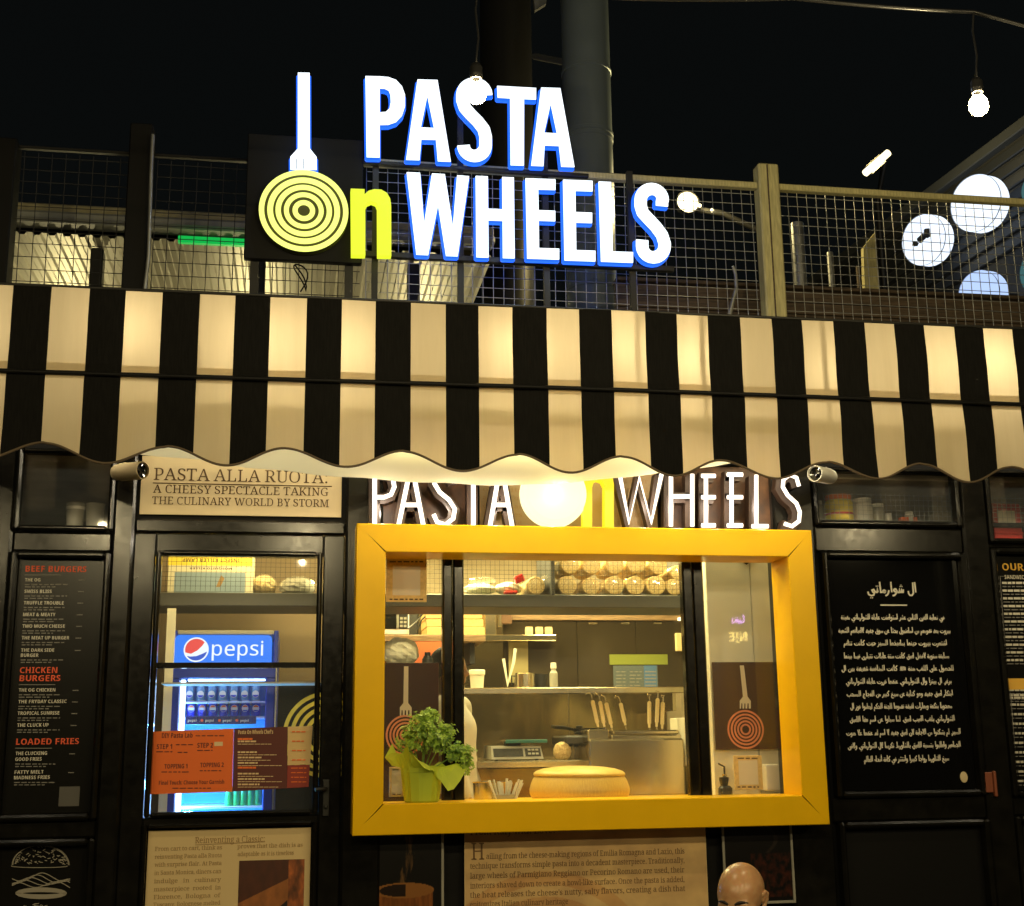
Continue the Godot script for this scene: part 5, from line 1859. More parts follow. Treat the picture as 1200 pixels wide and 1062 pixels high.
	# bags of cups and packets at the left of the shelf
	var bags := [[563.0, 690.0, 40.0, 14.0, "white_bag", "flat clear bag of white lids on the upper shelf, beside the black mullion"], [566.0, 680.0, 36.0, 9.0, "plastic_film", "thin film roll lying on the bag of lids"], [597.0, 689.0, 34.0, 15.0, "white_bag", "crumpled bag of white cutlery on the upper shelf, beside the red packets"], [640.0, 681.0, 12.0, 16.0, "plastic_film", "small clear bag beside the shelf divider"]]
	var sd := 3
	for q in bags:
		var r := RECT(q[0] - q[2] / 2, q[1] - q[3] / 2, q[0] + q[2] / 2, q[1] + q[3] / 2, -0.72)
		var b := T()
		crumple(b, Vector3(r.position.x + r.size.x / 2, maxf(r.position.y + r.size.y / 2, y1 + r.size.y * 0.42), -0.76), Vector3(r.size.x, r.size.y, 0.20), sd, 0.3)
		tag(obj("packed_bag", b, M[q[4]]), q[5], "bag")
		sd += 1
	for q in [[604.0, 674.0, 615.0, 683.0, 0.35, "upright red packet on the upper shelf"], [590.0, 693.0, 606.0, 697.0, 0.05, "flat red packet on the edge of the upper shelf"]]:
		var r := RECT(q[0], q[1], q[2], q[3], -0.68)
		var b := T()
		bx(b, Vector3(-r.size.x / 2, 0, -0.02), Vector3(r.size.x / 2, r.size.y, 0.02), 0.006, Transform3D(Basis(Vector3.BACK, q[4]), Vector3(r.position.x + r.size.x / 2, maxf(r.position.y, y1 + 0.002), -0.67)))
		tag(obj("red_packet", b, M.red_plastic), q[5], "packet")

	# lower left shelf: microwave, kraft boxes; below it a bag and a jar in front of an orange sheet
	var z2 := -1.45
	var sy := P(500, 744, z2).y
	var r2 := RECT(436, 744, 569, 752, z2)
	var sh := thing("wooden_shelf", "brown wooden shelf carrying a microwave and kraft boxes", "shelf", Vector3(r2.position.x + r2.size.x / 2, r2.position.y, z2))
	obj("shelf_board", box(Vector3(r2.position.x, r2.position.y, z2 - 0.5), Vector3(r2.end.x, sy, z2), 0.004), M.wood_shelf, sh)
	obj("bracket", box(Vector3(r2.position.x + 0.05, r2.position.y - 0.12, KITCHEN_BACK), Vector3(r2.position.x + 0.08, r2.position.y, z2 - 0.1)), M.dark_metal, sh)
	obj("bracket", box(Vector3(r2.end.x - 0.08, r2.position.y - 0.12, KITCHEN_BACK), Vector3(r2.end.x - 0.05, r2.position.y, z2 - 0.1)), M.dark_metal, sh)
	var mr := RECT(432, 712, 479.5, 743.5, z2 - 0.02)
	var mw := thing("microwave", "white microwave with dark door on the wooden shelf", "microwave", Vector3(mr.position.x, sy, z2 - 0.02))
	obj("case", box(Vector3(mr.position.x, sy, z2 - 0.36), Vector3(mr.end.x, mr.end.y, z2 - 0.02), 0.006), M.white_plastic, mw)
	var mz := z2 - 0.018
	obj("door", box(Vector3(mr.position.x + 0.02, sy + 0.035, mz - 0.002), Vector3(mr.end.x - 0.075, mr.end.y - 0.008, mz + 0.004), 0.002), M.gloss_black, mw)
	obj("handle", box(Vector3(mr.end.x - 0.073, sy + 0.035, mz - 0.002), Vector3(mr.end.x - 0.064, mr.end.y - 0.008, mz + 0.018), 0.003), M.grey_plastic, mw)
	var cp := obj("control_panel", box(Vector3(mr.end.x - 0.062, sy + 0.035, mz - 0.002), Vector3(mr.end.x - 0.008, mr.end.y - 0.008, mz + 0.003), 0.001), M.black_plastic, mw)
	for i in 3:
		for j in 2:
			obj("button", box(Vector3(mr.end.x - 0.054 + j * 0.022, sy + 0.045 + i * 0.022, mz + 0.003), Vector3(mr.end.x - 0.038 + j * 0.022, sy + 0.058 + i * 0.022, mz + 0.006)), M.grey_plastic, cp)
	for i in 3:
		var a := RECT(500 - i * 0.6, 734 - i * 9.6, 568 - i * 1.5, 743.6 - i * 9.6, z2 - 0.02)
		var b := T()
		bx(b, Vector3(a.position.x, sy + i * 0.047 + 0.0005, z2 - 0.33), Vector3(a.end.x, sy + i * 0.047 + 0.0455, z2 - 0.02 - 0.004 * (i % 2)), 0.003)
		tag(obj("kraft_box", b, M.kraft), ["flat kraft pizza box at the bottom of the stack on the wooden shelf", "flat kraft pizza box in the middle of the stack on the wooden shelf", "flat kraft pizza box on top of the stack on the wooden shelf"][i], "box", "kraft boxes on the wooden shelf")
	var cab := T()
	tube(cab, [P(478, 737, z2 + 0.02), P(489, 728, z2 - 0.05), P(497, 717, z2 - 0.05), P(510, 712, z2 - 0.02), P(503, 719, z2 - 0.03), P(494, 727, z2 - 0.03), P(488, 741, z2 - 0.03)], 0.005, 6)
	tag(obj("power_cable", cab, M.black_plastic), "black power cable between the microwave and the kraft boxes", "cable")
	# cupboard behind the left poster
	var z3 := -0.62
	var cy := P(480, 778, z3).y
	var cb := thing("back_cupboard", "low dark cupboard behind the left fork poster", "cupboard", Vector3(0.6, FLOOR, -0.8))
	obj("carcass", box(Vector3(P(440, 800, z3).x, FLOOR, -1.10), Vector3(P(512, 800, z3).x, cy, z3), 0.005), M.grey_shelf, cb)
	obj("cupboard_door", box(Vector3(P(440, 800, z3).x + 0.02, FLOOR + 0.1, z3 + 0.001), Vector3(P(512, 800, z3).x - 0.02, cy - 0.05, z3 + 0.016), 0.003), M.grey_shelf, cb)
	var wb := T()
	var wc := P(470, 765, -0.75)
	crumple(wb, Vector3(wc.x, cy + 0.066, -0.78), Vector3(0.20, 0.165, 0.20), 21, 0.35, 20, 14)
	tag(obj("carrier_bag", wb, M.white_bag), "crumpled white carrier bag beside the dark jar", "bag")
	var jr := T()
	var jc := P(501, 777, -0.75)
	lathe(jr, Vector3(jc.x, cy, -0.75), [[0.0, 0.0], [0.026, 0.0], [0.030, 0.01], [0.029, 0.03], [0.020, 0.045], [0.016, 0.05], [0.016, 0.066], [0.0, 0.067]], 16)
	tag(obj("sauce_jar", jr, M.black_plastic), "small dark jar in front of the orange sheet", "jar")
	var os := RECT(470, 752, 523, 812, -1.2)
	tag(obj("orange_sheet", box(Vector3(os.position.x, os.position.y, -1.21), Vector3(os.end.x, os.end.y, -1.2)), mat("orange_card", lin(0.70, 0.16, 0.05), 0.6)), "orange red card hanging under the wooden shelf", "card")

	# fork posters
	fork_poster("dark red poster with white fork and coral rings behind the potted plant", RECT(440, 777, 514, 942, -0.34), -0.34, [476.0, 781.0, 475.5, 839.0, 475.0, 861.5, 23.5], 0.0)
	fork_poster("dark brown poster with white fork and coral rings on the white cabinet", RECT(837, 776, 910, 878.5, -0.30), -0.30, [869.5, 780.0, 873.5, 830.5, 874.0, 855.0, 21.8], 0.6)

	# extractor hood with its column, fascia and dark glossy front
	var hz := -1.62
	var hood := thing("extractor_hood", "steel extractor hood with a dark glossy front over the cooking line", "hood", Vector3(1.6, 2.0, hz))
	obj("column", pbox(568, 700, 581.5, 746, hz + 0.1, hz - 0.05, 0.004), M.steel, hood)
	obj("column", pbox(584, 700, 588, 735, hz + 0.08, hz - 0.05, 0.003), M.steel, hood)
	obj("lower_lip", pbox(565, 744, 652, 751, hz + 0.14, hz - 0.05, 0.003), M.steel, hood)
	obj("fascia", pbox(588, 706, 816, 727, hz + 0.02, hz - 0.1, 0.003), M.wood_shelf, hood)
	var dark := mat("dark_steel", lin(0.060, 0.046, 0.026), 0.16, 0.5)
	var hx := [590.0, 677.0, 746.0, 816.0]
	for i in 3:
		obj("front_panel", pbox(hx[i], 727.5, hx[i + 1] - 0.5, 806, hz, hz - 0.03, 0.002), dark, hood)
	obj("brown_box", pbox(586, 715, 600, 731, hz + 0.06, hz + 0.022, 0.004), mat("brown_card", lin(0.14, 0.07, 0.035), 0.6), hood)
	obj("rear_panel", pbox(596, 751.5, 619, 800, hz + 0.015, hz + 0.004, 0.001), mat("olive_steel", lin(0.40, 0.34, 0.15), 0.3, 0.5), hood)
	for q in [[620.0, 738.0], [632.0, 738.0], [643.0, 738.0]]:
		var jt := T()
		var jb := P(q[0], 744, hz + 0.10)
		lathe(jt, jb, [[0.0, 0.0], [0.022, 0.0], [0.024, 0.02], [0.022, 0.045], [0.0, 0.047]], 14)
		tag(obj("spice_jar", jt, M.beige_handle), "small tan spice jar on the hood's lip", "jar", "spice jars on the hood's lip")
	obj("switch_box", pbox(792.5, 742, 805, 763, hz + 0.03, hz + 0.002, 0.003), M.beige_handle, hood)
	var hl := obj("hood_glint", pbox(796, 723.5, 807, 727, hz + 0.06, hz + 0.021, 0.003), M.kitchen_glow, hood)  # glowing box put in for a bright glint on the hood
	mark(hl, "small glowing box standing for a glint at the hood's corner")
	for i in 3:
		obj("panel_rivet", pbox(690.0 + i * 38, 729.5, 700.0 + i * 38, 731.5, hz + 0.004, hz + 0.001, 0.001), M.steel, hood)
	# a pan beside the pasta cooker
	var pan := thing("frying_pan", "dark frying pan lying on the grill's lid", "pan", P(690, 860, -1.2))
	var pp := T()
	lathe(pp, pan.position, [[0.0, 0.0], [0.075, 0.0], [0.10, 0.03], [0.096, 0.03], [0.073, 0.004], [0.0, 0.004]], 28)
	obj("pan_body", pp, M.black_plastic, pan)
	var pg := T()
	tube(pg, [pan.position + Vector3(-0.09, 0.024, 0.02), pan.position + Vector3(-0.16, 0.035, 0.06), pan.position + Vector3(-0.23, 0.04, 0.10)], [0.008, 0.010, 0.009], 8)
	obj("pan_handle", pg, M.black_plastic, pan)
	# a menu reflected in the hood, laid in as flat coloured sheets
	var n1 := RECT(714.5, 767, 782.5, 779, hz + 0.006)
	var no := thing("hood_reflection", "yellow green and blue reflection laid in as flat sheets on the dark hood", "hood_reflection", Vector3(n1.position.x, n1.position.y, hz + 0.006))
	obj("yellow_strip", box(Vector3(n1.position.x, n1.position.y, hz + 0.001), Vector3(n1.end.x, n1.end.y, hz + 0.005)), mat("reflection_lime", lin(0.16, 0.19, 0.02), 0.6), no)
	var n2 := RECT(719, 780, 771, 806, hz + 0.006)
	obj("blue_sheet", box(Vector3(n2.position.x, n2.position.y, hz + 0.001), Vector3(n2.end.x, n2.end.y, hz + 0.004)), mat("reflection_blue", lin(0.07, 0.09, 0.10), 0.6), no)
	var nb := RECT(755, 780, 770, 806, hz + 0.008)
	obj("blue_column", box(Vector3(nb.position.x, nb.position.y, hz + 0.004), Vector3(nb.end.x, nb.end.y, hz + 0.006)), mat("reflection_bright_blue", lin(0.05, 0.12, 0.26), 0.6), no)
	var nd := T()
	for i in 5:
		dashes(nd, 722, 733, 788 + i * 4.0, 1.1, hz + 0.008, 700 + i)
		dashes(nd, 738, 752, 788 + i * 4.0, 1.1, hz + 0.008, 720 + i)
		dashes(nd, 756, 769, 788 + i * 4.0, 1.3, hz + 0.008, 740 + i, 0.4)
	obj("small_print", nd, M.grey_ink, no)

	# steel shelf under the hood with its odds and ends
	var z4 := -1.25
	var yb := P(680, 806, z4)
	var ss := thing("steel_shelf", "long steel shelf with a bright front edge across the kitchen", "shelf", Vector3(1.6, yb.y - 0.03, z4))
	var sx0 := P(546, 806, z4).x - 0.12
	var sx1 := P(813, 804, z4).x
	obj("shelf_sheet", box(Vector3(sx0, yb.y - 0.004, hz + 0.03), Vector3(sx1, yb.y, z4), 0.001), M.steel, ss)
	obj("front_lip", box(Vector3(sx0, yb.y - 0.034, z4 - 0.006), Vector3(sx1, yb.y + 0.002, z4 + 0.004), 0.006), M.steel, ss)
	for x in [sx0 + 0.1, sx1 - 0.05]:
		obj("bracket", box(Vector3(x, yb.y - 0.13, KITCHEN_BACK + 0.012), Vector3(x + 0.02, yb.y - 0.005, hz + 0.1)), M.steel, ss)
	var top := yb.y + 0.001
	var can := T()
	var cc := P(559, 805, -1.33)
	lathe(can, Vector3(cc.x, top, -1.33), [[0.0, 0.0], [0.036, 0.0], [0.042, 0.075], [0.047, 0.078], [0.047, 0.10], [0.044, 0.105], [0.0, 0.106]], 20)
	tag(obj("plastic_tub", can, M.white_panel), "pale plastic tub with rim on the steel shelf beside the mullion", "tub")
	var pot := thing("cooking_pot", "small shiny steel pot on the steel shelf", "pot", Vector3(P(615, 805, -1.36).x, top, -1.36))
	var ps := T()
	lathe(ps, pot.position, [[0.0, 0.0], [0.056, 0.0], [0.060, 0.006], [0.060, 0.082], [0.063, 0.086], [0.058, 0.086], [0.055, 0.01], [0.0, 0.008]], 28)
	obj("pot_body", ps, M.steel, pot)
	var ph := T()
	tube(ph, [pot.position + Vector3(-0.060, 0.07, 0), pot.position + Vector3(-0.078, 0.072, 0.012), pot.position + Vector3(-0.078, 0.02, 0.012)], 0.004, 6)
	obj("handle", ph, M.dark_metal, pot)
	var sp := thing("spray_bottle", "clear spice bottle with pale cap on the steel shelf", "bottle", Vector3(P(649, 805, -1.34).x, top, -1.34))
	var sb := T()
	lathe(sb, sp.position, [[0.0, 0.0], [0.022, 0.0], [0.024, 0.01], [0.024, 0.085], [0.014, 0.10], [0.014, 0.11]], 16)
	obj("bottle_body", sb, M.grey_plastic, sp)
	var sc := T()
	lathe(sc, sp.position, [[0.016, 0.11], [0.018, 0.115], [0.016, 0.145], [0.0, 0.147]], 14)
	obj("cap", sc, M.white_plastic, sp)
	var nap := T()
	stroke(nap, W([[590, 772], [595, 802], [602, 776], [604, 760]], -1.40), 0.018, -1.404, -1.40)  # a white reflection, modelled as a solid bent strip
	tag(obj("white_reflection", nap, M.white_panel), "white reflection above the steel shelf, built as a bent strip", "strip")
	var mug := T()
	lathe(mug, Vector3(P(634, 805, -1.42).x, top, -1.42), [[0.0, 0.0], [0.038, 0.0], [0.040, 0.085], [0.037, 0.085], [0.036, 0.01], [0.0, 0.008]], 20)
	tag(obj("dark_canister", mug, M.black_plastic), "dark canister between the pot and the spice bottle", "canister")

	# back counter with scale, bag, grill, pasta cooker
	var z5 := -0.92
	var ct := P(600, 892, z5).y
	var bc := thing("steel_counter", "steel worktop along the kitchen with the weighing scale on it", "counter", Vector3(1.5, FLOOR, -1.4))
	var bx0 := P(512, 895, z5).x
	obj("worktop", box(Vector3(bx0, ct - 0.04, KITCHEN_BACK + 0.012), Vector3(2.30, ct, z5), 0.006), M.steel, bc)
	obj("carcass", box(Vector3(bx0 + 0.02, FLOOR, KITCHEN_BACK + 0.012), Vector3(2.28, ct - 0.041, z5 - 0.05)), M.wall_steel, bc)
	weigh_scale(ct)
	var gb := T()
	var gc := P(660, 890, -1.02)
	crumple(gb, Vector3(gc.x, ct + 0.045, -1.04), Vector3(0.105, 0.105, 0.10), 31, 0.3)
	tag(obj("garlic_bag", gb, M.bread), "small bag of pale pieces beside the scale", "bag")
	var gf := T()
	crumple(gf, Vector3(gc.x + 0.07, ct + 0.04, -1.05), Vector3(0.07, 0.09, 0.08), 32, 0.3)
	tag(obj("clear_bag", gf, M.plastic_film), "small clear bag beside the grill", "bag")
	var gr := thing("contact_grill", "dark grill with slotted front beside the pasta cooker", "grill", Vector3(P(684, 890, -1.08).x, ct, -1.1))
	obj("grill_body", pbox(672, 874, 706, 893, -1.06, -1.4, 0.006), M.wall_steel, gr)
	obj("grill_lid", pbox(662, 862, 706, 873.5, -1.02, -1.4, 0.010), M.grey_shelf, gr)
	for i in 6:
		obj("slot", pbox(667.0 + i * 6, 872.5 + i * 0.3, 671.0 + i * 6, 875.0 + i * 0.3, -1.016, -1.03), M.plain_black, gr)
	var gk := T()
	lathe(gk, P(679, 861, -1.1), [[0.03, 0.0], [0.03, 0.012], [0.012, 0.016], [0.012, 0.03], [0.02, 0.034], [0.02, 0.046], [0.0, 0.05]], 14)
	obj("knob", gk, M.black_plastic, gr)
	pasta_cooker(ct)
	# white side panel and a bottle
	var wp := thing("white_side_panel", "upright white panel beside the pasta cooker", "panel", Vector3(P(809, 890, -0.78).x, P(809, 898, -0.78).y, -0.8))
	obj("panel", pbox(802.5, 841, 816, 898, -0.78, -1.05, 0.004), M.white_panel, wp)
	var bo := thing("small_bottle", "small clear bottle with pale blue cap beside the black mullion", "bottle", Vector3(P(812, 929, -0.42).x, 1.40, -0.42))
	var bs := T()
	lathe(bs, bo.position, [[0.0, 0.0], [0.024, 0.0], [0.025, 0.012], [0.022, 0.05], [0.012, 0.07], [0.011, 0.086]], 16)
	obj("bottle_body", bs, M.grey_plastic, bo)
	var bt := T()
	lathe(bt, bo.position, [[0.013, 0.086], [0.015, 0.088], [0.015, 0.112], [0.0, 0.114]], 14)
	obj("cap", bt, mat("pale_blue", lin(0.35, 0.48, 0.48), 0.5), bo)

	# inner counter right behind the sill
	var ic := thing("serving_counter", "yellow topped counter just inside the serving window", "counter", Vector3(1.35, FLOOR, -0.4))
	obj("counter_top", box(Vector3(0.40, 1.36, -0.72), Vector3(2.318, 1.40, -0.105), 0.004), M.yellow_paint, ic)
	obj("counter_front", box(Vector3(0.42, FLOOR, -0.70), Vector3(2.30, 1.359, -0.11)), M.grey_shelf, ic)

	# the wheel of cheese under its lid
	var wz := -0.40
	var wcx := (P(621.5, 925, wz).x + P(736, 925, wz).x) / 2
	var wr := (P(736, 925, wz).x - P(621.5, 925, wz).x) / 2
	var whl := thing("cheese_wheel", "large golden cheese wheel with loose lid behind the sill", "cheese", Vector3(wcx, 1.40, wz))
	var wy := P(678, 909.5, wz).y - 1.40
	var ws := T()
	lathe(ws, whl.position, [[0.0, 0.0], [wr * 0.94, 0.0], [wr, 0.03], [wr * 1.005, 0.05], [wr * 0.985, wy * 0.6], [wr * 0.95, wy - 0.02], [wr * 0.91, wy - 0.004], [wr * 0.88, wy]], 56, Basis.IDENTITY, true)
	obj("rind", ws, M.cheese_rind, whl)
	var wl := T()
	lathe(wl, whl.position + Vector3(0, wy + 0.001, 0), [[wr * 0.80, -0.002], [wr * 0.90, -0.001], [wr * 0.925, 0.006], [wr * 0.915, 0.014], [wr * 0.86, 0.024], [wr * 0.72, 0.035], [wr * 0.50, 0.043], [wr * 0.25, 0.047], [0.0, 0.048]], 56, Basis(Vector3.BACK, -0.010), true)
	obj("lid", wl, M.cheese_lid, whl)

	# paper straws in a cup, steel tub behind
	var cup := thing("cutlery_cup", "clear cup packed with white wrapped cutlery behind the sill", "cup", Vector3(P(590, 930, -0.2).x, 1.40, -0.2))
	var cs := T()
	lathe(cs, cup.position, [[0.0, 0.0], [0.045, 0.0], [0.055, 0.04], [0.053, 0.04], [0.044, 0.004], [0.0, 0.004]], 20)
	obj("cup", cs, M.grey_plastic, cup)
	var g := RandomNumberGenerator.new()
	g.seed = 41
	for i in 22:
		var a := g.randf_range(-1.0, 1.0)
		var foot: Vector3 = cup.position + Vector3(a * 0.040, 0.006, g.randf_range(-0.03, 0.03))
		var tip: Vector3 = foot + Vector3(a * 0.045 + g.randf_range(-0.006, 0.006), g.randf_range(0.085, 0.108), g.randf_range(-0.01, 0.01))
		if i > 17:
			foot.x = cup.position.x + 0.05
			tip = foot + Vector3(0.028 + (i - 18) * 0.006, 0.085 + (i % 2) * 0.012, 0.0)
		var stw := T()
		tube(stw, [foot, tip], 0.0042, 6)
		obj("wrapped_stick", stw, M.white_cloth, cup)
	var tub := T()
	lathe(tub, Vector3(P(575, 930, -0.36).x, 1.40, -0.36), [[0.0, 0.0], [0.08, 0.0], [0.088, 0.09], [0.094, 0.094], [0.086, 0.094], [0.08, 0.006], [0.0, 0.005]], 28)
	tag(obj("steel_tub", tub, M.steel), "round steel tub behind the wrapped cutlery", "tub")

	# white cabinet on the right
	var wc1 := RECT(828, 648, 912, 940, -0.32)
	var wca := thing("white_cabinet", "tall white cabinet behind the right-hand pane", "cabinet", Vector3(wc1.position.x + 0.15, FLOOR, -0.45))
	var wx0 := P(829, 720, -0.33).x
	var wx1 := 2.525
	var wy0 := 1.36
	obj("cabinet_side", box(Vector3(wx0, FLOOR, -0.72), Vector3(P(881, 720, -0.33).x, 2.90, -0.33), 0.003), M.white_panel, wca)
	obj("cabinet_side", box(Vector3(P(881, 720, -0.33).x + 0.003, FLOOR, -0.72), Vector3(wx1, 2.90, -0.332), 0.003), M.white_panel, wca)
	var clip := T()
	slab(clip, W([[866, 655], [884, 655], [875, 662]], -0.326), -0.330, -0.326)
	obj("corner_clip", clip, M.black_plastic, wca)
	# small machine and box at the foot
	var gm := thing("black_grinder", "small black machine on the counter beside the kraft card", "machine", Vector3(P(850, 925, -0.22).x, 1.40, -0.22))
	var gs := T()
	bx(gs, gm.position + Vector3(-0.030, 0.0, -0.03), gm.position + Vector3(0.030, 0.06, 0.03), 0.012)
	lathe(gs, gm.position + Vector3(-0.005, 0.06, 0), [[0.018, 0.0], [0.024, 0.03], [0.024, 0.04], [0.0, 0.042]], 14)
	tube(gs, [gm.position + Vector3(0.0, 0.095, 0), gm.position + Vector3(0.0, 0.15, 0), gm.position + Vector3(-0.03, 0.165, 0)], 0.005, 6)
	obj("machine_body", gs, M.black_plastic, gm)
	var gn := T()
	lathe(gn, gm.position + Vector3(0.0, 0.10, 0.0), [[0.010, 0.0], [0.013, 0.014], [0.0, 0.018]], 12)
	obj("metal_cap", gn, M.steel, gm)
	tag(obj("white_box", pbox(898, 896, 914, 927, -0.20, -0.26, 0.004), M.white_plastic), "small white box beside the kraft card at the yellow frame", "box")
	# kraft cards with a pale blank square
	for q in [[452.5, 655, 500, 705.5, -0.030, "square kraft sticker with pale centre at the window's top corner", "window_sticker", 0.003], [860.5, 885.5, 893.5, 925.5, -0.14, "kraft card with pale centre standing beside the black machine", "counter_card", 0.006], [456, 899, 474, 934, -0.14, "kraft card with pale centre partly hidden by the potted plant", "counter_card", 0.006]]:
		var r := RECT(q[0], q[1], q[2], q[3], q[4])
		var cd := thing(q[6], q[5], "card", Vector3(r.position.x + r.size.x / 2, r.position.y, q[4]))
		obj("card", box(Vector3(r.position.x, r.position.y, q[4] - q[7]), Vector3(r.end.x, r.end.y, q[4]), 0.001), M.kraft, cd)
		var inner := r.grow(-0.16 * r.size.x)
		obj("pale_square", box(Vector3(inner.position.x, inner.position.y, q[4] - 0.001), Vector3(inner.end.x, inner.end.y, q[4] + 0.001)), mat("pale_print", lin(0.70, 0.62, 0.48), 0.6) if not M.has("pale_print") else M.pale_print, cd)
		var rm := T()
		for k in 2:
			dashes(rm, q[0] + 4, q[2] - 4, q[1] + 4.2 if k == 0 else q[3] - 2.2, 1.6, q[4] + 0.001, 900 + k, 2.0)
		obj("small_print", rm, M.brown_ink, cd)


func fork_poster(label: String, r: Rect2, z: float, f: Array, warm: float) -> void:     # f: handle top x, y, foot x, y, disc x, y, radius in pixels
	var t := thing("fork_poster", label, "poster", Vector3(r.position.x + r.size.x / 2, r.position.y, z), "fork posters inside the serving window")
	obj("board", box(Vector3(r.position.x, r.position.y, z - 0.008), Vector3(r.end.x, r.end.y, z), 0.001), M.dark_red_board if warm == 0.0 else mat("brown_board", lin(0.075, 0.032, 0.012), 0.2), t)
	var zz := z + 0.002
	var fk := T()
	var k: float = f[6] / 21.8
	slab(fk, W([[f[0] - 2.4 * k, f[1]], [f[0] + 2.4 * k, f[1]], [f[2] + 2.6 * k, f[3] - 14 * k], [f[2] + 6.4 * k, f[3] - 9 * k], [f[2] + 6.4 * k, f[3]], [f[2] + 4.2 * k, f[3]], [f[2] + 4.0 * k, f[3] - 6 * k], [f[2] + 2.6 * k, f[3] - 6 * k], [f[2] + 2.2 * k, f[3]], [f[2] + 0.4 * k, f[3]], [f[2] + 0.2 * k, f[3] - 6 * k], [f[2] - 1.0 * k, f[3] - 6 * k], [f[2] - 1.4 * k, f[3]], [f[2] - 3.2 * k, f[3]], [f[2] - 3.4 * k, f[3] - 6 * k], [f[2] - 4.6 * k, f[3] - 6 * k], [f[2] - 5.0 * k, f[3]], [f[2] - 6.4 * k, f[3]], [f[2] - 6.4 * k, f[3] - 9 * k], [f[2] - 2.6 * k, f[3] - 14 * k]], zz), z, zz)
	obj("fork_print", fk, mat("fork_white", lin(0.72, 0.62, 0.46), 0.6) if not M.has("fork_white") else M.fork_white, t)
	var c := P(f[4], f[5], zz)
	var rad: float = P(f[4] + f[6], f[5], zz).x - c.x
	for q in [0.93, 0.75, 0.58, 0.41, 0.24]:
		var st := T()
		stroke(st, arc(Vector2(c.x, c.y), rad * q, rad * q, 0, 352, 44), rad * 0.095, z, zz, true)
		obj("ring_print", st, M.salmon_ink, t)


func weigh_scale(top: float) -> void:
	var z := -0.98
	var r := RECT(576, 877, 637, 892, z)
	var o := Vector3(r.position.x + r.size.x / 2, top, z)
	var w := thing("weighing_scale", "grey electronic weighing scale with teal edged plate on the worktop", "scale", o)
	var st := T()
	var x0 := r.position.x
	var x1 := r.end.x
	quad(st, Vector3(x0, top + 0.008, z), Vector3(x1, top + 0.008, z), Vector3(x1 - 0.006, top + 0.075, z - 0.05), Vector3(x0 + 0.006, top + 0.075, z - 0.05), Vector3(0, 0.5, 1))
	quad(st, Vector3(x0 + 0.006, top + 0.075, z - 0.05), Vector3(x1 - 0.006, top + 0.075, z - 0.05), Vector3(x1 - 0.006, top + 0.08, z - 0.30), Vector3(x0 + 0.006, top + 0.08, z - 0.30), Vector3.UP)
	for s in [[x0, x0 + 0.006, -1.0], [x1, x1 - 0.006, 1.0]]:
		tri(st, Vector3(s[0], top + 0.008, z), Vector3(s[1], top + 0.075, z - 0.05), Vector3(s[0], top + 0.008, z - 0.30), Vector3(s[2], 0, 0))
		tri(st, Vector3(s[1], top + 0.075, z - 0.05), Vector3(s[1], top + 0.08, z - 0.30), Vector3(s[0], top + 0.008, z - 0.30), Vector3(s[2], 0, 0))
	quad(st, Vector3(x0, top + 0.008, z - 0.30), Vector3(x1, top + 0.008, z - 0.30), Vector3(x1, top + 0.008, z), Vector3(x0, top + 0.008, z), Vector3.DOWN)
	obj("scale_body", st, M.grey_plastic, w)
	var slope := Basis(Vector3.RIGHT, -0.64)
	for q in [[0.05, 0.62, "display"], [0.66, 0.96, "keypad"]]:
		var d := T()
		bx(d, Vector3(-1, -0.026, -0.003) * Vector3((x1 - x0) * (q[1] - q[0]) / 2, 1, 1), Vector3((x1 - x0) * (q[1] - q[0]) / 2, 0.026, 0.002), 0.001, Transform3D(slope, Vector3(lerpf(x0, x1, (q[0] + q[1]) / 2), top + 0.043, z - 0.024)))
		var dd := obj(q[2], d, M.black_plastic, w)
		if q[2] == "keypad":
			for i in 3:
				for j in 2:
					var b := T()
					bx(b, Vector3(-0.008, -0.006, 0.002), Vector3(0.008, 0.006, 0.005), 0.001, Transform3D(slope, Vector3(lerpf(x0, x1, 0.74) + i * 0.021, top + 0.034 + j * 0.020, z - 0.018 - j * 0.014)))
					obj("key", b, M.grey_plastic, dd)
	var py := P(616, 869, z - 0.1).y
	var pl := RECT(592, 866, 641, 870, z - 0.06)
	obj("plate", box(Vector3(pl.position.x, py, z - 0.29), Vector3(pl.end.x, py + 0.010, z - 0.06), 0.004), M.steel, w)
	obj("plate_edge", box(Vector3(pl.position.x, py - 0.008, z - 0.058), Vector3(pl.end.x, py + 0.010, z - 0.052), 0.002), M.teal_plastic, w)
	obj("plate_stem", box(Vector3(o.x - 0.04, top + 0.078, z - 0.22), Vector3(o.x + 0.04, py, z - 0.14)), M.black_plastic, w)
	for x in [x0 + 0.03, x1 - 0.03]:
		var ft := T()
		lathe(ft, Vector3(x, top, z - 0.04), [[0.012, 0.0], [0.012, 0.009]], 12)
		obj("foot", ft, M.black_plastic, w)


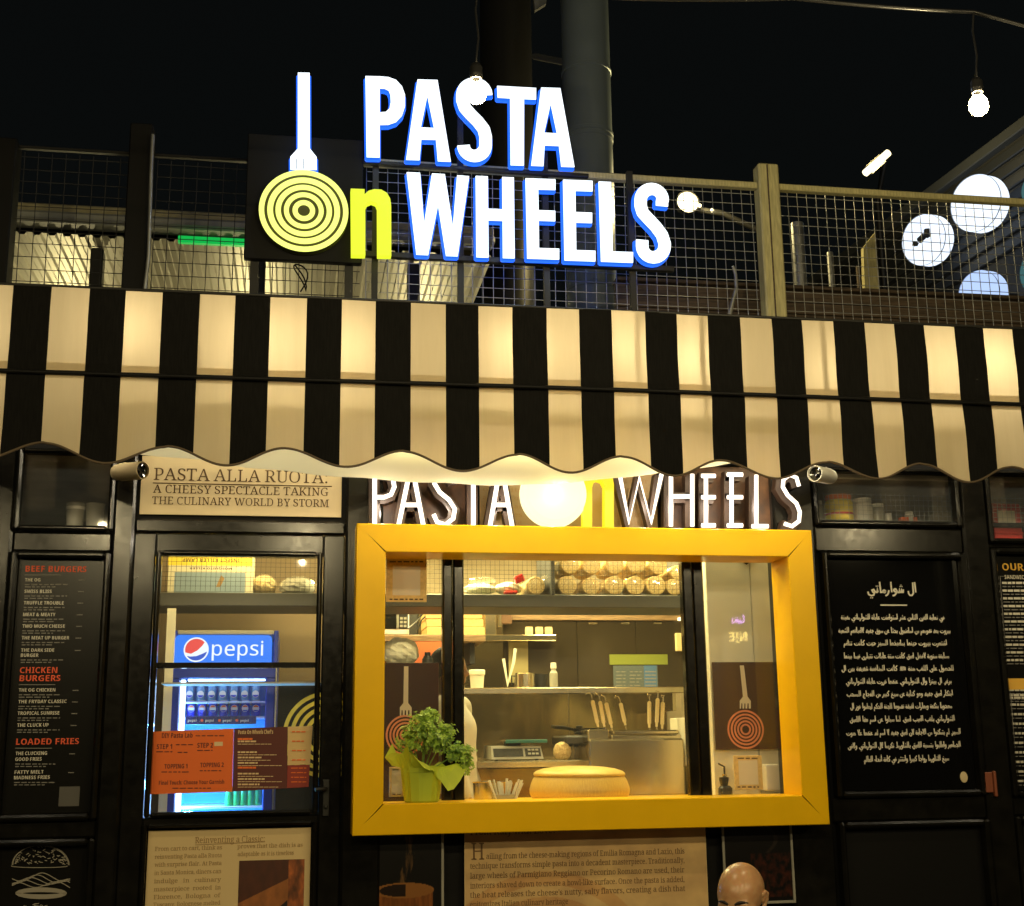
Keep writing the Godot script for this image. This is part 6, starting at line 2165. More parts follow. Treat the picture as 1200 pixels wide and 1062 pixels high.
func pasta_cooker(_top: float) -> void:
	var z := -0.76
	var r := RECT(691, 866, 803, 940, z)
	var c := thing("pasta_cooker", "steel pasta cooker with hooked basket handles standing out of it", "cooker", Vector3(r.position.x + r.size.x / 2, FLOOR, z))
	var yt := r.end.y
	obj("front_panel", box(Vector3(r.position.x, FLOOR, z - 0.02), Vector3(r.end.x, yt, z), 0.012), M.steel, c)
	obj("cabinet", box(Vector3(r.position.x + 0.004, FLOOR, z - 0.42), Vector3(r.end.x - 0.004, yt - 0.02, z - 0.021)), M.wall_steel, c)
	var b0 := RECT(690, 850, 800, 866, z - 0.10)
	var tank := T()
	bx(tank, Vector3(b0.position.x + 0.12, yt - 0.018, z - 0.36), Vector3(b0.end.x, yt + 0.02, z - 0.08), 0.006)
	bx(tank, Vector3(b0.position.x + 0.135, yt + 0.021, z - 0.34), Vector3(b0.end.x - 0.02, yt + 0.045, z - 0.10), 0.006)
	obj("tank", tank, M.steel, c)
	obj("side_tank", box(Vector3(b0.position.x, yt - 0.018, z - 0.40), Vector3(b0.position.x + 0.118, yt + 0.052, z - 0.12), 0.008), M.steel, c)
	# baskets: hook end, grip, foot (pixels)
	for q in [[693, 815, 701, 852, 1], [702, 816, 708.5, 852, 1], [709, 818, 717, 853, 1], [726, 819, 733, 850, 1], [761, 816, 761, 853, 0], [771, 812, 769.5, 852, 0], [777, 817, 776, 854, 0]]:
		var zz := z - 0.17
		var a := P(q[0], q[1], zz)
		var f := P(q[2], q[3], zz)
		var d := (a - f)
		var hn := T()
		tube(hn, [f, f + d * 0.12, f + d * 0.14, f + d * 0.80, f + d * 0.84], [0.006, 0.007, 0.0105, 0.0105, 0.005], 10)
		var h := obj("basket_handle", hn, M.beige_handle, c)
		var wr := T()
		tube(wr, [f + d * 0.82, a, a + Vector3(-0.008, 0.012, 0), a + Vector3(-0.022, 0.014, 0), a + Vector3(-0.030, 0.004, 0)] if q[4] == 1 else [f + d * 0.82, a, a + Vector3(0.010, 0.006, 0.0), a + Vector3(-0.010, 0.010, 0.0), a + Vector3(-0.010, 0.0, 0.0)], 0.0032, 6)
		obj("hook", wr, M.steel, h)
		var sh := T()
		tube(sh, [f, f + Vector3(0.004, -0.05, 0.0)], 0.004, 6)
		obj("shank", sh, M.steel, h)


# ---------------------------------------------------------------- behind the glazed door
func build_door_side() -> void:
	var z := -0.62
	var body := RECT(197, 739, 323, 990, z)
	var x0 := body.position.x
	var x1 := body.end.x
	var top := P(260, 739, z).y
	var foot := FLOOR
	var fr := thing("drinks_fridge", "blue glass door drinks fridge with a lit cola header", "fridge", Vector3((x0 + x1) / 2, foot, z - 0.3))
	var hy := P(260, 780, z).y
	for b in [[x0, x0 + 0.022], [x1 - 0.022, x1]]:
		obj("side_panel", box(Vector3(b[0], foot, z - 0.55), Vector3(b[1], top, z), 0.004), M.blue_paint, fr)
	obj("back_panel", box(Vector3(x0 + 0.023, foot, z - 0.55), Vector3(x1 - 0.023, top - 0.01, z - 0.53)), mat("fridge_lining", lin(0.08, 0.42, 0.72), 0.5), fr)
	obj("top_panel", box(Vector3(x0 + 0.023, top - 0.02, z - 0.53), Vector3(x1 - 0.023, top, z), 0.003), M.grey_plastic, fr)
	obj("base_panel", box(Vector3(x0 + 0.023, foot, z - 0.53), Vector3(x1 - 0.023, foot + 0.28, z), 0.003), M.dark_blue, fr)
	# header light box
	var hr := RECT(204.5, 744.5, 318.5, 778, z)
	var hd := T()
	slab(hd, round_rect(Rect2(hr.position.x, hr.position.y - 0.02, hr.size.x, hr.size.y + 0.02), 0.022), z - 0.03, z + 0.002)
	var h := obj("header_light", hd, glow("header_blue", lin(0.004, 0.19, 0.92), 1.0), fr)
	var hz := z + 0.004
	var white := glow("header_white", Color(0.92, 0.97, 1.0), 1.0)
	var st := T()
	words(st, "pepsi", sans, Vector2(P(248.0, 768.0, hz).x, P(248.0, 768.5, hz).y), hz, 0.070, P(308, 768, hz).x - P(248, 768, hz).x)
	obj("lettering", st, white, h)
	var gc := P(229.8, 761.5, hz)
	var gr: float = P(244.5, 761.5, hz).x - gc.x
	var c2 := Vector2(gc.x, gc.y)
	var gd := T()
	slab(gd, arc(c2, gr, gr, 0, 350, 36), z + 0.002, hz)
	obj("emblem_disc", gd, white, h)
	var red := arc(c2, gr * 0.88, gr * 0.88, 42, 195, 18)
	red.append_array(PackedVector2Array([c2 + Vector2(-0.40, -0.34) * gr, c2 + Vector2(0.10, -0.06) * gr, c2 + Vector2(0.48, 0.32) * gr]))
	var rt := T()
	slab(rt, red, hz, hz + 0.002)
	obj("emblem_red", rt, glow("header_red", lin(0.85, 0.07, 0.07), 0.9), h)
	var bl := arc(c2, gr * 0.88, gr * 0.88, 215, 350, 18)
	bl.append_array(PackedVector2Array([c2 + Vector2(0.55, -0.32) * gr, c2 + Vector2(0.05, -0.52) * gr, c2 + Vector2(-0.45, -0.56) * gr]))
	var bt := T()
	slab(bt, bl, hz, hz + 0.002)
	obj("emblem_blue", bt, glow("header_deep_blue", lin(0.01, 0.10, 0.70), 0.8), h)
	# door frame, glass, strip light, shelves
	obj("door_rail", box(Vector3(x0, hy - 0.065, z + 0.001), Vector3(x1, hy - 0.004, z + 0.03), 0.004), M.blue_paint, fr)
	obj("door_stile", box(Vector3(x0, foot + 0.28, z + 0.001), Vector3(x0 + 0.045, hy - 0.066, z + 0.03), 0.004), M.blue_paint, fr)
	obj("door_stile", box(Vector3(x1 - 0.055, foot + 0.28, z + 0.001), Vector3(x1 - 0.010, hy - 0.066, z + 0.03), 0.004), M.blue_paint, fr)
	obj("door_edge", box(Vector3(x1 - 0.009, foot + 0.28, z + 0.001), Vector3(x1 - 0.001, hy - 0.004, z + 0.034), 0.002), M.galvanised, fr)
	obj("glass_door", T_sheet(Rect2(x0 + 0.045, foot + 0.28, x1 - x0 - 0.10, hy - 0.066 - foot - 0.28), z + 0.012), M.glass, fr)
	var sx := x0 + 0.052
	var led := thing("fridge_strip_light", "cool white strip light inside the drinks fridge", "lamp", Vector3(sx, foot + 0.3, z - 0.03))
	obj("light_tube", box(Vector3(sx - 0.004, foot + 0.30, z - 0.03), Vector3(sx + 0.020, hy - 0.07, z - 0.002), 0.004), M.fridge_white, led)
	for i in 4:
		lamp(led, Vector3(sx + 0.05, foot + 0.45 + i * 0.30, z - 0.06), Color(0.36, 0.72, 1.0), 0.40, 0.02)
	obj("ceiling_tube", box(Vector3(x0 + 0.08, hy - 0.075, z - 0.06), Vector3(x1 - 0.06, hy - 0.066, z - 0.03), 0.002), M.fridge_white, fr)
	var rows := [P(260, 821.5, z - 0.05).y, P(260, 839.5, z - 0.05).y, P(260, 882, z - 0.05).y, P(260, 945, z - 0.05).y]
	for y in rows:
		obj("wire_shelf", box(Vector3(x0 + 0.05, y - 0.012, z - 0.50), Vector3(x1 - 0.05, y - 0.003, z - 0.05), 0.002), M.white_plastic, fr)
	var lab := RECT(217, 839.5, 300, 849, z - 0.03)
	var lb := obj("label_strip", box(Vector3(lab.position.x, lab.position.y, z - 0.04), Vector3(lab.end.x, lab.end.y, z - 0.032), 0.001), M.dark_blue, fr)
	var lt := T()
	var dt := T()
	for i in 4:
		var a := P(220.0 + i * 20.5, 846, z - 0.03)
		words(lt, "pepsi", sans_bold, Vector2(a.x, a.y), z - 0.030, 0.012)
		if i < 3:
			var d := P(236.5 + i * 20.5, 844.4, z - 0.03)
			slab(dt, arc(Vector2(d.x, d.y), 0.007, 0.007, 0, 330, 10), z - 0.032, z - 0.030)
	obj("lettering", lt, M.white_ink, lb)
	obj("red_dot", dt, M.red_ink, lb)
	# cans and bottles: built once, then copied along the shelves
	var can := make_can(Vector3.ZERO, "blue cola can on the fridge's second shelf", "cola cans on the second shelf")
	var first := true
	for i in 7:
		var p := P(224.0 + i * 12.6, 839, z - 0.09)
		var o: Node3D = can if first else can.duplicate()
		if not first:
			o.name = numbered("cola_can")
			add_child(o)
		first = false
		o.position = Vector3(p.x, rows[1] - 0.002, z - 0.09)
	var bot := make_bottle("clear cola bottle with a round label on the fridge's top shelf", "cola bottles on the top shelf")
	first = true
	for i in 7:
		var p := P(222.0 + i * 12.9, 820, z - 0.10)
		var o: Node3D = bot if first else bot.duplicate()
		if not first:
			o.name = numbered("cola_bottle")
			add_child(o)
		first = false
		o.position = Vector3(p.x, rows[0] - 0.002, z - 0.10)
	var green := mat("green_bottle", lin(0.05, 0.42, 0.10), 0.2)
	for i in 5:
		var p := P(268.0 + i * 8.5, 944, z - 0.10)
		var t := T()
		lathe(t, Vector3(p.x, rows[3] - 0.002, z - 0.12), [[0.0, 0.0], [0.020, 0.0], [0.021, 0.05], [0.018, 0.08], [0.009, 0.11], [0.009, 0.13], [0.0, 0.131]], 16)
		tag(obj("green_bottle", t, green), "green soda bottle low in the drinks fridge", "bottle", "green bottles low in the fridge")

	# board with yellow rings beside the fridge, pale post, clear shelf edge
	var rb := RECT(323.5, 800, 420, 1000, -0.50)
	var bo := thing("ring_board", "black board with yellow rings beside the drinks fridge", "board", Vector3(rb.position.x + 0.1, FLOOR, -0.51))
	obj("board", box(Vector3(rb.position.x, FLOOR, -0.512), Vector3(0.30, rb.end.y, -0.50), 0.001), M.board_black, bo)
	var rc := P(381, 861, -0.498)
	for rr in [47.0, 38.5, 30.0, 21.5]:
		var ra: float = (P(381 + rr, 861, -0.498).x - rc.x)
		var rs := T()
		stroke(rs, arc(Vector2(rc.x, rc.y), ra, ra, 0, 352, 44), 0.019, -0.5, -0.498, true)
		obj("ring_print", rs, M.yellow_ink, bo)
	tag(obj("clear_shelf", pbox(189, 799.5, 369.5, 801.5, -0.20, -0.44), M.white_panel), "thin white shelf edge across the glazed door", "shelf")
	tag(obj("pale_upright", pbox(189.5, 713, 199.5, 1000, -0.58, -0.61), M.white_panel), "pale upright strip beside the drinks fridge", "upright")
	# carton on the upper shelf
	var cz := -0.66
	var cr := RECT(196.5, 650, 297, 700, cz)
	var sy := P(650, 697, -0.60).y
	var cb := thing("lamp_carton", "carton with yellow band and blue picture on the upper shelf behind the door", "box", Vector3(cr.position.x + 0.2, sy, cz))
	obj("carton", box(Vector3(cr.position.x, sy, cz - 0.2), Vector3(cr.end.x, cr.end.y + 0.06, cz), 0.003), M.white_paper, cb)
	var yb := RECT(196.5, 640, 297, 663, cz)
	obj("yellow_band", box(Vector3(yb.position.x + 0.004, yb.position.y, cz - 0.001), Vector3(yb.end.x - 0.004, yb.end.y, cz + 0.001)), M.yellow_ink, cb)
	var bb := RECT(204, 671, 287, 698, cz)
	obj("blue_picture", box(Vector3(bb.position.x, bb.position.y, cz - 0.001), Vector3(bb.end.x, bb.end.y, cz + 0.001)), mat("sky_print", lin(0.24, 0.33, 0.42), 0.6), cb)
	var it := T()
	var flip := Basis(Vector3.BACK, PI)                # the carton stands upside down
	words(it, "INSECT KILLER LAMP", sans_bold, Vector2(P(281, 655, cz).x, P(281, 655, cz).y), cz + 0.0015, 0.017, P(281, 655, cz).x - P(214, 655, cz).x, 0, flip)
	words(it, "MOSQUITO KILLER", sans_bold, Vector2(P(272, 665.5, cz).x, P(272, 665.5, cz).y), cz + 0.0015, 0.010, P(272, 665, cz).x - P(222, 665, cz).x, 0, flip)
	obj("lettering", it, M.brown_ink, cb)
	var tri2 := T()
	slab(tri2, W([[253, 688], [259, 674], [263, 678], [258, 688]], cz + 0.002), cz + 0.001, cz + 0.002)
	obj("brown_print", tri2, M.faded_ink, cb)
	var k := 0
	for q in [[309.0, 686.0, 30.0, 26.0], [348.0, 687.0, 44.0, 24.0]]:
		var r := RECT(q[0] - q[2] / 2, q[1] - q[3] / 2, q[0] + q[2] / 2, q[1] + q[3] / 2, -0.7)
		var t := T()
		crumple(t, Vector3(r.position.x + r.size.x / 2, sy + r.size.y * 0.42, -0.74), Vector3(r.size.x, r.size.y, 0.2), 71 + k, 0.3)
		var cc: Material = [M.bread, M.grey_plastic][k]
		var bg := tag(obj("filled_bag", t, cc), ["bag of pale rolls on the upper shelf beside the carton", "grey foil bag on the upper shelf at the door's corner"][k], "bag")
		var t2 := T()
		crumple(t2, Vector3(r.position.x + r.size.x / 2, sy + r.size.y * 0.44, -0.74), Vector3(r.size.x * 1.08, r.size.y * 1.08, 0.22), 81 + k, 0.25)
		obj("film", t2, M.plastic_film, bg)
		k += 1

	# the printed sticker on the door's glass
	var gz := -0.014
	var sk := thing("menu_sticker", "orange, maroon and cream menu sticker on the door glass", "sticker", Vector3(P(270, 930, gz).x, P(270, 930, gz).y, gz))
	for q in [["orange_part", [[180, 857.5], [274, 854], [272, 928], [176, 931]], M.orange_ink], ["maroon_part", [[274.2, 854], [337, 851.8], [336, 923.8], [272.2, 928]], M.maroon_ink], ["cream_part", [[337.2, 851.8], [366.5, 850.8], [363, 896], [336.8, 897]], mat("cream_print", lin(0.70, 0.48, 0.20), 0.6)], ["red_part", [[336.8, 897.3], [363, 896.3], [361.5, 922.4], [336.2, 923.8]], mat("brick_print", lin(0.28, 0.028, 0.015), 0.6)]]:
		var t := T()
		slab(t, W(q[1], gz), gz - 0.002, gz)
		obj(q[0], t, q[2], sk)
	var tz := gz + 0.001
	print_text(sk, [["DIY Pasta Lab", sans_bold, 189.5, 865, 36, 5.6], ["STEP 1", sans_bold, 183.5, 878, 18, 5.6], ["STEP 2", sans_bold, 231, 876.5, 18.5, 5.6], ["TOPPING 1", sans_bold, 192.5, 901, 27, 5.2], ["TOPPING 2", sans_bold, 234.5, 899.4, 27.5, 5.2], ["Final Touch: Choose Your Garnish", sans_bold, 186, 920, 77, 4.6]], M.maroon_ink, tz)
	var dk := T()
	for q in [[229.0, 264.0, 863.0], [183.0, 202.0, 881.8], [231.0, 249.0, 880.2], [189.0, 224.0, 905.5], [234.0, 262.0, 904.0], [202.0, 247.0, 924.5], [206.0, 226.0, 873.5], [208.0, 222.0, 882.5]]:
		dashes(dk, q[0], q[1], q[2], 1.2, tz, int(q[2]))
	obj("small_print", dk, M.maroon_ink, sk)
	print_text(sk, [["Pasta On Wheels Chef's", sans_bold, 279, 860.5, 41, 4.6]], mat("cream_ink", lin(0.75, 0.55, 0.30), 0.6), tz)
	var dl := T()
	for i in 9:
		var y := 866.0 + i * 6.3 - (0.0 if i != 5 else 0.0)
		if i in [1, 5]:
			continue
		dashes(dl, 278.5, 300.0 + (i * 7) % 13, y + 4.0, 1.9, tz, 60 + i, 0.8)
		dashes(dl, 278.5, 318.0 + (i * 11) % 16, y + 6.6, 0.8, tz, 70 + i, 0.6)
	for i in 4:
		dashes(dl, 341.0, 358.0, 858.5 + i * 11.0, 1.6, tz + 0.001, 90 + i, 1.0)
	obj("item_print", dl, M.cream_ink, sk)
	var de := T()
	for i in 4:
		dashes(de, 342.0, 358.0, 858.5 + i * 11.0, 1.5, tz + 0.002, 95 + i, 1.0)
		dashes(de, 341.0, 359.0, 901.0 + i * 5.4, 1.3, tz + 0.001, 99 + i, 1.0)
	for q in [[278.5, 296.0, 867.5], [278.5, 300.0, 901.0]]:
		dashes(de, q[0], q[1], q[2], 2.4, tz, 5, 0.3)
	obj("red_print", de, M.orange_ink, sk)
	var pb := RECT(251, 869.5, 261, 874.5, tz)
	obj("pale_box", box(Vector3(pb.position.x, pb.position.y, gz), Vector3(pb.end.x, pb.end.y, tz)), M.cream_ink, sk)


func make_can(at: Vector3, label: String, group: String) -> Node3D:
	var t := thing("cola_can", label, "can", at, group)
	var s := T()
	lathe(s, at, [[0.0, 0.0], [0.018, 0.0], [0.0225, 0.006], [0.0225, 0.070], [0.018, 0.078]], 18)
	obj("can_body", s, M.blue_paint, t)
	var l := T()
	lathe(l, at, [[0.018, 0.078], [0.019, 0.081], [0.017, 0.081], [0.016, 0.078], [0.0, 0.078]], 18)
	obj("lid", l, M.steel, t)
	var e := T()
	for q in [[0.0, 0.0165, 0.0, 360.0, "w"]]:
		slab(e, arc(Vector2(0, 0.040), 0.0165, 0.0175, 0, 342, 18), 0.0215, 0.0235)
	obj("emblem", e, M.white_ink, t)
	var r := T()
	slab(r, arc(Vector2(0, 0.042), 0.014, 0.014, 15, 165, 10), 0.0235, 0.0240)
	obj("emblem_red", r, M.red_ink, t)
	var b := T()
	slab(b, arc(Vector2(0, 0.037), 0.014, 0.013, 200, 340, 10), 0.0235, 0.0240)
	obj("emblem_blue", b, M.blue_paint, t)
	return t


func make_bottle(label: String, group: String) -> Node3D:
	var t := thing("cola_bottle", label, "bottle", Vector3.ZERO, group)
	var s := T()
	lathe(s, Vector3.ZERO, [[0.0, 0.0], [0.018, 0.0], [0.021, 0.005], [0.0205, 0.060], [0.019, 0.072], [0.010, 0.098], [0.009, 0.108]], 18)
	obj("bottle_body", s, mat("cola_clear", lin(0.10, 0.22, 0.36), 0.12) if not M.has("cola_clear") else M.cola_clear, t)
	var c := T()
	lathe(c, Vector3.ZERO, [[0.011, 0.106], [0.011, 0.118], [0.0, 0.119]], 14)
	obj("cap", c, M.white_plastic, t)
	var e := T()
	slab(e, arc(Vector2(0, 0.036), 0.0165, 0.0175, 0, 342, 18), 0.0200, 0.0222)
	obj("emblem", e, M.white_ink, t)
	var b := T()
	slab(b, arc(Vector2(0, 0.034), 0.0145, 0.0135, 190, 350, 10), 0.0222, 0.0228)
	obj("emblem_blue", b, M.blue_paint, t)
	return t


# ---------------------------------------------------------------- people
# bones of [from, to, radius at from, radius at to] (or [centre, radii] for an ellipsoid), joined smoothly and meshed as surface nets
func flesh(bones: Array, cell: float, k: float, st: SurfaceTool) -> void:
	var lo := Vector3.ONE * 1e9
	var hi := -lo
	for b in bones:
		var rr: float = maxf(b[2], b[3]) if b.size() == 4 else maxf(b[1].x, maxf(b[1].y, b[1].z))
		var ends: Array = [b[0], b[1]] if b.size() == 4 else [b[0]]
		for e in ends:
			lo = lo.min(e - Vector3.ONE * (rr + 4 * cell))
			hi = hi.max(e + Vector3.ONE * (rr + 4 * cell))
	var n := Vector3i(((hi - lo) / cell).ceil()) + Vector3i.ONE
	var field := PackedFloat32Array()
	field.resize(n.x * n.y * n.z)
	field.fill(1.0)
	var sx := 1
	var sy := n.x
	var sz := n.x * n.y
	for b in bones:
		var capsule: bool = b.size() == 4
		var rr: float = maxf(b[2], b[3]) if capsule else maxf(b[1].x, maxf(b[1].y, b[1].z))
		var reach := rr + 2.0 * k + 3 * cell
		var a: Vector3 = b[0]
		var e: Vector3 = b[1] if capsule else b[0]
		var i0 := Vector3i(((a.min(e) - Vector3.ONE * reach - lo) / cell).floor()).clamp(Vector3i.ZERO, n - Vector3i.ONE)
		var i1 := Vector3i(((a.max(e) + Vector3.ONE * reach - lo) / cell).ceil()).clamp(Vector3i.ZERO, n - Vector3i.ONE)
		var ab := e - a
		var l2 := maxf(ab.length_squared(), 1e-9)
		for z in range(i0.z, i1.z + 1):
			for y in range(i0.y, i1.y + 1):
				for x in range(i0.x, i1.x + 1):
					var p := lo + Vector3(x, y, z) * cell
					var d: float
					if capsule:
						var t := clampf((p - a).dot(ab) / l2, 0.0, 1.0)
						d = (p - a - ab * t).length() - lerpf(b[2], b[3], t)
					else:
						var q: Vector3 = b[2] * (p - a) if b.size() == 3 else p - a
						var r: Vector3 = b[1]
						var k0 := (q / r).length()
						var k1 := (q / (r * r)).length()
						d = k0 * (k0 - 1.0) / maxf(k1, 1e-6)
					var id := x + y * sy + z * sz
					var f := field[id]
					var h := maxf(k - absf(f - d), 0.0) / k
					field[id] = minf(f, d) - h * h * k * 0.25
	var vid := {}
	var verts := PackedVector3Array()
	var corner := [0, sx, sy, sx + sy, sz, sx + sz, sy + sz, sx + sy + sz]
	var edges := [[0, 1], [2, 3], [4, 5], [6, 7], [0, 2], [1, 3], [4, 6], [5, 7], [0, 4], [1, 5], [2, 6], [3, 7]]
	for z in n.z - 1:
		for y in n.y - 1:
			var row := y * sy + z * sz
			for x in n.x - 1:
				var id := x + row
				if absf(field[id]) > 2.5 * cell:
					continue
				var s := 0
				for c in 8:
					if field[id + corner[c]] < 0.0:
						s |= 1 << c
				if s == 0 or s == 255:
					continue
				var sum := Vector3.ZERO
				var m := 0
				for ed in edges:
					var f0 := field[id + corner[ed[0]]]
					var f1 := field[id + corner[ed[1]]]
					if (f0 < 0.0) != (f1 < 0.0):
						var t := f0 / (f0 - f1)
						var p0 := Vector3(ed[0] & 1, (ed[0] >> 1) & 1, ed[0] >> 2)
						var p1 := Vector3(ed[1] & 1, (ed[1] >> 1) & 1, ed[1] >> 2)
						sum += p0.lerp(p1, t)
						m += 1
				vid[id] = verts.size()
				verts.append(lo + (Vector3(x, y, z) + sum / m) * cell)
	var normals := PackedVector3Array()
	normals.resize(verts.size())
	var faces := []
	for id in vid:
		for q in [[sx, sy, sz], [sy, sz, sx], [sz, sx, sy]]:
			var f0 := field[id]
			var f1 := field[id + q[0]]
			if (f0 < 0.0) == (f1 < 0.0):
				continue
			var a: int = id - q[1] - q[2]
			var b: int = id - q[1]
			var c: int = id - q[2]
			if not (vid.has(a) and vid.has(b) and vid.has(c)):
				continue
			faces.append([vid[a], vid[b], vid[id], vid[c]] if f0 < 0.0 else [vid[a], vid[c], vid[id], vid[b]])
	for f in faces:
		var nn := (verts[f[2]] - verts[f[0]]).cross(verts[f[1]] - verts[f[3]])
		for v in f:
			normals[v] += nn
	# the sense of the loop round each edge differs between axes only by the cycle used above, so one test settles it
	var flip := 1.0
	if faces.size() > 0:
		var best := 0
		for v in verts.size():
			if verts[v].y > verts[best].y:
				best = v
		if normals[best].y < 0.0:
			flip = -1.0
	for f in faces:
		var p := [verts[f[0]], verts[f[1]], verts[f[2]], verts[f[3]]]
		var m := []
		for v in f:
			m.append((normals[v] * flip).normalized())
		smooth_tri(st, p[0], p[1], p[2], m[0], m[1], m[2])
		smooth_tri(st, p[0], p[2], p[3], m[0], m[2], m[3])


func head_bones(at: Transform3D, s := 1.0) -> Array:      # own axes: y up, z forward, origin at the middle of the head
	var e := func(c: Vector3, r: Vector3) -> Array: return [at * (c * s), r * s, at.basis.inverse()]
	var c := func(a: Vector3, b: Vector3, ra: float, rb: float) -> Array: return [at * (a * s), at * (b * s), ra * s, rb * s]
	return [
		e.call(Vector3(0, 0.035, -0.012), Vector3(0.076, 0.086, 0.096)),
		e.call(Vector3(0, 0.020, 0.030), Vector3(0.066, 0.070, 0.062)),
		e.call(Vector3(0, -0.045, 0.030), Vector3(0.056, 0.072, 0.058)),
		e.call(Vector3(0, -0.092, 0.052), Vector3(0.026, 0.022, 0.028)),
		c.call(Vector3(-0.040, 0.012, 0.080), Vector3(0.040, 0.012, 0.080), 0.012, 0.012),
		c.call(Vector3(0, 0.004, 0.088), Vector3(0, -0.034, 0.106), 0.008, 0.013),
		c.call(Vector3(-0.018, -0.038, 0.088), Vector3(0.018, -0.038, 0.088), 0.009, 0.009),
		c.call(Vector3(-0.020, -0.064, 0.084), Vector3(0.020, -0.064, 0.084), 0.008, 0.008),
		c.call(Vector3(-0.018, -0.075, 0.080), Vector3(0.018, -0.075, 0.080), 0.009, 0.009),
		c.call(Vector3(-0.048, -0.018, 0.060), Vector3(-0.040, -0.050, 0.056), 0.022, 0.018),
		c.call(Vector3(0.048, -0.018, 0.060), Vector3(0.040, -0.050, 0.056), 0.022, 0.018)]


func ear_bones(at: Transform3D, side: float, s := 1.0) -> Array:
	var out := []
	var pts := [Vector3(0.070, 0.018, -0.006), Vector3(0.078, 0.026, -0.020), Vector3(0.081, 0.016, -0.032), Vector3(0.078, -0.002, -0.030), Vector3(0.071, -0.022, -0.018), Vector3(0.067, -0.034, -0.008)]
	for i in pts.size() - 1:
		var a: Vector3 = pts[i] * Vector3(side, 1, 1) * s
		var b: Vector3 = pts[i + 1] * Vector3(side, 1, 1) * s
		out.append([at * a, at * b, 0.0065 * s, 0.0065 * s])
	out.append([at * (Vector3(0.068 * side, 0.000, -0.016) * s), at * (Vector3(0.072 * side, 0.010, -0.020) * s), 0.010 * s, 0.010 * s])
	return out


func hand_bones(wrist: Vector3, along: Vector3, palm: Vector3, side: float) -> Array:     # along: towards the fingers, palm: out of the palm
	var across := along.cross(palm).normalized() * side
	var out := [[wrist, wrist + along * 0.05, 0.024, 0.028], [wrist + along * 0.05 + across * 0.02, wrist + along * 0.085 + across * 0.026, 0.018, 0.014], [wrist + along * 0.05 - across * 0.02, wrist + along * 0.082 - across * 0.026, 0.018, 0.014]]
	var lengths := [0.062, 0.075, 0.070, 0.055]
	for i in 4:
		var o := (i - 1.5) * 0.0195
		var a := wrist + along * 0.085 + across * -o
		var b: Vector3 = a + (along * 0.9 + palm * 0.42).normalized() * lengths[i] * 0.55
		var c: Vector3 = b + (along * 0.5 + palm * 0.86).normalized() * lengths[i] * 0.50
		out.append([a, b, 0.0095, 0.0090])
		out.append([b, c, 0.0088, 0.0075])
	var t0 := wrist + along * 0.03 + across * 0.024
	var t1 := t0 + (along * 0.6 + across * 0.7 + palm * 0.35).normalized() * 0.042
	out.append([t0, t1, 0.013, 0.0105])
	out.append([t1, t1 + (along * 0.85 + across * 0.1 + palm * 0.5).normalized() * 0.03, 0.0105, 0.008])
	return out


func build_people() -> void:
	seated_person()
	kitchen_person()


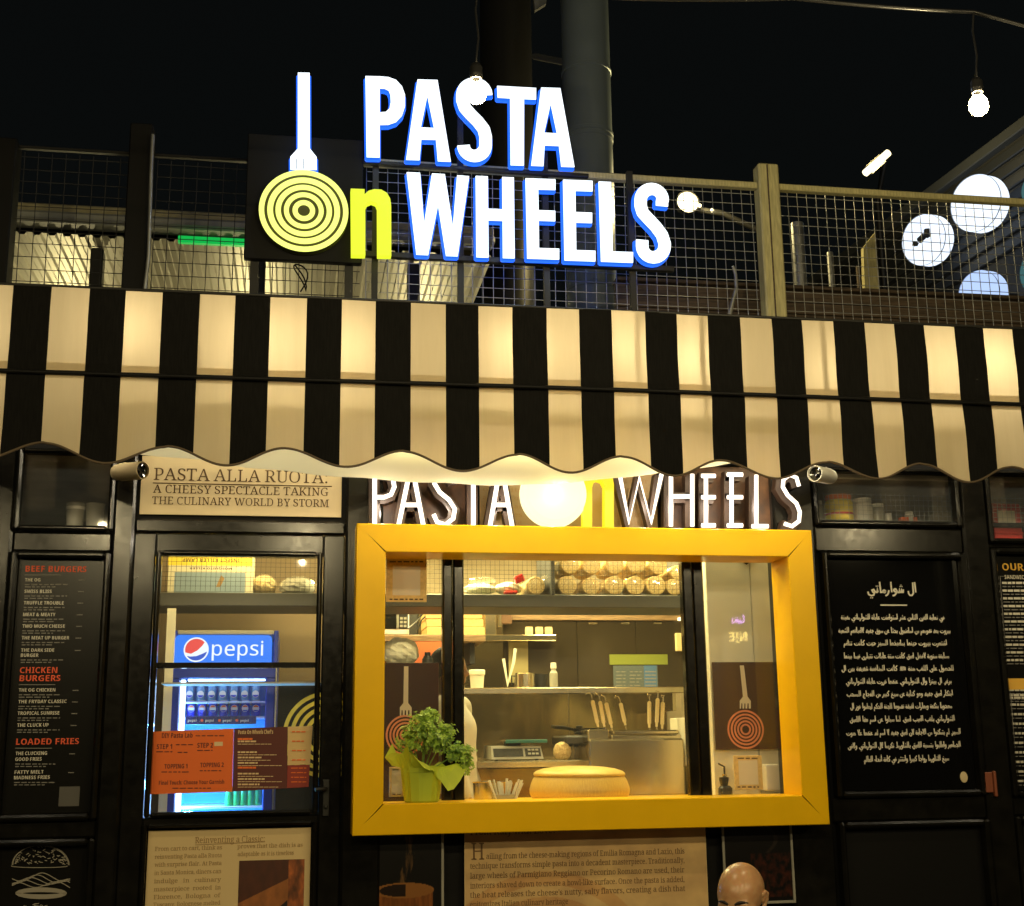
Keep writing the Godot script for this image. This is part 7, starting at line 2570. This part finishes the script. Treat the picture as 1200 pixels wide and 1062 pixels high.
func seated_person() -> void:
	var z := 2.0
	var mid := P(869, 1052, z)
	var person := thing("person", "bald person in dark clothes seated before the serving window, head bowed", "person", Vector3(mid.x, 0, z - 0.2))
	var turn := Basis(Vector3.UP, -0.68) * Basis(Vector3.RIGHT, 0.24)
	var head := Transform3D(turn, Vector3(mid.x, 1.200, z))
	var st := T()
	flesh(head_bones(head, 0.91), 0.0042, 0.016, st)
	for s in [-1.0, 1.0]:
		flesh(ear_bones(head, s, 0.91), 0.0030, 0.006, st)
	var x := mid.x + 0.02
	var neck := Vector3(x, 1.02, z - 0.10)
	var chest := Vector3(x, 0.88, z - 0.16)
	var hip := Vector3(x, 0.50, z - 0.30)
	var bones := [[head * Vector3(0, -0.06, -0.02), neck, 0.055, 0.062], [neck, chest, 0.07, 0.125], [chest + Vector3(-0.06, 0, 0), hip + Vector3(-0.06, 0.02, 0), 0.115, 0.12], [chest + Vector3(0.06, 0, 0), hip + Vector3(0.06, 0.02, 0), 0.115, 0.12]]
	var clothes := [[neck + Vector3(0, -0.055, 0), chest, 0.075, 0.14], [chest + Vector3(-0.06, 0, 0), hip + Vector3(-0.06, 0, 0), 0.13, 0.135], [chest + Vector3(0.06, 0, 0), hip + Vector3(0.06, 0, 0), 0.13, 0.135]]
	for s in [-1.0, 1.0]:
		var sh := Vector3(x + 0.185 * s, 0.965, z - 0.13)
		var el := Vector3(x + 0.25 * s, 0.69, z - 0.05)
		var wr := Vector3(x + 0.11 * s, 0.62, z + 0.17)
		var kn := Vector3(x + 0.15 * s, 0.52, z + 0.16)
		var an := Vector3(x + 0.14 * s, 0.09, z + 0.12)
		bones.append_array([[neck + Vector3(0, -0.07, -0.02), sh, 0.06, 0.056], [sh, el, 0.052, 0.042], [el, wr, 0.042, 0.028], [hip + Vector3(0.09 * s, 0, 0), kn, 0.085, 0.062], [kn, an, 0.058, 0.042], [an, an + Vector3(0, -0.045, 0.15), 0.042, 0.032]])
		bones.append_array(hand_bones(wr, Vector3(-0.25 * s, -0.25, 0.93).normalized(), Vector3(-0.2 * s, -0.95, -0.2).normalized(), -s))
		clothes.append_array([[neck + Vector3(0.03 * s, -0.06, -0.02), sh, 0.072, 0.072], [sh, el, 0.068, 0.056], [el, wr + Vector3(0.01 * s, 0.005, -0.02), 0.056, 0.040], [hip + Vector3(0.09 * s, 0, 0), kn, 0.10, 0.078], [kn, an + Vector3(0, 0.02, 0), 0.074, 0.058]])
	flesh(bones, 0.013, 0.03, st)
	var body := obj("body", st, M.skin, person)
	var cl := T()
	flesh(clothes, 0.016, 0.035, cl)
	obj("clothing", cl, M.dark_cloth, body)
	var eb := T()
	for s in [-1.0, 1.0]:
		var l := []
		for i in 6:
			var t := i / 5.0
			l.append(head * (Vector3(s * lerpf(0.012, 0.052, t), 0.022 + 0.007 * sin(t * PI), lerpf(0.099, 0.078, t * t)) * 0.91))
		tube(eb, l, [0.003, 0.0042, 0.0048, 0.0042, 0.0032, 0.002], 6)
	obj("eyebrows", eb, M.dark_hair, body)
	var ey := T()
	for s in [-1.0, 1.0]:
		ball(ey, head * (Vector3(s * 0.031, -0.004, 0.078) * 0.91), Vector3(0.012, 0.008, 0.010), 12, 8)
	obj("eyes", ey, M.dark_hair, body)
	# the stool
	var stool := thing("stool", "round dark stool under the seated bald person", "stool", Vector3(x, 0, z - 0.30))
	var s2 := T()
	lathe(s2, Vector3(x, 0.34, z - 0.28), [[0.0, 0.0], [0.17, 0.0], [0.18, 0.015], [0.17, 0.035], [0.0, 0.04]], 28)
	obj("seat", s2, M.plain_black, stool)
	for i in 4:
		var a := TAU * (i + 0.5) / 4
		var lg := T()
		tube(lg, [Vector3(x + cos(a) * 0.12, 0.345, z - 0.28 + sin(a) * 0.12), Vector3(x + cos(a) * 0.18, 0.0, z - 0.28 + sin(a) * 0.18)], 0.013, 8)
		obj("leg", lg, M.dark_metal, stool)


func kitchen_person() -> void:
	var z := -1.02 + 0.20
	z = -0.86
	var c := P(533, 850, z)
	var person := thing("person", "person in a white kitchen jacket half hidden behind the black mullion", "person", Vector3(c.x, FLOOR, z))
	var x := c.x - 0.01
	var face := Basis(Vector3.UP, PI / 2 - 0.35)
	var head := Transform3D(face, Vector3(x - 0.012, 2.065, z - 0.02))
	var st := T()
	flesh(head_bones(head, 0.88), 0.006, 0.016, st)
	for s in [-1.0, 1.0]:
		flesh(ear_bones(head, s, 0.88), 0.004, 0.006, st)
	var neck := Vector3(x - 0.01, 1.93, z - 0.03)
	var chest := Vector3(x, 1.75, z)
	var hip := Vector3(x, 1.36, z)
	var f := Vector3(0.93, 0, 0.36)                    # the way the person faces
	var r := Vector3(-0.36, 0, 0.93)                   # towards the window
	var bones := [[head * Vector3(0, -0.05, -0.02), neck, 0.048, 0.052], [neck, chest, 0.06, 0.10], [chest, hip, 0.105, 0.11]]
	var coat := [[neck + Vector3(0, -0.05, 0), chest, 0.068, 0.115], [chest, hip, 0.120, 0.128], [hip, hip + Vector3(0, -0.25, 0), 0.128, 0.14]]
	for s in [-1.0, 1.0]:
		var sh: Vector3 = Vector3(x, 1.86, z - 0.02) + r * (0.15 * s)
		var el := sh + Vector3(0, -0.27, 0) + f * 0.035
		var wr: Vector3 = el + f * 0.07 + Vector3(0, -0.20, 0) - r * (0.02 * s)
		bones.append_array([[neck + Vector3(0, -0.06, 0), sh, 0.05, 0.048], [sh, el, 0.046, 0.040], [el, wr, 0.038, 0.026]])
		bones.append_array(hand_bones(wr, (f * 0.3 + Vector3(0, -1, 0)).normalized(), -r * s, s))
		coat.append_array([[neck + Vector3(0, -0.06, 0), sh, 0.062, 0.060], [sh, el, 0.060, 0.052], [el, el.lerp(wr, 0.85), 0.052, 0.042]])
		var h2: Vector3 = hip + r * (0.08 * s)
		var kn := Vector3(h2.x, 0.95, h2.z)
		var an := Vector3(h2.x, FLOOR + 0.08, h2.z)
		bones.append_array([[h2, kn, 0.085, 0.06], [kn, an, 0.056, 0.04], [an, an + f * 0.15 + Vector3(0, -0.04, 0), 0.04, 0.03]])
	flesh(bones, 0.014, 0.03, st)
	var body := obj("body", st, M.dark_skin, person)
	var cl := T()
	flesh(coat, 0.015, 0.035, cl)
	obj("jacket", cl, M.white_cloth, body)
	var tr := T()
	var legs := []
	for s in [-1.0, 1.0]:
		var h2: Vector3 = hip + r * (0.08 * s) + Vector3(0, -0.1, 0)
		legs.append_array([[h2, Vector3(h2.x, 0.95, h2.z), 0.10, 0.075], [Vector3(h2.x, 0.95, h2.z), Vector3(h2.x, FLOOR + 0.10, h2.z), 0.072, 0.06]])
	flesh(legs, 0.018, 0.03, tr)
	obj("trousers", tr, M.dark_cloth, body)
	var hr := T()
	var inv := head.basis.inverse()
	flesh([[head * Vector3(0, 0.040, -0.020), Vector3(0.073, 0.080, 0.090), inv], [head * Vector3(0, 0.0, -0.055), Vector3(0.066, 0.06, 0.05), inv]], 0.006, 0.02, hr)
	obj("hair", hr, M.dark_hair, body)


# ---------------------------------------------------------------- string lights and small things
func bulb(at: Vector3, label: String, up: Vector3, energy: float) -> void:
	var b := thing("string_bulb", label, "lamp", at, "bulbs of the string lights")
	var g := T()
	lathe(g, at, [[0.0, -0.040], [0.014, -0.037], [0.026, -0.029], [0.033, -0.015], [0.034, 0.0], [0.031, 0.014], [0.023, 0.028], [0.014, 0.038], [0.013, 0.046]], 24, Basis.IDENTITY, true)
	obj("bulb_glass", g, M.clear_bulb, b)
	var f := T()
	lathe(f, at, [[0.0, -0.024], [0.010, -0.021], [0.017, -0.010], [0.018, 0.002], [0.013, 0.018], [0.006, 0.030], [0.0, 0.032]], 16, Basis.IDENTITY, true)
	obj("filament_light", f, M.bulb_glow, b)
	var s := T()
	lathe(s, at, [[0.013, 0.044], [0.019, 0.046], [0.021, 0.060], [0.020, 0.086], [0.014, 0.098], [0.006, 0.102]], 18)
	obj("socket", s, M.black_plastic, b)
	var c := T()
	var top := at + Vector3(0, 0.10, 0)
	tube(c, [top, top.lerp(up, 0.35) + Vector3(0.006, 0, 0), top.lerp(up, 0.7) + Vector3(-0.006, 0, 0), up], 0.0035, 6)
	obj("drop_cord", c, M.black_plastic, b)
	lamp(b, at + Vector3(0, 0.0, 0), Color(1.0, 0.91, 0.69), energy, 0.016)


func sag(a: Vector3, b: Vector3, drop: float, n := 14) -> Array:
	var out := []
	for i in n + 1:
		var t := float(i) / n
		out.append(a.lerp(b, t) + Vector3(0, -drop * 4.0 * t * (1.0 - t), 0))
	return out


func build_string_lights() -> void:
	var z := 2.3
	var b2 := P(1147, 123, z)
	var u2 := P(1141, 14, z)
	var b1 := P(558, 108, z)
	var u1 := P(560, -14, z)
	bulb(b2, "clear string bulb glowing warm, hanging from the overhead cable", u2, 0.9)
	bulb(b1, "warm string bulb glaring in front of the letter S", u1, 0.9)
	var wire := T()
	var left := Vector3(-3.4, u1.y + 0.25, z)
	var right := Vector3(5.6, u2.y - 0.05, z - 0.3)
	var mid := P(930, -2, z)
	tube(wire, sag(left, u1, 0.08) + sag(u1, mid, 0.02).slice(1) + sag(mid, u2, 0.006).slice(1) + sag(u2, right, 0.10).slice(1), 0.007, 7)
	# more strings over the street behind the camera: their light falls on the front
	var g := 0
	for row in [[5.2, 3.55], [8.2, 3.7]]:
		tube(wire, sag(Vector3(-4.2, row[1] + 0.3, row[0]), Vector3(6.0, row[1] + 0.3, row[0]), 0.16), 0.006, 6)
	for x in [-4.2, 6.0]:
		for q in [2.3, 5.2, 8.2]:
			tube(wire, [Vector3(x, 3.4, q), Vector3(x, 4.2, q)], 0.012, 6)
	tag(obj("light_cable", wire, M.black_plastic), "black cable of the string lights crossing overhead", "cable")
	for row in [[5.2, 3.55], [8.2, 3.7]]:
		for i in 6:
			var t := (i + 0.5) / 6.0
			var x := lerpf(-4.2, 6.0, t)
			var y: float = row[1] + 0.3 - 0.16 * 4.0 * t * (1.0 - t)
			bulb(Vector3(x, y - 0.22, row[0]), "warm string bulb over the street facing the kiosk", Vector3(x, y, row[0]), 1.55)
			g += 1
	for x in [-4.2, 6.0]:
		for q in [2.3, 5.2, 8.2]:
			var p := T()
			tube(p, [Vector3(x, 0, q), Vector3(x, 4.4, q)], 0.035, 10)
			tag(obj("string_light_pole", p, M.dark_metal), "dark pole carrying the string light cables beside the street", "pole", "poles of the string lights")


func security_camera(label: String, at: Vector3, aim: Vector3, base: Vector3, lit: Material) -> void:
	var c := thing("security_camera", label, "camera", base, "security cameras under the awning")
	var d := aim.normalized()
	var b := Basis(d.cross(Vector3.UP).normalized(), d, Vector3.ZERO)
	b.z = b.x.cross(b.y).normalized()
	var s := T()
	lathe(s, at, [[0.0, -0.13], [0.030, -0.128], [0.036, -0.115], [0.036, 0.030], [0.034, 0.034]], 24, b)
	obj("camera_body", s, lit, c)
	var h := T()
	lathe(h, at, [[0.038, -0.09], [0.040, -0.085], [0.040, 0.045], [0.037, 0.045], [0.037, -0.085]], 24, b)
	obj("hood", h, lit, c)
	var l := T()
	lathe(l, at, [[0.033, 0.032], [0.022, 0.030], [0.016, 0.026], [0.0, 0.030]], 20, b)
	obj("lens", l, M.gloss_black, c)
	var a := T()
	tube(a, [at - d * 0.07 + Vector3(0, 0.03, 0), base + Vector3(0, 0.0, 0.05), base], 0.014, 10)
	lathe(a, base, [[0.034, -0.008], [0.034, 0.012], [0.02, 0.016], [0.0, 0.016]], 18, Basis(Vector3.RIGHT, PI / 2))
	obj("bracket", a, lit, c)


func build_small_things() -> void:
	# cameras under the awning
	var p := P(159, 552, 0.20)
	security_camera("cream bullet security camera beside the board over the door", p, Vector3(0.95, -0.06, 0.75), Vector3(p.x - 0.05, p.y + 0.03, 0.05), M.cream_board)
	p = P(960, 556, 0.22)
	security_camera("white bullet security camera beside the neon letter S", p, Vector3(-0.95, -0.05, 0.75), Vector3(p.x + 0.07, p.y + 0.04, 0.05), M.white_plastic)
	potted_plant()
	# things behind the dark transoms
	var sh := thing("transom_shelf", "dark shelf behind the right-hand transom windows", "shelf", Vector3(3.4, 2.68, -0.3))
	var sy := P(1050, 612, -0.16).y
	obj("shelf_board", box(Vector3(KITCHEN_RIGHT + 0.06, sy - 0.02, -0.50), Vector3(4.40, sy, -0.12)), M.plain_black, sh)
	var wm := T()
	wire_panel(wm, KITCHEN_RIGHT + 0.07, 4.38, sy, sy + 0.14, -0.11, 0.026, 0.0009)
	obj("wire_guard", wm, M.galvanised, sh).set_meta("kind", "stuff")
	for q in [[957.0, 588.0, 16.0, 24.0, "grey_plastic", "grey lidded jar behind the transom, beside the neon sign"], [984.0, 581.0, 31.0, 31.0, "yellow_ink", "yellow jar with red band behind the transom"], [1012.0, 585.0, 22.0, 28.0, "white_plastic", "pale jar beside the yellow jar behind the transom"], [1030.0, 589.0, 14.0, 22.0, "grey_plastic", "small pale jar behind the transom, next to the tall one"], [1041.0, 601.0, 9.0, 11.0, "white_plastic", "tiny white pot behind the transom"], [1066.0, 600.0, 10.0, 13.0, "white_plastic", "small white pot standing alone behind the transom"]]:
		var zz := -0.18
		var c := P(q[0], 612, zz)
		var r: float = (P(q[0] + q[2] / 2, 600, zz).x - P(q[0] - q[2] / 2, 600, zz).x) / 2
		var h: float = P(q[0], 612 - q[3], zz).y - c.y
		var t := thing("storage_jar", q[5], "jar", Vector3(c.x, sy, zz))
		var s := T()
		lathe(s, t.position, [[0.0, 0.0], [r * 0.94, 0.0], [r, h * 0.08], [r, h * 0.68], [r * 0.86, h * 0.80]], 20)
		obj("jar_body", s, M[q[4]], t)
		var l := T()
		lathe(l, t.position, [[r * 0.90, h * 0.80], [r * 0.92, h * 0.84], [r * 0.90, h * 0.98], [r * 0.6, h], [0.0, h]], 20)
		obj("lid", l, M.orange_ink if q[4] == "yellow_ink" else M.white_plastic, t)
		if q[4] == "yellow_ink":
			var bnd := T()
			lathe(bnd, t.position, [[r * 1.01, h * 0.22], [r * 1.012, h * 0.30]], 20)
			obj("red_band", bnd, M.red_plastic, t)
	var cup := T()
	crumple(cup, Vector3(P(1110, 600, -0.18).x, sy + 0.032, -0.2), Vector3(0.20, 0.075, 0.14), 91, 0.3)
	tag(obj("film_bag", cup, M.plastic_film), "clear crumpled bag behind the transom", "bag")
	tag(obj("red_label_box", pbox(1057, 606, 1075, 612, -0.16, -0.2), M.orange_ink), "flat orange box beside the small white pot", "box")
	var rsy := P(1180, 633, -0.16).y
	var rs := thing("crate_shelf", "dark shelf behind the far right transom", "shelf", Vector3(3.9, rsy, -0.3))
	obj("shelf_board", box(Vector3(3.46, rsy - 0.02, -0.50), Vector3(4.40, rsy, -0.125)), M.plain_black, rs)
	for i in 2:
		var x := P(1163 + i * 42, 610, -0.16).x
		var cr := thing("red_crate", "red plastic crate with a pale label behind the far right transom", "crate", Vector3(x + 0.08, rsy, -0.3), "red crates behind the transom")
		obj("crate_side", box(Vector3(x, rsy, -0.45), Vector3(x + 0.165, rsy + 0.195, -0.155), 0.006), M.red_plastic, cr)
		for j in 3:
			obj("crate_rib", box(Vector3(x + 0.002, rsy + 0.03 + j * 0.06, -0.154), Vector3(x + 0.163, rsy + 0.042 + j * 0.06, -0.148), 0.002), M.red_plastic, cr)
		obj("label", box(Vector3(x + 0.025, rsy + 0.075, -0.149), Vector3(x + 0.125, rsy + 0.155, -0.146)), M.white_paper, cr)
	var lsy := P(88, 622, -0.2).y
	var ls := thing("cup_shelf", "dark shelf behind the transom over the burger menu", "shelf", Vector3(-1.06, lsy, -0.3))
	obj("shelf_board", box(Vector3(-1.40, lsy - 0.02, -0.5), Vector3(KITCHEN_LEFT - 0.06, lsy, -0.12)), M.plain_black, ls)
	for q in [[87.0, "grey paper cup with pale band behind the left transom"], [110.0, "plain grey paper cup behind the left transom"]]:
		var c := P(q[0], 622, -0.2)
		var t := thing("paper_cup", q[1], "cup", Vector3(c.x, lsy, -0.2))
		var s := T()
		lathe(s, t.position, [[0.0, 0.0], [0.036, 0.0], [0.044, 0.125], [0.046, 0.128], [0.042, 0.128], [0.035, 0.004]], 22)
		obj("cup_body", s, M.grey_plastic, t)
		if q[0] < 100:
			var bnd := T()
			lathe(bnd, t.position, [[0.0440, 0.098], [0.0448, 0.112]], 22)
			obj("pale_band", bnd, M.white_plastic, t)
	# a lit sign across the street, which the panes mirror
	var vz := -12.0
	var pane := -0.045
	var rz := 2.0 * pane - vz
	var v1 := P(865, 751, vz)
	var v2 := P(865, 729, vz)
	var sg := thing("street_sign", "dark board with lit purple Arabic and yellow Latin letters across the street", "sign", Vector3(v1.x, v1.y, rz))
	obj("board", box(Vector3(v1.x - 0.5, v1.y - 0.25, rz + 0.01), Vector3(v1.x + 0.5, v2.y + 0.35, rz + 0.05), 0.01), M.plain_black, sg)
	var back := Basis(Vector3.UP, PI)
	var w1 := T()
	words(w1, "NJE", sans, Vector2(v1.x + 0.135, v1.y), rz, 0.115, 0.27, 0, back)
	obj("lettering_light", w1, glow("sign_amber", lin(1.0, 0.75, 0.20), 26.0), sg)
	var w2 := T()
	var tmp := T()
	arabic(tmp, "بقيا", 0.0, 0.0, 0.22, 0.09, 0.0, 0.2)
	var am := tmp.commit()
	var arr := am.surface_get_arrays(0)
	var vs: PackedVector3Array = arr[Mesh.ARRAY_VERTEX]
	for i in range(0, vs.size(), 3):
		var q := []
		for k in 3:
			q.append(back * vs[i + k] + Vector3(v2.x - 0.11, v2.y, rz))
		tri(w2, q[0], q[1], q[2], Vector3.FORWARD)
	obj("arabic_light", w2, glow("sign_purple", lin(0.62, 0.30, 1.0), 24.0), sg)
	for x in [-0.4, 0.4]:
		obj("sign_post", box(Vector3(v1.x + x - 0.03, 0, rz + 0.05), Vector3(v1.x + x + 0.03, v2.y + 0.3, rz + 0.10)), M.dark_metal, sg)


func potted_plant() -> void:
	var z := 0.10
	var base := P(494, 938, z)
	base.y = 1.4262
	var t := thing("potted_plant", "small green plant wrapped in lime paper on the yellow sill", "plant", base)
	var pot := T()
	var n := 28
	var prof := [[0.072, 0.0], [0.078, 0.006], [0.092, 0.12], [0.096, 0.155]]
	for i in prof.size() - 1:                       # creased paper round the pot
		for k in n:
			var v := []
			for q in [[i, k], [i, k + 1], [i + 1, k + 1], [i + 1, k]]:
				var a: float = TAU * q[1] / n
				var f: float = 1.0 + 0.035 * sin(q[1] * 2.7) * (1.0 if q[1] % 3 else 0.2)
				v.append(base + Vector3(cos(a) * prof[q[0]][0] * f, prof[q[0]][1], sin(a) * prof[q[0]][0] * f * 0.9))
			quad(pot, v[0], v[1], v[2], v[3], (v[0] + v[2]) / 2 - base - Vector3(0, 0.08, 0))
	obj("pot_wrap", pot, M.wrap_paper, t)
	var soil := T()
	lathe(soil, base, [[0.088, 0.13], [0.0, 0.14]], 20)
	obj("soil", soil, M.brown_timber, t)
	# the flared paper collar: pointed corners, some up, some folded down
	var col := T()
	var m := 40
	var tip := func(a: float) -> Vector3:
		var s := 0.5 + 0.5 * cos(a * 4.0 - 0.6)
		var r := 0.108 + 0.058 * s
		var y := 0.150 + 0.045 * sin(a * 3.0 + 2.0) + 0.02 * sin(a * 7.0)
		if cos(a - 2.9) > 0.7:
			y += 0.09
		if cos(a - 0.15) > 0.8:
			y -= 0.045
			r += 0.04
		return base + Vector3(cos(a) * r, y, sin(a) * r * 0.8)
	for k in m:
		var a0 := TAU * k / m
		var a1 := TAU * (k + 1) / m
		var b0 := base + Vector3(cos(a0) * 0.095, 0.150, sin(a0) * 0.086)
		var b1 := base + Vector3(cos(a1) * 0.095, 0.150, sin(a1) * 0.086)
		var m0: Vector3 = b0.lerp(tip.call(a0), 0.55) + Vector3(0, 0.022 * sin(a0 * 5.0), 0)
		var m1: Vector3 = b1.lerp(tip.call(a1), 0.55) + Vector3(0, 0.022 * sin(a1 * 5.0), 0)
		quad(col, b0, b1, m1, m0, Vector3.UP)
		quad(col, m0, m1, tip.call(a1), tip.call(a0), Vector3.UP)
	obj("paper_collar", col, M.wrap_paper, t)
	var g := RandomNumberGenerator.new()
	g.seed = 77
	var stems := T()
	var dark := T()
	var light := T()
	var lobes := [[Vector3(0.012, 0.335, 0.0), Vector3(0.085, 0.075, 0.075), 70], [Vector3(-0.045, 0.275, 0.02), Vector3(0.075, 0.075, 0.07), 60], [Vector3(0.055, 0.27, 0.03), Vector3(0.075, 0.065, 0.07), 55], [Vector3(0.115, 0.305, 0.0), Vector3(0.045, 0.04, 0.045), 30], [Vector3(0.17, 0.215, 0.0), Vector3(0.075, 0.045, 0.06), 50], [Vector3(0.205, 0.17, 0.02), Vector3(0.04, 0.055, 0.045), 26], [Vector3(0.03, 0.375, -0.01), Vector3(0.05, 0.04, 0.05), 30]]
	for l in lobes:
		tube(stems, [base + Vector3(l[0].x * 0.15, 0.13, l[0].z * 0.3), base + l[0]], [0.004, 0.002], 5)
		for i in int(l[2] * 1.7):
			var d := Vector3(g.randfn(), g.randfn(), g.randfn()).normalized()
			var c: Vector3 = base + l[0] + d * l[1] * g.randf_range(0.35, 1.02)
			tube(stems, [base + l[0], c], 0.0009, 3, false)
			var up := (d + Vector3(0, 0.5, 0.2)).normalized()
			for k in 5:                              # a rosette of small leaves
				var a := TAU * k / 5.0 + g.randf()
				var u := up.cross(Vector3.RIGHT if absf(up.x) < 0.8 else Vector3.UP).normalized()
				var v := up.cross(u)
				var out := (u * cos(a) + v * sin(a) + up * g.randf_range(0.1, 0.6)).normalized()
				var sl := out.cross(up).normalized()
				var le := g.randf_range(0.012, 0.021)
				var tip2 := c + out * le
				var mid := c + out * le * 0.55 + up * 0.002
				var wd := le * 0.30
				var tgt := light if g.randf() < 0.6 else dark
				tri(tgt, c, mid + sl * wd, tip2, up)
				tri(tgt, c, tip2, mid - sl * wd, up)
	obj("stems", stems, M.leaf_dark, t)
	for q in [[dark, M.leaf_dark], [light, M.leaf_light]]:
		obj("leaves", q[0], q[1], t).set_meta("kind", "stuff")
